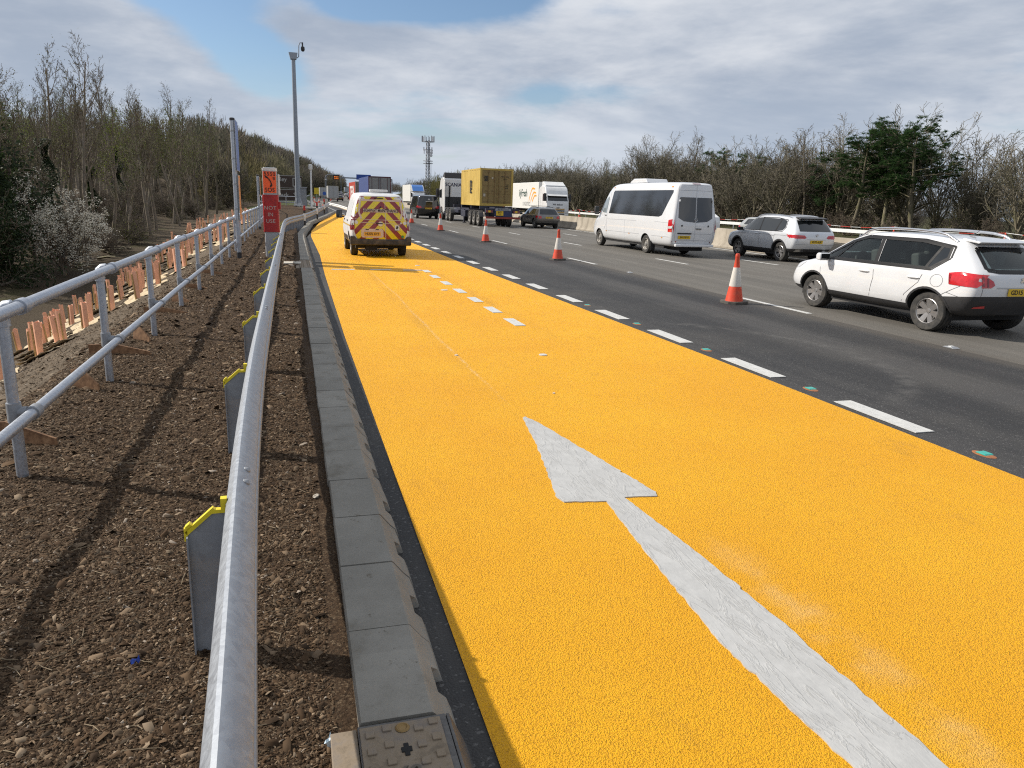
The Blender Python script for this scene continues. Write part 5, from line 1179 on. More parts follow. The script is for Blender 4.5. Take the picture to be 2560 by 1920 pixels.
# --- white minibus
def minibus():
    L0 = -3.68
    st = [(L0 + .10, L0 + .02, L0 + .02, L0 + .14, .40, 1.25, 2.58, .80, .88, .86, .66), (L0 + .14, L0 + .07, L0 + .07, L0 + .20, .36, 1.25, 2.63, .90, .965, .95, .74), (L0 + .4, L0 + .4, L0 + .4, L0 + .45, .34, 1.25, 2.66, .93, .99, .985, .80), (-2.0, -2.0, -2.0, -2.0, .32, 1.25, 2.67, .93, .995, .99, .81), (0, 0, 0, 0, .30, 1.25, 2.67, .93, .995, .99, .81), (1.6, 1.6, 1.6, 1.5, .30, 1.24, 2.67, .93, .995, .99, .80), (2.15, 2.15, 2.15, 1.95, .30, 1.22, 2.55, .92, .99, .98, .78), (2.65, 2.65, 2.65, 2.5, .30, 1.20, 2.1, .92, .985, .96, .76), (3.0, 3.05, 3.0, 2.95, .31, 1.17, 1.52, .90, .975, .92, .74), (3.3, 3.4, 3.35, 3.2, .33, 1.10, 1.24, .85, .92, .84, .66), (3.45, 3.6, 3.52, 3.42, .36, .95, 1.02, .75, .82, .74, .55), (3.5, 3.68, 3.6, 3.5, .42, .85, .88, .6, .66, .58, .42)]
    c = Car('white_minibus', 'white high-roof minibus with long tinted side window and twin rear doors', 'minibus', None, st, PAINTW, .345, (-1.72, 2.60), .94, (14.45, 29.28, 0), scale=(.98, 1.10, 1.03), arch=.41, lower=[((0, 0, .33), (0, 0, 1))], bulge=(.04, .10))
    c.wheels(.215, 'steel')
    for sd in 'LR':
        s_ = -1 if sd == 'L' else 1
        c.decal('side_window', [(1.72, 1.42), (-2.65, 1.40), (-2.85, 1.46), (-3.32, 2.28), (-3.30, 2.36), (1.50, 2.36), (1.58, 2.30)], sd, GLASSP, off=.006, res=.2)
        c.decal('cab_window', [(1.95, 1.42), (2.42, 1.45), (2.55, 1.5), (2.35, 1.98), (2.0, 2.12), (1.93, 2.05)], sd, mat('cab_glass', (.20, .23, .24), .05, coat=.6), off=.006); c.decal('cab_window', [(2.58, 1.50), (2.82, 1.48), (2.45, 1.98), (2.38, 1.98)], sd, GLASSD, off=.006)
        c.lines('body_seams', [[(1.82, 2.3), (1.86, 1.3), (1.80, .45)], [(2.86, 1.40), (2.92, 1.1), (3.02, .9)], [(1.8, .70), (-1.2, .70)], [(-2.2, .70), (-3.5, .70)], [(1.8, 1.18), (-.9, 1.20)], [(-2.4, 1.22), (-3.45, 1.2)], [(.1, 1.2), (.1, .45)], [(1.85, 1.02), (2.1, .72)]], sd, mat('soft_seam', (.33, .34, .36), .6), w=.014)
        c.decal('tail_lamp', [(L0 + .07, .88), (L0 + .28, .88), (L0 + .30, 1.30), (L0 + .10, 1.34)], sd, REDL, off=.008, res=.07); c.decal('tail_lamp', [(s_ * .97, .88), (s_ * .86, .88), (s_ * .86, 1.32), (s_ * .95, 1.32)], 'B', REDL, off=.008, res=.08)
        c.decal('indicator_lens', [(L0 + .08, 1.0), (L0 + .27, 1.0), (L0 + .275, 1.08), (L0 + .085, 1.10)], sd, CLEARL, off=.011, res=.07)
        co, no = c.hit(2.0, 1.33, sd); b = MB(); b.box((0, 0, 0), (.03, .16, .03)); b.build('door_handle', [BLACKP], c.t, loc=co + no * .012)
        for y, z in ((1.83, .68), (-.35, .68), (-3.0, .66)): c.decal('side_marker', [(y - .04, z - .02), (y + .04, z - .02), (y + .04, z + .02), (y - .04, z + .02)], sd, mat('amber_lens', (.6, .25, .03), .3), off=.008)
        for y in (-3.2, 1.6): c.decal('roof_marker', [(y - .05, 2.46), (y + .05, 2.46), (y + .05, 2.50), (y - .05, 2.50)], sd, mat('amber_lens'), off=.008)
        c.decal('door_button', [(s_ * .56 + .035 * math.cos(a), 1.12 + .035 * math.sin(a)) for a in np.linspace(0, 6, 12)], 'B', BLACKP, off=.007)
        for z in (1.05, 2.0): co, no = c.hit(-s_ * .0 + L0 + .09, z, sd); b = MB(); b.box((0, 0, 0), (.03, .1, .07)); b.build('door_hinge', [PAINTW], c.t, loc=co + no * .01, bevel=.006)
    c.decal('rear_window', [(-.72, 1.40), (-.5, 1.28), (-.02, 1.24), (-.02, 2.12), (-.66, 2.12), (-.70, 2.05)], 'B', GLASSP, off=.007, res=.2); c.decal('rear_window', [(.72, 1.40), (.5, 1.28), (.02, 1.24), (.02, 2.12), (.66, 2.12), (.70, 2.05)], 'B', GLASSP, off=.007, res=.2)
    c.lines('rear_door_seams', [[(0, 2.55), (0, .56)], [(-.80, .6), (-.82, 1.4), (-.70, 2.48), (-.6, 2.55), (.6, 2.55), (.70, 2.48), (.82, 1.4), (.80, .6), (-.80, .6)], [(-.74, .84), (.74, .84)], [(-.66, 2.36), (.66, 2.36)]], 'B', mat('soft_seam'), w=.012)
    c.decal('brake_lamp', [(-.16, 2.575), (.16, 2.575), (.16, 2.61), (-.16, 2.61)], 'B', REDLD, off=.01)
    co, no = c.hit(.14, 1.02, 'B'); b = MB(); b.box((0, 0, 0), (.24, .035, .035)); b.build('rear_handle', [BLACKP], c.t, loc=co + no * .015, bevel=.008)
    co, no = c.hit(0, 1.34, 'B'); e = MB(); e.lathe([(.055, -.004), (.062, .005), (.07, -.004)], 20, 'Y');
    for k in range(3): a = 2 * math.pi * k / 3 + math.pi / 2; e.tube([(0, 0, 0), (.058 * math.cos(a), 0, .058 * math.sin(a))], [.010, .003], 5)
    e.build('rear_emblem', [CHROME], c.t, loc=co + no * .016)
    c.decal('plate_light_bar', [(-.72, .82), (-.14, .82), (-.14, .87), (-.72, .87)], 'B', BLACKP, off=.012); c.plate('SN15 BYF', -.42, .71)
    for x in (-.80, .80): c.decal('rear_reflector', [(x - .09, .52), (x + .09, .52), (x + .09, .57), (x - .09, .57)], 'B', REDLD, off=.009)
    b = MB(); b.box((0, L0 - .02, .42), (1.62, .14, .10)); b.build('rear_bumper', [PAINTW], c.t, bevel=.03)
    b = MB(); b.prism([(-.7, 2.67), (-.55, 2.83), (.45, 2.84), (.75, 2.72), (.78, 2.66)], -.5, .5, 'YZ'); b.build('roof_air_unit', [PAINTW], c.t, bevel=.05, seg=3)
    c.decal('windscreen', [(-.72, 1.45), (.72, 1.45), (.66, 2.2), (-.66, 2.2)], 'F', GLASSD, off=.005)
    c.mirror(2.78, 1.52, .95, BLACKP, (.20, .15, .36))
    b = MB(); b.box2((-.8, -2.9, .26), (.8, 3.2, .4)); b.box2((-.5, -3.5, .22), (.5, -2.6, .36)); b.build('underbody', [UNDER], c.t)
    for sg in (-1, 1): b = MB(); b.box((sg * .86, -2.16, .32), (.2, .02, .36)); b.build('mud_flap', [BLACKR], c.t)
minibus()

# --- highway maintenance van
def chevron():
    m, N, L, b = nodes('chevron_livery'); g = NG(N, L); tc = N.new('ShaderNodeTexCoord'); sx = N.new('ShaderNodeSeparateXYZ'); L.new(tc.outputs['Object'], sx.inputs[0])
    d = g.math('ADD', g.math('ABSOLUTE', g.math('SUBTRACT', sx.outputs[0], .03)), sx.outputs[2])
    fr = g.math('FRACT', g.math('DIVIDE', g.math('SUBTRACT', d, .245), .392)); st = g.math('LESS_THAN', fr, .47)
    n = g.noise(tc.outputs['Object'], 3, 5)
    c = g.mix(st, g.mix(g.mr(n, .4, .7, 0, .4), (.72, .60, .012), (.58, .48, .03)), g.mix(g.mr(n, .4, .7, 0, .4), (.235, .018, .022), (.18, .02, .022)))
    L.new(c, b.inputs['Base Color']); b.inputs['Roughness'].default_value = .38; b.inputs['Coat Weight'].default_value = .5; return m
CHEV = chevron()
def maintenance_van():
    st = [(-2.10, -2.16, -2.13, -1.93, .36, 1.02, 1.74, .72, .82, .80, .62), (-2.04, -2.11, -2.07, -1.86, .33, 1.02, 1.785, .82, .905, .885, .675), (-1.85, -1.87, -1.85, -1.7, .31, 1.02, 1.81, .85, .925, .91, .70), (-1.0, -1.0, -1.0, -1.0, .28, 1.02, 1.83, .86, .925, .912, .715), (0, 0, 0, 0, .27, 1.02, 1.835, .86, .925, .912, .715), (.5, .5, .5, .42, .27, 1.02, 1.80, .86, .925, .91, .71), (.9, .9, .9, .82, .27, 1.02, 1.58, .86, .925, .91, .70), (1.35, 1.35, 1.35, 1.3, .27, 1.02, 1.20, .86, .92, .90, .72), (1.8, 1.82, 1.8, 1.8, .29, .98, 1.06, .83, .91, .84, .66), (2.05, 2.12, 2.08, 2.05, .31, .86, .92, .76, .84, .76, .55), (2.12, 2.2, 2.15, 2.1, .36, .75, .79, .6, .68, .6, .42)]
    c = Car('highway_maintenance_van', 'white van with red and yellow chevron rear reading HIGHWAY MAINTENANCE, parked on the yellow refuge', 'van', None, st, PAINTV, .33, (-1.30, 1.49), .86, (2.62, 25.55, .012), scale=(1.0, 1.0, 1.06), arch=.385, lower=[((0, 0, .40), (0, 0, 1))], lowmat=BLACKP)
    c.wheels(.215, 'steel')
    door = [(-.72, .52), (-.76, .62), (-.80, .72), (-.795, 1.08), (-.745, 1.38), (-.66, 1.64), (-.60, 1.71), (.60, 1.71), (.66, 1.64), (.745, 1.38), (.795, 1.08), (.80, .72), (.76, .62), (.72, .52)]
    c.decal('chevron_panel', door, 'B', CHEV, off=.004, res=.12)
    c.lines('door_seams', [[(.135, 1.72), (.14, .50)]], 'B', mat('pale_seam', (.55, .50, .42), .5), w=.016, off=.009)
    c.lines('panel_lines', [[(-.78, 1.075), (.13, 1.06)], [(.15, 1.06), (.78, 1.05)], [(-.62, .985), (.13, .965)], [(.15, .965), (.62, .955)]], 'B', mat('pale_line', (.66, .56, .40), .5), w=.012, off=.007)
    cream = mat('cream_panel', (.62, .50, .42), .4)
    for pl in ([(-.60, 1.60), (-.64, 1.35), (-.655, 1.26), (-.585, 1.09)], [(.60, 1.60), (.64, 1.35), (.655, 1.26), (.60, 1.09)]):
        c.lines('window_border', [[(0.0, 1.63)] + pl if False else pl], 'B', cream, w=.055, off=.008)
    c.lines('window_border', [[(-.60, 1.605), (.12, 1.60)], [(.16, 1.60), (.60, 1.605)]], 'B', cream, w=.05, off=.008)
    c.decal('banner', [(-.52, 1.365), (.52, 1.36), (.52, 1.265), (-.52, 1.27)], 'B', cream, off=.010, res=.2)
    co, no = c.hit(0, 1.315, 'B'); pit = math.atan2(no.z, -no.y)
    text('banner_lettering', 'HIGHWAY MAINTENANCE', .125, BLACKINK, c.t, co + no * .020, (R(90) - pit, 0, 0), bold=.015, sx=.72, ext=.001)
    c.decal('warning_triangle', [(-.04, 1.40), (.04, 1.40), (0, 1.45)], 'B', BLACKINK, off=.012)
    c.decal('plate_recess', [(-.60, .77), (-.55, .81), (.02, .81), (.07, .77), (.07, .60), (.02, .56), (-.55, .56), (-.60, .60)], 'B', mat('cream_panel'), off=.009)
    o = c.plate('NU70 XVY', -.265, .665, .50, .112); o.data.materials[0] = mat('orange_lit_plate', (.70, .38, .04), .45)
    for x in (-.42, -.12): c.decal('plate_lamp', [(x - .05, .775), (x + .05, .775), (x + .05, .80), (x - .05, .80)], 'B', BLACKP, off=.013)
    co, no = c.hit(-.02, .96, 'B'); b = MB(); b.box((-.03, -.02, 0), (.2, .03, .03)); b.lathe([(0, -.004), (.07, -.004), (.07, .004)], 18, 'Y', (0, -.006, -.01), 1); b.build('door_handle', [BLACKP, CHROME], c.t, loc=co + no * .012)
    co, no = c.hit(-.05, 1.665, 'B'); b = MB(); b.box((0, 0, 0), (.26, .03, .028)); b.build('brake_lamp', [BLACKP], c.t, loc=co + no * .01)
    c.decal('badge_panel', [(.42, .78), (.56, .78), (.56, .92), (.42, .92)], 'B', WHITEP, off=.010)
    co, no = c.hit(.49, .85, 'B'); e = MB(); e.prism([(-.03, -.05), (0, -.02), (.02, -.05), (.025, -.01), (.045, .02), (.01, .02), (.03, .05), (-.01, .045), (-.04, .02), (-.015, .01), (-.045, -.02)], -.002, .002, 'XZ'); e.build('badge_emblem', [BLACKINK], c.t, loc=co + no * .014)
    co, no = c.hit(-.42, .90, 'B'); text('model_lettering', 'PARTNER', .045, mat('cream_panel'), c.t, co + no * .012, spacing=1.5, ext=.001)
    co, no = c.hit(.49, .765, 'B'); text('maker_lettering', 'PEUGEOT', .028, BLACKINK, c.t, co + no * .012, spacing=1.2, ext=.001)
    c.decal('round_sticker', [(.66 + .042 * math.cos(a), .60 + .042 * math.sin(a)) for a in np.linspace(0, 6, 14)], 'B', mat('green_sticker', (.05, .25, .10), .5), off=.012)
    for sg in (-1, 1):
        c.decal('tail_lamp', [(sg * .795, .78), (sg * .90, .76), (sg * .93, 1.14), (sg * .84, 1.16), (sg * .79, 1.10)], 'B', REDLD, off=.014, res=.06); c.decal('tail_lamp_lens', [(sg * .80, .80), (sg * .9, .79), (sg * .9, .88), (sg * .81, .88)], 'B', REDL, off=.02, res=.06); c.decal('indicator_lens', [(sg * .81, .90), (sg * .88, .90), (sg * .86, 1.03), (sg * .80, 1.03)], 'B', CLEARL, off=.02, res=.06)
    for sd in 'LR':
        c.decal('tail_lamp', [(-2.1, .78), (-2.0, .80), (-1.98, 1.08), (-2.08, 1.14)], sd, REDLD, off=.012, res=.06)
        c.decal('side_stripe', [(-1.98, .86), (1.4, .86), (1.4, .90), (-1.98, .90)], sd, mat('ochre_stripe', (.50, .34, .06), .5), off=.004)
        c.decal('cab_window', [(.30, 1.10), (1.15, 1.10), (.85, 1.46), (.62, 1.62), (.30, 1.62)], sd, GLASSD, off=.005); c.decal('side_panel', [(-.2, 1.12), (-1.65, 1.12), (-1.6, 1.58), (-.2, 1.6)], sd, mat('white_recess', (.62, .63, .64), .35), off=.003)
        c.lines('door_seams', [[(.2, 1.7), (.2, .42)], [(1.2, 1.05), (1.25, .6)], [(-1.0, 1.7), (-1.0, .5)]], sd, w=.01); c.decal('side_moulding', [(-.75, .42), (.95, .42), (.95, .56), (-.75, .56)], sd, BLACKP, off=.012)
        for y in (.4, -.9): co, no = c.hit(y, 1.0, sd); b = MB(); b.box((0, 0, 0), (.03, .16, .035)); b.build('door_handle', [BLACKP], c.t, loc=co + no * .012)
    b = MB(); b.prism([(-.93, .34), (.93, .34), (.94, .60), (.80, .60), (.74, .52), (-.74, .52), (-.80, .60), (-.94, .60)], -2.20, -2.0, 'XZ'); b.build('rear_bumper', [mat('dirty_bumper', (.035, .034, .033), .6, var=.3, vscale=6, dirt=(.13, .105, .075), dirt_amt=.8)], c.t, bevel=.04, seg=3)
    b = MB(); b.box((0, -1.55, 1.88), (.56, .16, .07)); b.build('light_bar', [WHITEP], c.t, bevel=.02)
    c.mirror(.95, 1.14, .95, BLACKP, (.20, .14, .26))
    c.decal('windscreen', [(-.66, 1.2), (.66, 1.2), (.58, 1.7), (-.58, 1.7)], 'F', GLASSD, off=.005)
    b = MB(); b.box2((-.75, -1.9, .24), (.75, 1.7, .36)); b.box2((-.45, -2.05, .20), (-.1, -1.7, .34)); b.build('underbody', [UNDER], c.t)
maintenance_van()

# --- black people carrier
def generic(name, label, cat, group, L_, W, H, belt, paint, loc, rz=0.0, scale=(1, 1, 1), kind='hatch', plate='', wr=.33, detail=True, glass=None, roofr=False):
    g = L_ / 2; w = W / 2; gl = glass or GLASSD; zs = belt
    rs = {'hatch': (.36, .5, 1.0), 'estate': (.44, .55, 1.05), 'van': (.14, .95, 1.35)}[kind]
    tw = {'hatch': 1.0, 'estate': 1.02, 'van': 1.16}[kind]; ry = -g + rs[0]; wy = g - 1.5 if kind != 'van' else g - 1.15; by = g - .95 if kind != 'van' else g - .62
    st = [(-g + .16, -g + .02, -g + .06, ry + .02, .38, zs, H - .10, w * .74, w * .87, w * .83, w * .58 * tw), (-g + .22, -g + .09, -g + .14, ry + .08, .34, zs, H - .05, w * .88, w * .97, w * .92, w * .66 * tw), (-g + .5, -g + .45, -g + .5, ry + .35, .30, zs, H - .015, w * .92, w, w * .97, w * .70 * tw),
          (-g * .35, -g * .35, -g * .35, -g * .3, .27, zs, H, w * .92, w, w * .98, w * .73 * tw), (wy - .6, wy - .6, wy - .6, wy - .65, .26, zs - .02, H - .01, w * .92, w, w * .98, w * .735 * tw), (wy - .25, wy - .25, wy - .25, wy - .32, .26, zs - .02, H - .06, w * .92, w, w * .98, w * .73 * tw), (lerp(wy, by, .45),) * 4 + (.26, zs - .03, lerp(H, zs, .5), w * .92, w, w * .97, w * .73 * tw), (by, by, by, by - .02, .26, zs - .04, zs + .08, w * .92, w * .99, w * .95, w * .76),
          (lerp(by, g, .6),) * 4 + (.28, zs - .10, zs - .03, w * .88, w * .97, w * .88, w * .68), (g - .12, g - .05, g - .1, g - .12, .31, zs - .22, zs - .16, w * .8, w * .9, w * .8, w * .6), (g - .06, g, g - .04, g - .07, .38, zs - .32, zs - .28, w * .62, w * .7, w * .62, w * .45)]
    ax = (-g + .85, g - .85) if kind != 'van' else (-g + .95, g - .92)
    c = Car(name, label, cat, group, st, paint, wr, ax, w - .06, loc, rz, scale=scale, arch=wr * 1.17, lower=[((0, 0, .36), (0, 0, 1))], levels=2 if detail else 1)
    c.wheels(.21, 'alloy', 5)
    zt = H - .13
    for sd in 'LR':
        s_ = -1 if sd == 'L' else 1
        c.decal('side_window', [(by - .12, zs + .02), (ry + .30, zs + .04), (ry + .45, zt - .03), (ry + .7, zt), (wy - .35, zt), (wy - .1, zt - .08)], sd, gl, off=.005, res=.18)
        c.lines('window_pillar', [[(-.05, zs + .02), (.02, zt)], [(-1.05, zs + .03), (-1.0, zt)]], sd, WTRIM, w=.05, off=.008)
        c.decal('tail_lamp', [(-g + .06, zs - .22), (-g + .38, zs - .17), (-g + .38, zs - .06), (-g + .12, zs - .03)], sd, REDL, off=.007, res=.08); c.decal('tail_lamp', [(s_ * w * .95, zs - .24), (s_ * w * .60, zs - .22), (s_ * w * .62, zs - .06), (s_ * w * .93, zs - .04)], 'B', REDL, off=.007, res=.08)
        c.decal('headlamp', [(g - .55, zs - .18), (g - .15, zs - .24), (g - .08, zs - .34), (g - .35, zs - .30)], sd, CLEARL, off=.006, res=.08)
        if detail: c.lines('door_seams', [[(by - .05, zs - .02), (by - .05, .42)], [(-.05, zs), (-.08, .42)], [(-1.05, zs), (-.9, .7), (-.75, .42)]], sd, w=.01)
    c.decal('rear_window', [(-w * .72, zs + .05), (w * .72, zs + .05), (w * .62 * tw, H - .14), (-w * .62 * tw, H - .14)], 'B', gl, off=.006, res=.15); c.decal('windscreen', [(-w * .74, zs + .06), (w * .74, zs + .06), (w * .62, H - .15), (-w * .62, H - .15)], 'F', GLASSD, off=.006)
    c.plate(plate, 0, zs - .24 if kind != 'estate' else zs - .16); c.mirror(by - .1, zs + .04, w * .97, paint)
    if roofr: roof_rail(c, ry + .3, wy - .4, w * .62, H, .05, BLACKP, .02)
    b = MB(); b.box2((-w * .8, -g + .4, .22), (w * .8, g - .4, .36)); b.build('underbody', [UNDER], c.t)
    return c
c = generic('black_people_carrier', 'glossy black people carrier with dark rear window, ahead of the maintenance van', 'people carrier', None, 4.95, 1.94, 1.93, 1.08, PAINTK, (12.15, 72.1, 0), scale=(1.12, 1.05, 1.12), kind='van', plate='BL72 OUE', wr=.34)
c.lines('chrome_strip', [[(-2.3, .98), (1.6, .98)]], 'L', CHROME, w=.03, off=.006)
co, no = c.hit(.05, 1.56, 'B'); text('window_lettering', 'AL', .20, WHITEINK, c.t, co + no * .015, (R(72), 0, 0), sx=.9, ext=.001); co, no = c.hit(.05, 1.40, 'B'); c.lines('window_strapline', [[(-.25, 1.40), (.35, 1.40)]], 'B', WHITEINK, w=.02, off=.010)
c.lines('tail_strip', [[(-.7, .93), (.7, .93)]], 'B', REDLD, w=.03, off=.008)
c = generic('grey_estate', 'grey estate car with roof bars beside the container lorry tail', 'car', None, 4.66, 1.82, 1.47, .92, PAINTG, (17.75, 53.9, 0), scale=(1.03, 1.0, 1.02), kind='estate', plate='YK16 VDE', wr=.33, roofr=True)
b = MB(); b.box((0, -.55, 1.535), (1.2, .06, .03)); b.box((0, .25, 1.535), (1.2, .06, .03)); b.build('roof_bars', [BLACKP], c.t)
generic('grey_hatchback', 'small pale grey hatchback with black roof beyond the concrete wall', 'car', None, 3.85, 1.73, 1.42, .93, mat('pale_grey_paint', (.36, .37, .36), .3, .3, coat=1.0), (26.5, 38.0, 0), math.pi, kind='hatch', wr=.31)
# ------------------------------------------------------------------ lorries
LW = mat('lorry_white', (.74, .745, .74), .35, coat=.6, dirt=(.40, .37, .32), dirt_amt=.35, vscale=1.5); CHASSIS = mat('chassis_navy', (.018, .022, .045), .6, var=.3, vscale=6, dirt=(.09, .08, .065), dirt_amt=.5); CONTY = None
def lorry_wheel(): return wheel_mesh(.52, .30, 'steel', 8, .30)
LWH = lorry_wheel()
def add_wheels(t, ys_, half, r=.52, dual=False):
    for y in ys_:
        for sg in (-1, 1):
            o = link('wheel', LWH[0], t, (sg * (half - .15), y, r), (0, 0, 0 if sg < 0 else math.pi)); link('rim', LWH[1], o)
            if dual: link('wheel', LWH[0], t, (sg * (half - .49), y, r), (0, 0, 0 if sg < 0 else math.pi))
def container_mat():
    m, N, L, b = nodes('container_yellow'); g = NG(N, L); tc = N.new('ShaderNodeTexCoord'); o = tc.outputs['Object']
    n = g.noise(g.mapv(o, (1, 1, .35)), 2.6, 6, .7); n2 = g.noise(o, .9, 4); sp = g.noise(o, 11, 4)
    c = g.mix(g.mr(n2, .3, .7), (.45, .31, .065), (.54, .38, .095)); c = g.mix(g.mr(n, .58, .72, 0, .75), c, (.17, .075, .03)); c = g.mix(g.mr(sp, .68, .75, 0, .6), c, (.11, .05, .025))
    L.new(c, b.inputs['Base Color']); b.inputs['Roughness'].default_value = .6; return m
CONTY = container_mat(); CONTD = mat('container_steel', (.20, .125, .045), .6, var=.35, vscale=5)
def container():
    t = empty('shipping_container', (14.30, 53.5, 1.46), 0, 'yellow shipping container with rusty doors riding on the skeletal trailer', 'container')
    L_, W, H = 6.3, 2.44, 2.62
    b = MB(); b.box2((-W / 2 + .05, .06, .15), (W / 2 - .05, L_ - .06, H - .06)); b.build('box', [CONTY], t)
    for sg in (-1, 1):
        b = MB(); n = 44; pts = []
        x0 = sg * W / 2
        for i in range(n + 1):
            y = lerp(.17, L_ - .17, i / n); pts.append((y, x0 - sg * (.005 if (i // 2) % 2 == 0 else .036)))
        vs = []; fs = []
        for i, (y, x) in enumerate(pts): vs += [(x, y, .16), (x, y, H - .1)]
        for i in range(len(pts) - 1): fs.append((2 * i, 2 * i + 2, 2 * i + 3, 2 * i + 1))
        b.add(vs, fs); b.build('side_panel', [CONTY], t)
    b = MB()
    for x in (-W / 2 + .06, W / 2 - .06):
        b.box2((x - .075, -.005, 0), (x + .075, .16, H)); b.box2((x - .075, L_ - .16, 0), (x + .075, L_, H))
        b.box2((x - .065, .16, 0), (x + .065, L_ - .16, .16)); b.box2((x - .055, .16, H - .1), (x + .055, L_ - .16, H - .003))
    for z in ((0, .17), (H - .13, H - .004)): b.box2((-W / 2 + .13, .0, z[0]), (W / 2 - .13, .14, z[1])); b.box2((-W / 2 + .13, L_ - .14, z[0]), (W / 2 - .13, L_, z[1]))
    b.build('corner_frame', [CONTY], t)
    for sg in (-1, 1):
        b = MB(); b.box2((min(0.008 * sg, sg * 1.08), .02, .18), (max(.008 * sg, sg * 1.08), .055, H - .14))
        for k in range(4): b.box((sg * .545, .012, .45 + k * .56), (.94, .02, .30))
        d = b.build('door', [mat('container_door', (.27, .19, .065), .6, var=.3, vscale=4, dirt=(.12, .06, .03), dirt_amt=.8)], t)
        b = MB()
        for x in (.16, .62): b.tube([(sg * x, -.02, .2), (sg * x, -.02, H - .16)], .024, 6)
        for x in (.16, .62):
            b.box((sg * (x + .1), -.03, 1.05), (.24, .02, .035))
            for z in (.24, .9, 1.7, H - .25): b.box((sg * x, -.012, z), (.1, .03, .06))
        b.build('locking_bars', [CONTD], d)
    bl = mat('stencil_black', (.02, .02, .02), .6)
    def msc(p, loc, rot, s):
        text('line_lettering', 'm', s * 1.25, bl, p, loc, rot, bold=.035, sx=1.0); o = Vector((0, 0, -s * .62)) + Vector(loc)
        text('line_lettering', 'sc', s, bl, p, o, rot, bold=.035)
    msc(t, (-W / 2 - .012, 2.95, 1.62), (R(90), 0, R(-90)), .80); msc(t, (-.78, -.004 - .004, 2.02), (R(90), 0, 0), .32)
    text('number_lettering', 'MSCU 3842', .12, bl, t, (.62, -.006, 2.06), bold=.01); text('number_lettering', '22G1', .11, bl, t, (.62, -.006, 1.88), bold=.01)
    for z in (1.5, 1.38, 1.26): text('weight_lettering', '30480', .09, bl, t, (.75, -.006, z), bold=.01)
    b = MB(); b.lathe([(0, -.003), (.07, -.003)], 12, 'Y', (-.32, 0, 1.95)); b.box((-.9, -.003, .75), (.16, .004, .2)); b.build('stickers', [mat('pale_sticker', (.45, .40, .32), .6)], t)
container()
def skeletal_trailer():
    t = empty('skeletal_trailer', (14.30, 51.4, 0), 0, 'dark blue skeletal trailer with three axles carrying the yellow container', 'trailer')
    b = MB()
    for x in (-.5, .5): b.box2((x - .09, .3, 1.0), (x + .09, 13.2, 1.38))
    for y in (2.2, 5.0, 8.3, 11.5): b.box2((-1.2, y - .1, 1.22), (1.2, y + .1, 1.44))
    b.box2((-1.22, .25, .98), (1.22, .55, 1.30)); b.build('chassis', [CHASSIS], t)
    b = MB(); b.box2((-1.24, .1, .60), (1.24, .22, .74), 0); b.build('under_run_bar', [mat('dull_red', (.22, .03, .02), .6, var=.3)], t)
    b = MB(); b.box2((-.62, .14, .76), (.62, .22, 1.2)); b.build('rear_panel', [mat('navy_panel', (.02, .03, .10), .5, var=.3)], t)
    for sg in (-1, 1):
        b = MB(); b.box2((sg * .98 - .22, .12, 1.02), (sg * .98 + .22, .26, 1.17)); b.build('tail_lamp', [REDLD], t); b = MB(); b.box2((sg * .98 - .1, .1, 1.03), (sg * .98 + .06, .13, 1.16)); b.build('hazard_plate', [PLATE], t)
    b = MB(); b.box((0, .12, 1.24), (1.1, .03, .16)); h = b.build('haulier_board', [mat('board_grey', (.30, .31, .33), .5)], t); text('board_lettering', 'P&O Ferrymasters', .13, BLACKINK, h, (0, .10, 1.24), bold=.01, sx=.85)
    b = MB(); b.box((-.25, .12, .98), (.52, .02, .3)); p = b.build('number_plate', [PLATE], t); text('plate_lettering', 'BN71', .15, BLACKINK, p, (-.25, .105, 1.05), bold=.014, sx=.85); text('plate_lettering', 'TYV', .15, BLACKINK, p, (-.25, .105, .91), bold=.014, sx=.85)
    add_wheels(t, (2.6, 3.95, 5.3), 1.24, dual=False)
    mg = mat('mudguard_grey', (.06, .06, .062), .6, var=.3, vscale=6, dirt=(.14, .12, .10), dirt_amt=.6)
    for y in (2.6, 3.95, 5.3):
        for sg in (-1, 1):
            b = MB(); pr = [(y + .60 * math.cos(a), .52 + .60 * math.sin(a)) for a in np.linspace(R(15), R(165), 12)] + [(y + .57 * math.cos(a), .52 + .57 * math.sin(a)) for a in np.linspace(R(165), R(15), 12)]
            b.prism(pr, sg * 1.08 - .17, sg * 1.08 + .17, 'YZ'); b.build('mudguard', [mg], t)
    for lo in (-1.2, .75): b = MB(); b.box2((lo, 7.0, .55), (lo + .45, 8.6, 1.05)); b.build('side_locker', [CHASSIS], t, bevel=.03)
    for sg in (-1, 1): b = MB(); b.box2((sg * .75 - .06, 9.2, .05), (sg * .75 + .06, 9.35, 1.1)); b.box2((sg * .75 - .15, 9.1, .02), (sg * .75 + .15, 9.45, .06)); b.build('landing_leg', [CHASSIS], t)
skeletal_trailer()
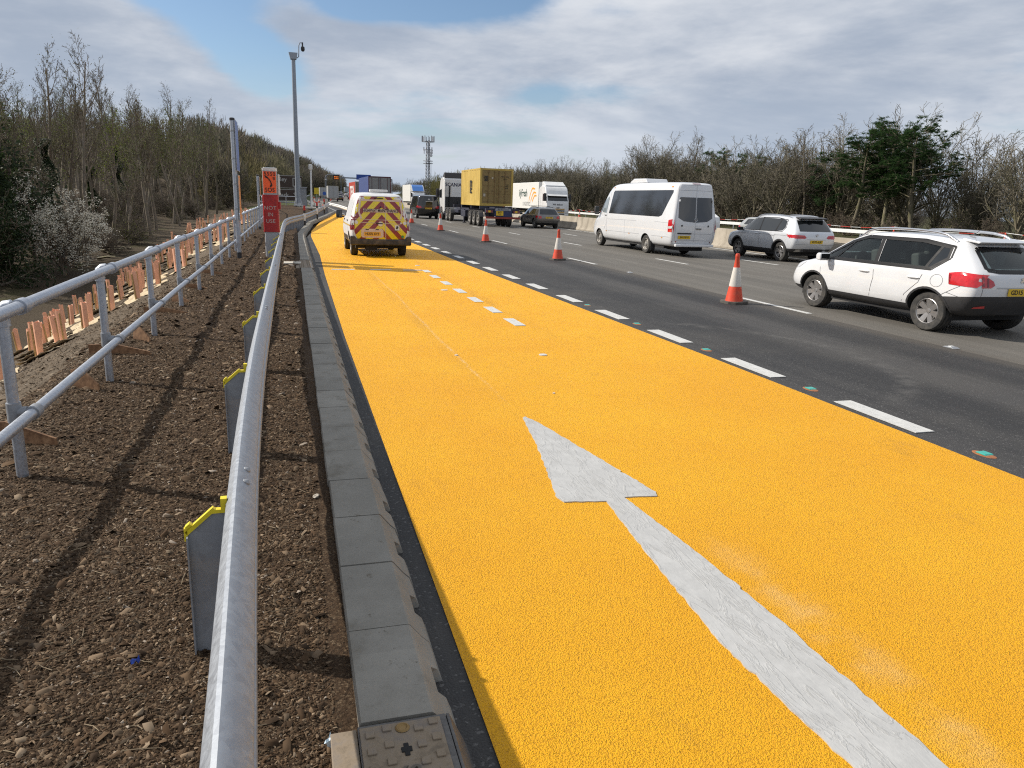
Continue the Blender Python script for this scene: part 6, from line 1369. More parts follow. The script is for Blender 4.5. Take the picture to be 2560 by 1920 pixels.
def cab_unit(name, label, loc, rz=0.0, H=3.75, paint=None, rearwheels=(-2.6,), back_text=None, deflect=True, roofcol=None, front_text=None, grille=True, cat='lorry tractor', chassis=True):
    """cab with its front at +y; origin under the front axle"""
    paint = paint or LW; t = empty(name, loc, rz, label, cat)
    W = 1.25
    side = [(-.95, .62), (-.95, H - .12), (-.80, H), (.15, H), (.62, H - .22), (.98, H - .95), (1.28, 1.95), (1.36, 1.25), (1.40, .45), (.62, .42), (.58, .80), (.40, 1.08), (0, 1.15), (-.40, 1.08), (-.58, .80), (-.62, .62)]
    b = MB(); b.prism(side, -W, W, 'YZ'); b.build('cab', [paint], t, bevel=.07, seg=3, smooth=40)
    for sg in (-1, 1):
        x = sg * (W + .004)
        b = MB(); b.prism([(-.15, 1.95), (1.05, 1.95), (.86, 2.62), (-.05, 2.72), (-.15, 2.62)], x - .006, x + .006, 'YZ'); b.build('side_window', [GLASSD], t)
        b = MB(); b.box2((min(x, x + sg * .28) + .02 * sg, 1.0, 1.95), (max(x, x + sg * .28) + .02 * sg, 1.16, 2.75)); b.build('wing_mirror', [BLACKP], t, bevel=.04)
        b = MB(); b.prism([(-.30, 1.05), (-.22, 1.2), (-.22, 2.78), (1.02, 2.78)][:3] + [(-.215, 2.78), (-.215, 1.2)], x - .002, x + .002, 'YZ'); b.build('door_seam', [SEAM], t)
        b = MB(); b.box2((sg * 1.02 - .17, 1.335, .70), (sg * 1.02 + .17, 1.425, .98)); b.build('headlamp', [CLEARL], t, bevel=.03)
        if deflect: b = MB(); b.prism([(-.95, .75), (-1.45, .8), (-1.45, H - .35), (-.95, H - .05)], sg * 1.22 - .03, sg * 1.22 + .03, 'YZ'); b.build('side_deflector', [paint], t, bevel=.02)
    def front(z): return 1.40 + (.45 - z) * .05 if z < 1.25 else (lerp(1.36, 1.28, (z - 1.25) / .7) if z < 1.95 else lerp(1.28, .98, (z - 1.95) / (H - .95 - 1.95)))
    b = MB(); zt = H - 1.0; b.add([(-1.12, front(1.98) + .014, 1.98), (1.12, front(1.98) + .014, 1.98), (1.08, front(zt) + .012, zt), (-1.08, front(zt) + .012, zt)], [(0, 1, 2, 3)]); b.add([(-1.12, front(1.98) - .03, 1.98), (1.12, front(1.98) - .03, 1.98), (1.08, front(zt) - .03, zt), (-1.08, front(zt) - .03, zt)], [(0, 3, 2, 1)]); b.build('windscreen', [GLASSD], t)
    b = MB(); b.prism([(front(zt) + .28, zt - .06), (front(zt) + .02, zt + .12), (front(zt) - .1, zt + .12), (front(zt), zt - .03)], -1.1, 1.1, 'YZ'); b.build('sun_visor', [paint], t, bevel=.02)
    if grille:
        b = MB()
        for k in range(4): b.box((0, 1.40, .62 + k * .17), (1.5, .06, .10), k % 2)
        b.build('grille', [BLACKP, mat('amber_stripe', (.55, .33, .10), .5)], t, bevel=.02)
    if front_text: text('front_lettering', front_text[0], .26, BLACKINK, t, (0, front(1.62) + .02, 1.60), (R(90), 0, R(180)), bold=.012); text('maker_lettering', front_text[1], .17, BLACKINK, t, (0, front(1.22) + .055, 1.27), (R(90), 0, R(180)), bold=.03)
    if deflect:
        b = MB(); b.prism([(-.9, H - .06), (-.9, H + .42), (-.55, H + .44), (.3, H + .04), (.3, H - .06)], -1.15, 1.15, 'YZ'); b.build('roof_deflector', [roofcol or paint], t, bevel=.05)
    b = MB(); b.box2((-1.2, -.9, .5), (1.2, -.62, .9)); b.box2((-.45, -3.6, .72), (.45, -.6, .98)); b.box2((-1.15, -1.9, .42), (-.55, -1.1, .95)); b.box2((.55, -1.9, .42), (1.15, -1.1, .95))
    if chassis: b.build('chassis', [CHASSIS], t, bevel=.02)
    if back_text: text('cab_lettering', back_text, .42, mat('navy_lettering', (.03, .035, .08), .5), t, (-.35, -.965, H - .62), bold=.02)
    add_wheels(t, (0,), W); add_wheels(t, rearwheels, W)
    return t
t = cab_unit('lorry_tractor', 'white lorry tractor unit pulling the yellow container', (14.42, 68.6, 0), 0, 3.72, rearwheels=(-2.4, -3.75), back_text='SCANIA', deflect=True, roofcol=mat('dark_deflector', (.06, .06, .065), .5))
b = MB(); b.tube([(-.75, -1.0, 1.0), (-.7, -1.05, 3.0)], .06, 8); b.tube([(.3, -1.05, 1.2), (.2, -1.3, 1.9), (.5, -1.6, 1.3)], .03, 6); b.tube([(.1, -1.05, 1.2), (-.1, -1.3, 1.8), (.2, -1.6, 1.3)], .03, 6); b.build('air_lines', [BLACKR], t)
b = MB(); b.box((0, -.97, 1.6), (2.3, .03, .9)); b.build('back_panel', [BLACKP], t)
for y in (-2.4, -3.75):
    for sg in (-1, 1):
        b = MB(); pr = [(y + .62 * math.cos(a), .52 + .62 * math.sin(a)) for a in np.linspace(R(15), R(165), 12)] + [(y + .58 * math.cos(a), .52 + .58 * math.sin(a)) for a in np.linspace(R(165), R(15), 12)]; b.prism(pr, sg * 1.08 - .17, sg * 1.08 + .17, 'YZ'); b.build('mudguard', [mat('mudguard_grey')], t)
def box_trailer(name, label, loc, rz, L_, H, mats, cat='lorry trailer', zb=1.05, rear=None, wheels=True, W=1.27, door=None, group=None):
    """rear end at y=0, runs to +y"""
    t = empty(name, loc, rz, label, cat, group)
    b = MB(); b.box2((-W, 0, zb), (W, L_, H)); b.build('body', [mats[0]], t, bevel=.03)
    b = MB(); b.box2((-W + .06, -.03, zb + .08), (-.012, -.002, H - .12)); b.build('rear_door', [door or mats[1]], t, bevel=.01)
    b = MB(); b.box2((.012, -.03, zb + .08), (W - .06, -.002, H - .12)); b.build('rear_door', [door or mats[1]], t, bevel=.01)
    b = MB()
    for x in (-W + .02, W - .02): b.box2((x - .05, -.05, zb), (x + .05, .01, H))
    b.box2((-W + .03, -.05, H - .11), (W - .03, .01, H + .01)); b.box2((-W + .03, -.05, zb - .06), (W - .03, .01, zb + .06)); b.build('rear_frame', [mats[2]], t)
    b = MB()
    for x in (-.12, .12, -.9, .9):
        b.tube([(x, -.045, zb + .1), (x, -.045, H - .15)], .022, 6)
    b.build('locking_bars', [mats[2]], t)
    b = MB(); b.box2((-1.15, -.02, .45), (1.15, .08, .60)); b.box2((-.5, .3, .8), (.5, L_ - .4, zb - .02)); b.box2((-1.2, 1.0 + 4.5, .45), (1.2, 5.7, .55)); b.build('chassis', [UNDER], t)
    for sg in (-1, 1): b = MB(); b.box2((sg * 1.0 - .18, -.04, .68), (sg * 1.0 + .18, .04, .82)); b.build('tail_lamp', [REDLD], t)
    if wheels: add_wheels(t, (1.6, 2.95, 4.3) if L_ > 9 else (2.0,), 1.25)
    return t
# oncoming refrigerated lorry on the other carriageway
fw = mat('trailer_white', (.72, .715, .68), .4, var=.05, vscale=1.2, dirt=(.45, .42, .35), dirt_amt=.3)
FY = 77.0
cab_unit('oncoming_lorry_cab', 'white oncoming lorry cab with dark windscreen and We deliver on its front, beyond the wall', (27.45, FY + 1.4, .05), math.pi, 3.55, LW, rearwheels=(-2.7,), front_text=('We deliver', 'DAF'), deflect=True)
t = box_trailer('refrigerated_trailer', 'white trailer lettered Fresh LOGISTICS with an orange flame, beyond the concrete wall', (27.45, FY + 16.4, .05), math.pi, 13.4, 3.95, (fw, fw, LW))
gl = mat('dark_green_lettering', (.012, .05, .035), .5); ol = mat('orange_logo', (.72, .32, .02), .5)
text('side_lettering', 'ilyFresh', 1.15, gl, t, (1.275, 7.6, 2.75), (R(90), 0, R(90)), bold=.018, sx=.92); text('side_lettering', 'LOGISTICS', .62, mat('grey_lettering', (.10, .10, .10), .5), t, (1.275, 9.0, 1.55), (R(90), 0, R(90)), bold=.0, sx=.9, spacing=1.1)
b = MB()
for k, (y0, z0, L_, H_) in enumerate(((9.9, 2.05, 2.2, 1.35), (10.6, 2.0, 1.9, .95), (11.2, 2.0, 1.5, .6))):
    n = 12; top = []; bot = []
    for i in range(n + 1):
        u = i / n; y = y0 + L_ * u; z = z0 + H_ * math.sin(min(1, u * 1.25) * math.pi * .62); top.append((y, z)); bot.append((y, z - .30 * (1 - u * .5)))
    for i in range(n): b.add([(1.276, *bot[i]), (1.276, *bot[i + 1]), (1.276, *top[i + 1]), (1.276, *top[i])], [(0, 1, 2, 3)])
b.build('flame_symbol', [ol], t)
# oncoming white lorry with blue roof
WY = 150.0; wo = float(road_off(WY)) * 0 
cab_unit('blue_roof_lorry_cab', 'white oncoming lorry cab under a blue roof deflector, far beyond the wall', (24.3, WY + 1.4, .1), math.pi, 2.95, LW, rearwheels=(-2.6,), deflect=False)
t = box_trailer('white_box_trailer', 'plain white lorry box behind the blue roof deflector, far beyond the wall', (24.3, WY + 14.0, .1), math.pi, 11.0, 4.35, (fw, fw, LW))
b = MB(); b.prism([(11.0, 4.30), (11.9, 3.95), (13.1, 3.05), (11.0, 3.05)], -1.22, 1.22, 'YZ'); b.prism([(11.02, 4.33), (11.9, 3.98), (13.05, 3.12), (13.05, 3.10), (11.9, 3.955), (11.02, 4.305)], -1.1, 1.1, 'YZ', 1); b.build('roof_deflector', [LW, mat('deflector_blue', (.035, .14, .42), .4)], t)
# blue curtain sided lorry in front of the van
bc = mat('blue_curtain', (.045, .07, .20), .6, var=.25, vscale=2.5); gd = mat('grey_doors', (.235, .235, .235), .5, var=.12, vscale=1.5, dirt=(.15, .14, .13), dirt_amt=.6); mr_ = mat('maroon_frame', (.085, .022, .028), .5)
box_trailer('curtain_side_lorry', 'blue curtain-sided lorry with grey rear doors and maroon frame, beyond the maintenance van', (9.98, 90.0, 0), 0, 13.4, 4.12, (bc, gd, mr_), 'lorry')
# red and white trailer further ahead
rw = mat('red_trailer_side', (.42, .055, .035), .5); rg = mat('brown_grey_doors', (.17, .145, .12), .5, var=.3, vscale=1)
t = box_trailer('red_side_lorry', 'lorry with red side lettered white and brown rear doors, ahead of the blue lorry', (10.7, 118.0, 0), 0, 13.4, 3.98, (rw, rg, mat('pale_frame', (.4, .38, .34), .5)), 'lorry')
text('side_lettering', 'TESA', 2.4, WHITEINK, t, (-1.278, 6.5, 2.4), (R(90), 0, R(-90)), bold=.03, sx=1.6)
# far grey lorries
lg = mat('light_grey_box', (.42, .42, .42), .5, var=.1, vscale=1); lg2 = mat('pale_rear', (.36, .365, .37), .5, var=.1)
box_trailer('grey_box_lorry', 'light grey box lorry far ahead in the left lane', (10.15 + .2, 198, .25), 0, 9.0, 3.9, (lg, lg2, mat('pale_frame')), 'lorry', zb=.95)
box_trailer('far_white_lorry', 'pale box lorry behind the grey box lorry, farther away at its left', (10.6, 262, .65), 0, 9.0, 3.7, (lg, lg, mat('pale_frame')), 'lorry', zb=.95)
box_trailer('distant_lorry', 'tiny pale box lorry among the most distant queue of cars', (32.6, 470, 3.05), 0, 9.0, 3.8, (mat('lorry_pale_blue', (.42, .47, .52), .5), mat('lorry_pale_blue'), mat('pale_frame')), 'lorry', zb=.95)
# far cars
fars = [(12.4, 283, .8, PAINTW, 'white car close left behind the grey box lorry, far ahead', 'hatch'), (13.4, 222, .4, PAINTK, 'dark car close right of the grey box lorry, far ahead', 'estate'), (19.2, 262, .65, PAINTN, 'dark blue car in the far middle lane, nearest of the distant queue', 'hatch'),
        (20.0, 330, 1.25, PAINTN, 'distant dark car in the far queue behind the grey lorry', 'hatch'), (24.0, 352, 1.5, PAINTS, 'distant silver car in the far queue', 'hatch'), (28.6, 400, 2.05, PAINTW, 'distant white car in the middle of the far queue', 'hatch'), (31.2, 430, 2.4, PAINTN, 'distant dark car at the right of the far queue', 'hatch'), (27.0, 440, 2.6, PAINTS, 'most distant silver car in the far queue', 'hatch'), (33.0, 410, 2.2, PAINTK, 'distant black car near the central wall in the far queue', 'estate'), (24.5, 415, 2.3, PAINTK, 'distant black car at the left of the far queue', 'hatch')]
for x, y, z, p, lab, k in fars: generic('distant_car', lab, 'car', 'queue of distant cars', 4.3, 1.8, 1.48, .92, p, (x, y, z), kind=k, detail=False)
# white van nose seen past the minibus
t = empty('white_box_van', (27.2, 47.5, 0), math.pi, 'white box van with pink lettering showing left of the minibus nose', 'van')
b = MB(); b.prism([(-3, .4), (-3, 2.55), (-.3, 2.55), (.1, 2.42), (.62, 1.55), (1.5, 1.25), (1.62, .9), (1.62, .4)], -1.0, 1.0, 'YZ'); b.build('body', [LW], t, bevel=.08, seg=3)
b = MB(); b.prism([(.12, 2.36), (.16, 2.38), (.66, 1.58), (.62, 1.56)], -.85, .85, 'YZ'); b.build('windscreen', [GLASSD], t)
pk = mat('pink_lettering', (.45, .02, .16), .5)
for x, rz in ((1.006, 90), (-1.006, -90)):
    b = MB(); b.prism([(-.1, 1.55), (.5, 1.5), (.1, 2.15), (-.1, 2.2)], x - .004, x + .004, 'YZ'); b.build('side_window', [GLASSD], t); text('side_lettering', 'Dry', .62, pk, t, (x * 1.003, -1.3, 1.9), (R(90), 0, R(rz)), bold=.04)
cw = wheel_mesh(.34, .21, 'steel')
for y in (-2.1, .75):
    for sg in (-1, 1): o = link('wheel', cw[0], t, (sg * .88, y, .34), (0, 0, 0 if sg < 0 else math.pi)); link('rim', cw[1], o)

# ------------------------------------------------------------------ far signs, bridge, mast
def message_sign():
    t = empty('message_sign', (15.8, 370, 1.0), 0, 'far cantilever message sign with amber lettering over the left lane', 'gantry sign'); gm = mat('gantry_grey', (.20, .215, .24), .5, .3)
    b = MB(); pts = [(.0, 0, 0), (0, 0, 8.6), (.35, 0, 9.6), (1.3, 0, 10.2), (6.4, 0, 10.2)]; b.tube(pts, .24, 8); b.build('cantilever', [gm], t)
    b = MB(); b.box((5.0, -.3, 9.0), (2.8, .4, 2.1)); o = b.build('display', [mat('display_black', (.010, .011, .014), .5)], t)
    am = mat('amber_leds', (.6, .16, .02), .5, emit=(1.0, .26, .03), estr=.9)
    text('led_lettering', 'M1(N)', .66, am, o, (5.0, -.52, 9.3), bold=.02, sx=1.1); text('led_lettering', 'QUEUE', .56, am, o, (5.0, -.52, 8.5), bold=.02, sx=1.1)
    b = MB(); b.lathe([(0, 0), (.5, .1), (.5, .6), (0, .7)], 12, c=(.3, -.2, 7.6)); b.build('camera', [CLEARL], t)
    t = empty('overhead_gantry', (35, 520, 4), 0, 'distant overhead gantry with blue direction sign spanning the motorway', 'gantry')
    b = MB(); b.box((14, 0, 9.4), (34, .8, .8)); b.build('beam', [gm], t)
    for x in (-2.8, 30.8): b = MB(); b.box((x, 0, 4), (.7, .7, 11)); b.build('leg', [gm], t)
    b = MB(); b.box((12, -.6, 10.2), (9.5, .2, 3.4)); b.build('blue_sign', [mat('motorway_blue', (.02, .07, .34), .5)], t)
    b = MB(); b.box((22, -.6, 9.6), (6, .2, 2.2)); b.build('dark_sign', [mat('display_black')], t)
    for (x, y) in ((15.0, 318), (23.0, 455)):
        t = empty('lamp_column', (x - 1, y, .5), 0, 'thin grey column standing at the far left roadside' if y < 400 else 'thin grey column left of the far overhead gantry', 'column'); b = MB(); b.tube([(0, 0, 0), (0, 0, 8.5)], [.12, .08], 6); b.build('pole', [gm], t); b = MB(); b.box((.3, 0, 8.5), (.9, .25, .15)); b.build('lantern', [gm], t)
message_sign()
def tower():
    t = empty('phone_mast', (55.2, 318, -2), 0, 'distant lattice phone mast with antennas on top, rising over the tree line', 'phone mast'); gm = mat('mast_steel', (.20, .21, .24), .5, .4)
    H = 27.2; b = MB(); w0, w1 = .95, .62
    def c(z): w = lerp(w0, w1, z / H); return [(-w, -w, z), (w, -w, z), (w, w, z), (-w, w, z)]
    for k in range(4): b.tube([c(0)[k], c(H)[k]], .10, 5)
    z = 0
    while z < H - 1.3:
        a, d = c(z), c(z + 1.4)
        for k in range(4): b.tube([a[k], d[(k + 1) % 4]], .045, 4); b.tube([a[(k + 1) % 4], d[k]], .045, 4); b.tube([a[k], a[(k + 1) % 4]], .04, 4)
        z += 1.4
    b.tube([(.2, 0, 0), (.2, 0, H)], .16, 5); b.build('lattice', [gm], t)
    b = MB()
    for z in (H - .6, H - 3.8, H - 8.2, H - 9.2):
        rr_ = 2.6 if z > H - 1 else 2.0
        for k in range(12): a0, a1 = 2 * math.pi * k / 12, 2 * math.pi * (k + 1) / 12; b.tube([(rr_ * math.cos(a0), rr_ * math.sin(a0), z), (rr_ * math.cos(a1), rr_ * math.sin(a1), z)], .10, 5)
        for k in range(4): a0 = math.pi / 2 * k + .7; b.tube([(0, 0, z), (rr_ * math.cos(a0), rr_ * math.sin(a0), z)], .09, 5)
    b.build('platforms', [gm], t)
    r = random.Random(6)
    for k in range(11): a = 2 * math.pi * k / 11; b = MB(); b.box((2.5 * math.cos(a), 2.5 * math.sin(a), H + .5), (.32, .2, 2.3 * r.uniform(.8, 1.1)), rz=a); b.build('antenna', [mat('antenna_grey', (.42, .43, .46), .5) if k % 3 else gm], t)
    for k in range(6): a = 2 * math.pi * k / 6 + .4; b = MB(); b.box((1.9 * math.cos(a), 1.9 * math.sin(a), H - 3.4 - (k % 2) * 1.3), (.3, .2, 1.5), rz=a); b.build('antenna', [mat('antenna_grey') if k % 2 else gm], t)
    for (x, z) in ((1.2, H - 4.9), (1.1, H - 6.0)): b = MB(); b.lathe([(0, -.2), (.5, -.15), (.6, -.02), (0, .02)], 14, 'Y', (x, -1.2, z)); b.build('dish', [mat('dish_white', (.6, .6, .62), .5)], t)
    b = MB(); b.tube([(1.6, 0, 4), (1.6, 0, H - 8)], .035, 4); b.build('cable_run', [gm], t)
tower()
# ------------------------------------------------------------------ trees and undergrowth
def bark(name, a, c, green=.0):
    m, N, L, b = nodes(name); g = NG(N, L); tc = N.new('ShaderNodeTexCoord'); o = tc.outputs['Object']
    oi = N.new('ShaderNodeObjectInfo'); n = g.noise(o, 1.3, 4); n2 = g.noise(g.mapv(o, (6, 6, 1.2)), 4, 4)
    cc = g.mix(g.mr(n2, .3, .7), a, c); cc = g.mix(g.mr(oi.outputs['Random'], 0, 1, 0, .45), cc, (a[0] * .55, a[1] * .55, a[2] * .55))
    if green: cc = g.mix(g.math('MULTIPLY', g.mr(n, .45, .65), green), cc, (.095, .10, .028))
    L.new(cc, b.inputs['Base Color']); b.inputs['Roughness'].default_value = .85; b.inputs['Specular IOR Level'].default_value = .15; return m
BARKD = bark('dark_bark', (.145, .122, .096), (.28, .235, .185), .4); TWIGD = bark('dark_twigs', (.13, .104, .082), (.21, .172, .136), .25)
BARKL = bark('light_bark', (.13, .115, .08), (.25, .22, .16), .6); TWIGL = bark('light_twigs', (.135, .12, .092), (.23, .205, .16), .3)
def leafm(name, a, c, tl=.25):
    m, N, L, b = nodes(name); g = NG(N, L); oi = N.new('ShaderNodeObjectInfo'); ge = N.new('ShaderNodeNewGeometry')
    cc = g.mix(ge.outputs['Random Per Island'], a, c); L.new(cc, b.inputs['Base Color']); b.inputs['Roughness'].default_value = .6; b.inputs['Specular IOR Level'].default_value = .2
    t = N.new('ShaderNodeBsdfTranslucent'); L.new(cc, t.inputs[0]); mx = N.new('ShaderNodeMixShader'); mx.inputs[0].default_value = .42; out = [n for n in N if n.type == 'OUTPUT_MATERIAL'][0]
    L.new(b.outputs[0], mx.inputs[1]); L.new(t.outputs[0], mx.inputs[2]); L.new(mx.outputs[0], out.inputs[0]); return m
BUDS = leafm('olive_buds', (.07, .07, .022), (.13, .125, .045)); GREENL = leafm('fresh_green_leaves', (.07, .10, .015), (.14, .17, .03)); IVY = leafm('ivy_leaves', (.012, .024, .010), (.04, .06, .02)); NEEDLE = leafm('pine_needles', (.020, .050, .020), (.070, .125, .040)); BLOSS = leafm('blossom', (.72, .67, .55), (.88, .84, .72)); BROWNL = leafm('brown_twigs', (.06, .048, .034), (.13, .105, .075))

class Tree:
    def __init__(s, seed): s.r = random.Random(seed); s.tr = MB(); s.cr = MB(); s.leaf = MB(); s.tips = []
    def branch(s, p, d, L_, r0, lvl, P, tgt=None):
        r = s.r; n = P['seg'][min(lvl, 3)]; pts = [p.copy()]; d = d.normalized(); k = L_ / n
        for i in range(n):
            j = P['jit'][min(lvl, 3)]; d = (d + Vector((r.gauss(0, j), r.gauss(0, j), r.gauss(0, j) * .6 + P['up'][min(lvl, 3)]))).normalized(); pts.append(pts[-1] + d * k)
        r1 = max(P['rmin'], r0 * P['taper'][min(lvl, 3)]); rs = [lerp(r0, r1, i / n) for i in range(n + 1)]
        (s.tr if lvl <= P.get('trunk_lvl', 1) else s.cr).tube(pts, rs, (7, 5, 3, 3)[min(lvl, 3)], caps=False)
        if lvl >= P['levels']: s.tips.append((pts[-1], d)); return
        nc = P['kids'][lvl]; nc = int(r.uniform(nc[0], nc[1] + 1))
        for c in range(nc):
            u = P['start'][lvl] + (1 - P['start'][lvl]) * ((c + r.random()) / nc); i = min(n - 1, int(u * n)); q = pts[i].lerp(pts[i + 1], u * n - i); t = (pts[i + 1] - pts[i]).normalized()
            a = r.uniform(0, 6.283); perp = t.orthogonal().normalized(); perp = Matrix.Rotation(a, 3, t) @ perp; an = R(r.uniform(*P['ang'][lvl]))
            nd = t * math.cos(an) + perp * math.sin(an); ln = P['len'][lvl] * L_ * (1 - P['shrink'][lvl] * u) * r.uniform(.65, 1.2)
            s.branch(q, nd, ln, max(P['rmin'], lerp(rs[i], rs[i + 1], .5) * P['rk'][lvl]), lvl + 1, P)
    def leaves(s, n, size, spread, tips=None):
        r = s.r; tips = tips or s.tips
        if not tips: return
        for _ in range(n):
            p, d = r.choice(tips); c = p - d * r.uniform(0, spread * 2) + Vector((r.gauss(0, spread), r.gauss(0, spread), r.gauss(0, spread)))
            u = Vector((r.gauss(0, 1), r.gauss(0, 1), r.gauss(0, 1))).normalized(); v = u.orthogonal().normalized(); z = size * r.uniform(.6, 1.4); s.leaf.add([c - u * z, c + v * z * .6, c + u * z, c - v * z * .6], [(0, 1, 2, 3)])
    def meshes(s, nm, mt, mc, ml):
        tm = s.tr.mesh(nm + '_trunk', [mt], fix=False); tm.polygons.foreach_set('use_smooth', [True] * len(tm.polygons)); cm = MB(); cm.v, cm.f, cm.m = s.cr.v, s.cr.f, [0] * len(s.cr.f); cm.add(s.leaf.v, s.leaf.f, 1)
        return tm, cm.mesh(nm + '_crown', [mc, ml], fix=False)

POLE = dict(levels=3, seg=(9, 6, 4, 3), jit=(.05, .10, .16, .22), up=(.06, .12, .10, .06), taper=(.18, .25, .35, .6), rmin=.010, kids=[(15, 19), (5, 8), (4, 6)], start=(.38, .25, .2), ang=[(18, 42), (20, 50), (20, 55)], len=[.30, .42, .45], shrink=[.55, .4, .3], rk=[.42, .5, .6])
SPREAD = dict(levels=3, seg=(5, 6, 4, 3), jit=(.10, .14, .2, .25), up=(.08, .10, .06, .04), taper=(.55, .22, .3, .6), rmin=.011, kids=[(8, 11), (9, 12), (5, 8)], start=(.12, .2, .15), ang=[(12, 50), (18, 50), (20, 60)], len=[1.35, .42, .45], shrink=[.25, .4, .3], rk=[.55, .45, .6])
BUSH = dict(levels=3, seg=(3, 5, 4, 3), jit=(.15, .2, .25, .3), up=(.05, .05, .02, 0), taper=(.6, .25, .3, .6), rmin=.010, kids=[(11, 14), (10, 13), (6, 9)], start=(.05, .15, .1), ang=[(15, 75), (25, 65), (25, 70)], len=[2.2, .45, .5], shrink=[.2, .4, .3], rk=[.6, .5, .6])
def make_pole(seed, H, leafm_, nl, green=False):
    t = Tree(seed); t.branch(Vector((0, 0, -.3)), Vector((t.r.gauss(0, .04), t.r.gauss(0, .04), 1)), H, H * .012 + .035, 0, POLE); t.leaves(nl, .045, .22); return t.meshes('pole_tree', BARKD, TWIGD, leafm_)
def make_spread(seed, H, nl=500):
    t = Tree(seed)
    for k in range(t.r.choice((2, 3, 3))): t.branch(Vector((t.r.gauss(0, .25), t.r.gauss(0, .25), -.3)), Vector((t.r.gauss(0, .22), t.r.gauss(0, .22), 1)), H * .45, H * .012 + .02, 0, SPREAD)
    t.leaves(nl, .04, .2); return t.meshes('spreading_tree', BARKL, TWIGL, BUDS)
def make_bush(seed, S, lm, nl, ls, spread):
    t = Tree(seed); t.branch(Vector((0, 0, -.2)), Vector((0, 0, 1)), S * .32, S * .03, 0, BUSH); t.leaves(nl, ls, spread); return t.meshes('bush', BARKD, TWIGD, lm)
def make_pine(seed, H, flat=1.0):
    t = Tree(seed); r = t.r; P = dict(levels=2, seg=(9, 5, 3, 3), jit=(.05, .12, .2, .2), up=(.02, .05, .05, .03), taper=(.25, .25, .4, .5), rmin=.018, kids=[(20, 24), (7, 10)], start=(.42, .3), ang=[(55, 85), (25, 55)], len=[.36, .45], shrink=[.25, .3], rk=[.35, .5])
    t.branch(Vector((0, 0, -.3)), Vector((r.gauss(0, .07), r.gauss(0, .05), 1)), H, H * .017 + .03, 0, P)
    for p, d in t.tips:
        for c in range(4):
            q = p - d * r.uniform(0, .5) + Vector((r.gauss(0, .16), r.gauss(0, .16), r.gauss(0, .09)))
            for k in range(26):
                u = (Vector((r.gauss(0, 1), r.gauss(0, 1), r.gauss(.45, .8))).normalized()); v = u.orthogonal().normalized(); L_ = r.uniform(.12, .26); w = .019; t.leaf.add([q - v * w, q + v * w, q + u * L_ + v * w * .5, q + u * L_ - v * w * .5], [(0, 1, 2, 3)])
    return t.meshes('pine', BARKL, TWIGD, NEEDLE)
def make_ivy(seed, H):
    t = Tree(seed); P = dict(POLE); P['kids'] = [(16, 20), (4, 6), (3, 4)]; t.branch(Vector((0, 0, -.3)), Vector((0, 0, 1)), H, H * .015 + .03, 0, P)
    r = t.r
    for _ in range(5200):
        z = H * (r.random() ** .8) * .92; w = H * .13 * (1 - .55 * z / H) * (0.6 + .5 * math.sin(z * 2.1 + seed)) + .2; a = r.uniform(0, 6.3); q = Vector((math.cos(a) * w * r.random() ** .5, math.sin(a) * w * r.random() ** .5, z)); u = Vector((r.gauss(0, 1), r.gauss(0, 1), r.gauss(0, 1))).normalized(); v = u.orthogonal().normalized(); s_ = r.uniform(.05, .11); t.leaf.add([q - u * s_, q + v * s_ * .7, q + u * s_, q - v * s_ * .7], [(0, 1, 2, 3)])
    return t.meshes('ivy_tree', BARKD, TWIGD, IVY)
POLES = [make_pole(20 + i, h, (BUDS, GREENL, GREENL, BUDS, GREENL, BUDS)[i], (350, 600, 1100, 400, 900, 300)[i]) for i, h in enumerate((11.5, 10.5, 10, 12.5, 9.5, 11))]
SPREADS = [make_spread(40 + i, h) for i, h in enumerate((8.0, 7.2, 8.6, 7.6, 6.8))]
PINES = [make_pine(60, 8.6), make_pine(61, 7.8), make_pine(62, 9.2)]
IVYS = [make_ivy(70, 7.5), make_ivy(71, 9.0)]
BUSHES = [make_bush(80, 3.2, BROWNL, 1400, .035, .18), make_bush(81, 2.6, GREENL, 700, .035, .2), make_bush(82, 3.0, BROWNL, 900, .03, .2)]
THORN = make_bush(90, 5.0, BLOSS, 17000, .036, .07)
YEW = make_bush(91, 4.4, IVY, 9000, .06, .22)
def plant(name, me, x, y, z, s, lab, cat, group=None, rz=None, sz=None):
    t = empty(name, (x, y, z), rng.uniform(0, 6.28) if rz is None else rz, lab, cat, group); t.scale = (s, s, (sz or s))
    link('trunk', me[0], t); link('crown', me[1], t); return t
def front_x(y):
    P = [(30, -11.2), (36, -10.6), (44, -9.2), (60, -7.8), (80, -7.2), (110, -8.0), (150, -9)]
    return float(np.interp(y, [p[0] for p in P], [p[1] for p in P]))
r = random.Random(31); cnt = 0; used = []
LG = 'bare trees of the wood beyond the embankment'
tries = 0
while cnt < 225 and tries < 9000:
    tries += 1; y = 33 + 105 * r.random() ** 1.25; xf = front_x(y); xl = -.40 * y - 1.5
    if xl > xf - 1: continue
    x = xf - (xf - xl) * r.random(); x -= r.random() ** 2 * 0
    dmin = 1.0 if y < 60 else 1.5
    if any((x - a) ** 2 + (y - b_) ** 2 < dmin * dmin for a, b_ in used): continue
    if (x + 10.0) ** 2 + (y - 36.5) ** 2 < 4: continue
    used.append((x, y)); k = r.randrange(len(POLES)); s = r.uniform(.54, .78) * (1.14 if y > 60 else 1)
    if r.random() < .07: plant('ivy_tree', IVYS[r.randrange(2)], x, y, tz(x, y), s * .95, 'dark ivy-clad tree among the bare trees of the left wood', 'tree', 'ivy-clad trees of the left wood')
    else: plant('woodland_tree', POLES[k], x, y, tz(x, y), s, 'slim bare tree standing in the wood beyond the embankment', 'tree', LG, sz=s * r.uniform(.92, 1.1))
    cnt += 1
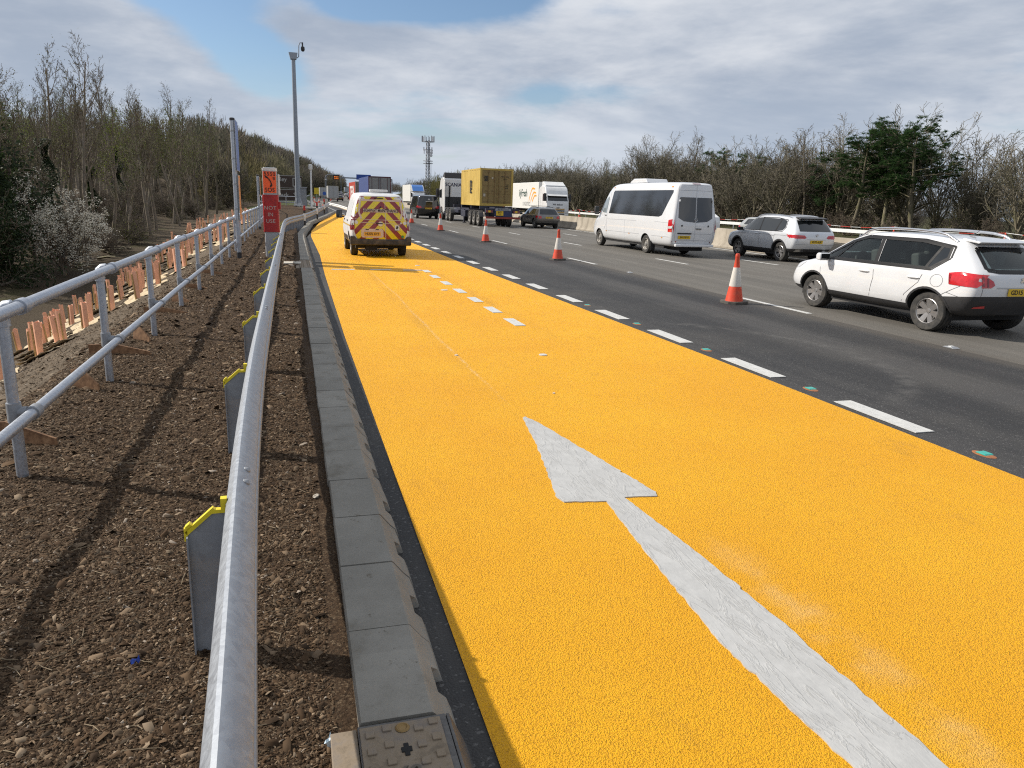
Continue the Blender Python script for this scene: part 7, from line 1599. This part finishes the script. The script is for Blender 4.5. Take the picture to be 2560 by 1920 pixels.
plant('blackthorn', THORN, -9.6, 36.6, tz(-9.6, 36.6), .86, 'large blackthorn shrub covered in pale blossom in front of the wood', 'shrub', rz=1.0)
plant('dark_shrub', YEW, -11.3, 33.6, tz(-11.3, 33.6), .95, 'dark evergreen shrub at the left edge below the blossoming blackthorn', 'shrub', rz=2.0)
plant('dark_shrub', YEW, -12.6, 37.5, tz(-12.6, 37.5), 1.5, 'tall dark evergreen shrub at the far left edge behind the blackthorn', 'shrub', rz=.4)
for i in range(84):
    y = 36 + 80 * r.random() ** 1.3; x = front_x(y) - r.uniform(-.2, 9)
    if (x + 10.0) ** 2 + (y - 36.5) ** 2 < 5 or x < -.36 * y - 1: continue
    plant('woodland_bush', BUSHES[r.randrange(3)], x, y, tz(x, y), r.uniform(.4, .85), 'low twiggy bush under the bare trees of the left wood', 'bush', 'bushes under the left wood')
# fallen branches on the wood floor
for i in range(16):
    y = r.uniform(37, 50); x = front_x(y) + r.uniform(-3.5, .5); a = r.uniform(0, 6.3); L_ = r.uniform(1, 2.6); b = MB(); z = tz(x, y) + .08; p0 = Vector((x, y, z)); d = Vector((math.cos(a), math.sin(a), r.uniform(-.02, .12)))
    b.tube([p0, p0 + d * L_ * .5 + Vector((0, 0, .05)), p0 + d * L_], [.07, .055, .02], 6); b.tube([p0 + d * L_ * .5, p0 + d * L_ * .7 + Vector((-d.y, d.x, .3)) * .5], [.035, .012], 5)
    tag(b.build('fallen_branch', [BARKL], smooth=60), 'fallen pale branch lying on the floor of the left wood', 'branch', 'fallen branches on the wood floor')
# right-hand trees beyond the far carriageway
RG = 'bare roadside trees beyond the far carriageway'; used = []; cnt = 0; tries = 0
while cnt < 120 and tries < 6000:
    tries += 1; y = 20 + 165 * r.random() ** 1.15; x = 40.5 + float(road_off(y)) + 16 * r.random() ** 1.5
    if x > 1.35 * y + 6: continue
    if any((x - a) ** 2 + (y - b_) ** 2 < 2.6 for a, b_ in used): continue
    if abs(x - 41.5) < 3.2 and abs(y - 47.5) < 4.5: continue
    used.append((x, y)); s = r.uniform(.84, 1.28)
    isp = r.random() < .9; s = s if isp else s * .68
    plant('roadside_tree', SPREADS[r.randrange(5)] if isp else POLES[r.randrange(6)], x, y, tz(x, y) - .1, s, 'bare many-stemmed tree in the roadside belt beyond the far carriageway', 'tree', RG); cnt += 1
for (x, y, k, s, lab) in ((41.0, 48.5, 0, 1.0, 'spreading dark green pine above the silver SUV, leftmost of the pine group'), (43.2, 47.5, 1, 1.1, 'dark green pine in the middle of the pine group above the silver SUV'), (42.8, 44.2, 2, .98, 'dark green pine at the right of the pine group above the white crossover'), (44.8, 46.0, 0, 1.05, 'tallest dark green pine behind the pine group on the right')):
    plant('pine_tree', PINES[k], x, y, tz(x, y) - .1, s * 1.08, lab, 'pine', sz=s * .80)
for (x, y, s, lab) in ((44.5, 73, 1.0, 'dark green pine above the minibus roof, left one of two'), (46, 71, .95, 'dark green pine above the minibus roof, right one of two'), (43, 54, .72, 'small dark pine between the minibus and the pine group')):
    plant('pine_tree', PINES[1], x, y, tz(x, y) - .1, s, lab, 'pine', sz=s * .85)
for i in range(60):
    y = 22 + 130 * r.random() ** 1.2; x = 39.6 + float(road_off(y)) + r.uniform(0, 7)
    if x > 1.3 * y + 6: continue
    plant('roadside_bush', BUSHES[r.randrange(3)], x, y, tz(x, y) - .1, r.uniform(.6, 1.0), 'twiggy bush at the foot of the roadside trees beyond the far carriageway', 'bush', 'bushes under the right-hand trees')
# far woods, read as one mass
def far_wood(name, spots, lab, mats, hmin, hmax, per=260, seed=1, thin=1.0):
    g = np.random.default_rng(seed); V, F, C = [], [], []; o = 0
    for (x, y, z, pal) in spots:
        h = g.uniform(hmin, hmax) * (.68 if (name == 'far_left_wood' and y < 200) else 1); w = h * g.uniform(.28, .42); n = per
        u = g.normal(0, 1, (n, 3)); u /= np.linalg.norm(u, axis=1)[:, None]; rad = g.random(n) ** .4
        p = u * rad[:, None] * np.array([w, w, h * .42]) + np.array([x, y, z + h * .55]); p[:, 2] += (g.random(n) ** 3) * h * .14
        d = u * .5 + np.array([0, 0, .9]) + g.normal(0, .35, (n, 3)); d /= np.linalg.norm(d, axis=1)[:, None]; s = np.cross(d, g.normal(0, 1, (n, 3))); s /= np.linalg.norm(s, axis=1)[:, None]
        L_ = h * g.uniform(.06, .16, n)[:, None]; W = h * g.uniform(.006, .016, n)[:, None] * thin
        V.append(np.stack([p - s * W, p + s * W, p + d * L_ + s * W * .4, p + d * L_ - s * W * .4], 1).reshape(-1, 3)); F.append(np.arange(4 * n).reshape(-1, 4) + o); C.append(np.repeat(np.array(pal)[None] * g.uniform(.7, 1.3, (n, 1)), 4, 0)); o += 4 * n
    tag(link(name, fast_mesh(name, np.concatenate(V), np.concatenate(F), mats, np.concatenate(C))), lab, kind='stuff')
def far_mat():
    m, N, L, b = nodes('far_twigs'); N.remove(b); out = [n for n in N if n.type == 'OUTPUT_MATERIAL'][0]
    a = N.new('ShaderNodeAttribute'); a.attribute_name = 'col'; d = N.new('ShaderNodeBsdfDiffuse'); t = N.new('ShaderNodeBsdfTranslucent'); mx = N.new('ShaderNodeMixShader'); mx.inputs[0].default_value = .5
    L.new(a.outputs['Color'], d.inputs[0]); L.new(a.outputs['Color'], t.inputs[0]); L.new(d.outputs[0], mx.inputs[1]); L.new(t.outputs[0], mx.inputs[2]); L.new(mx.outputs[0], out.inputs[0]); return m
fm = far_mat()
g = random.Random(9); sp = []
pals = [(.125, .107, .09), (.145, .128, .097), (.115, .105, .096), (.15, .14, .085), (.095, .095, .07)]
for i in range(640):
    y = 105 + 480 * g.random() ** 1.1; x = float(road_off(y)) - (6 if y < 380 else 1) - 46 * g.random() ** 1.3 * (1 if y < 220 else .6); sp.append((x, y, tz(x, y) - .5, g.choice(pals if not (110 < y < 190 and x > -12) else [(.15, .135, .065), (.12, .105, .06)])))
far_wood('far_left_wood', sp, 'dense wooded hillside running along the far left of the motorway', fm, 8.5, 13, 520, 3, .6)
sp = []
for i in range(420):
    y = 185 + 420 * g.random() ** 1.1; x = float(road_off(y)) + 42 + 70 * g.random(); sp.append((x, y, tz(x, y) - .5 if y < 420 else -2, g.choice(pals)))
for i in range(110): y = g.uniform(150, 260); x = float(road_off(y)) + 40 + g.uniform(0, 14); sp.append((x, y, tz(x, y) - .5, (.125, .12, .05)))
for i in range(170): y = g.uniform(560, 700); x = g.uniform(0, 110) + 52; sp.append((x, y, 4.5, g.choice(pals)))
far_wood('far_right_wood', sp, 'distant belt of bare and budding trees on the right of the motorway', fm, 6.0, 9, 420, 4, .65)
sp = []
for i in range(90): y = 75 + 100 * g.random(); x = -.25 * y - 14 - 30 * g.random(); sp.append((x, y, tz(x, y) - .5, g.choice(pals[:3])))
for i in range(110): y = 20 + 110 * g.random(); x = 58 + float(road_off(y)) + g.uniform(0, 22); sp.append((x, y, tz(x, y) - .5, g.choice(pals)))
far_wood('deep_wood', sp, 'dim tangle of more distant trees behind the nearer trunks', fm, 3.6, 6.0, 900, 5, .30)
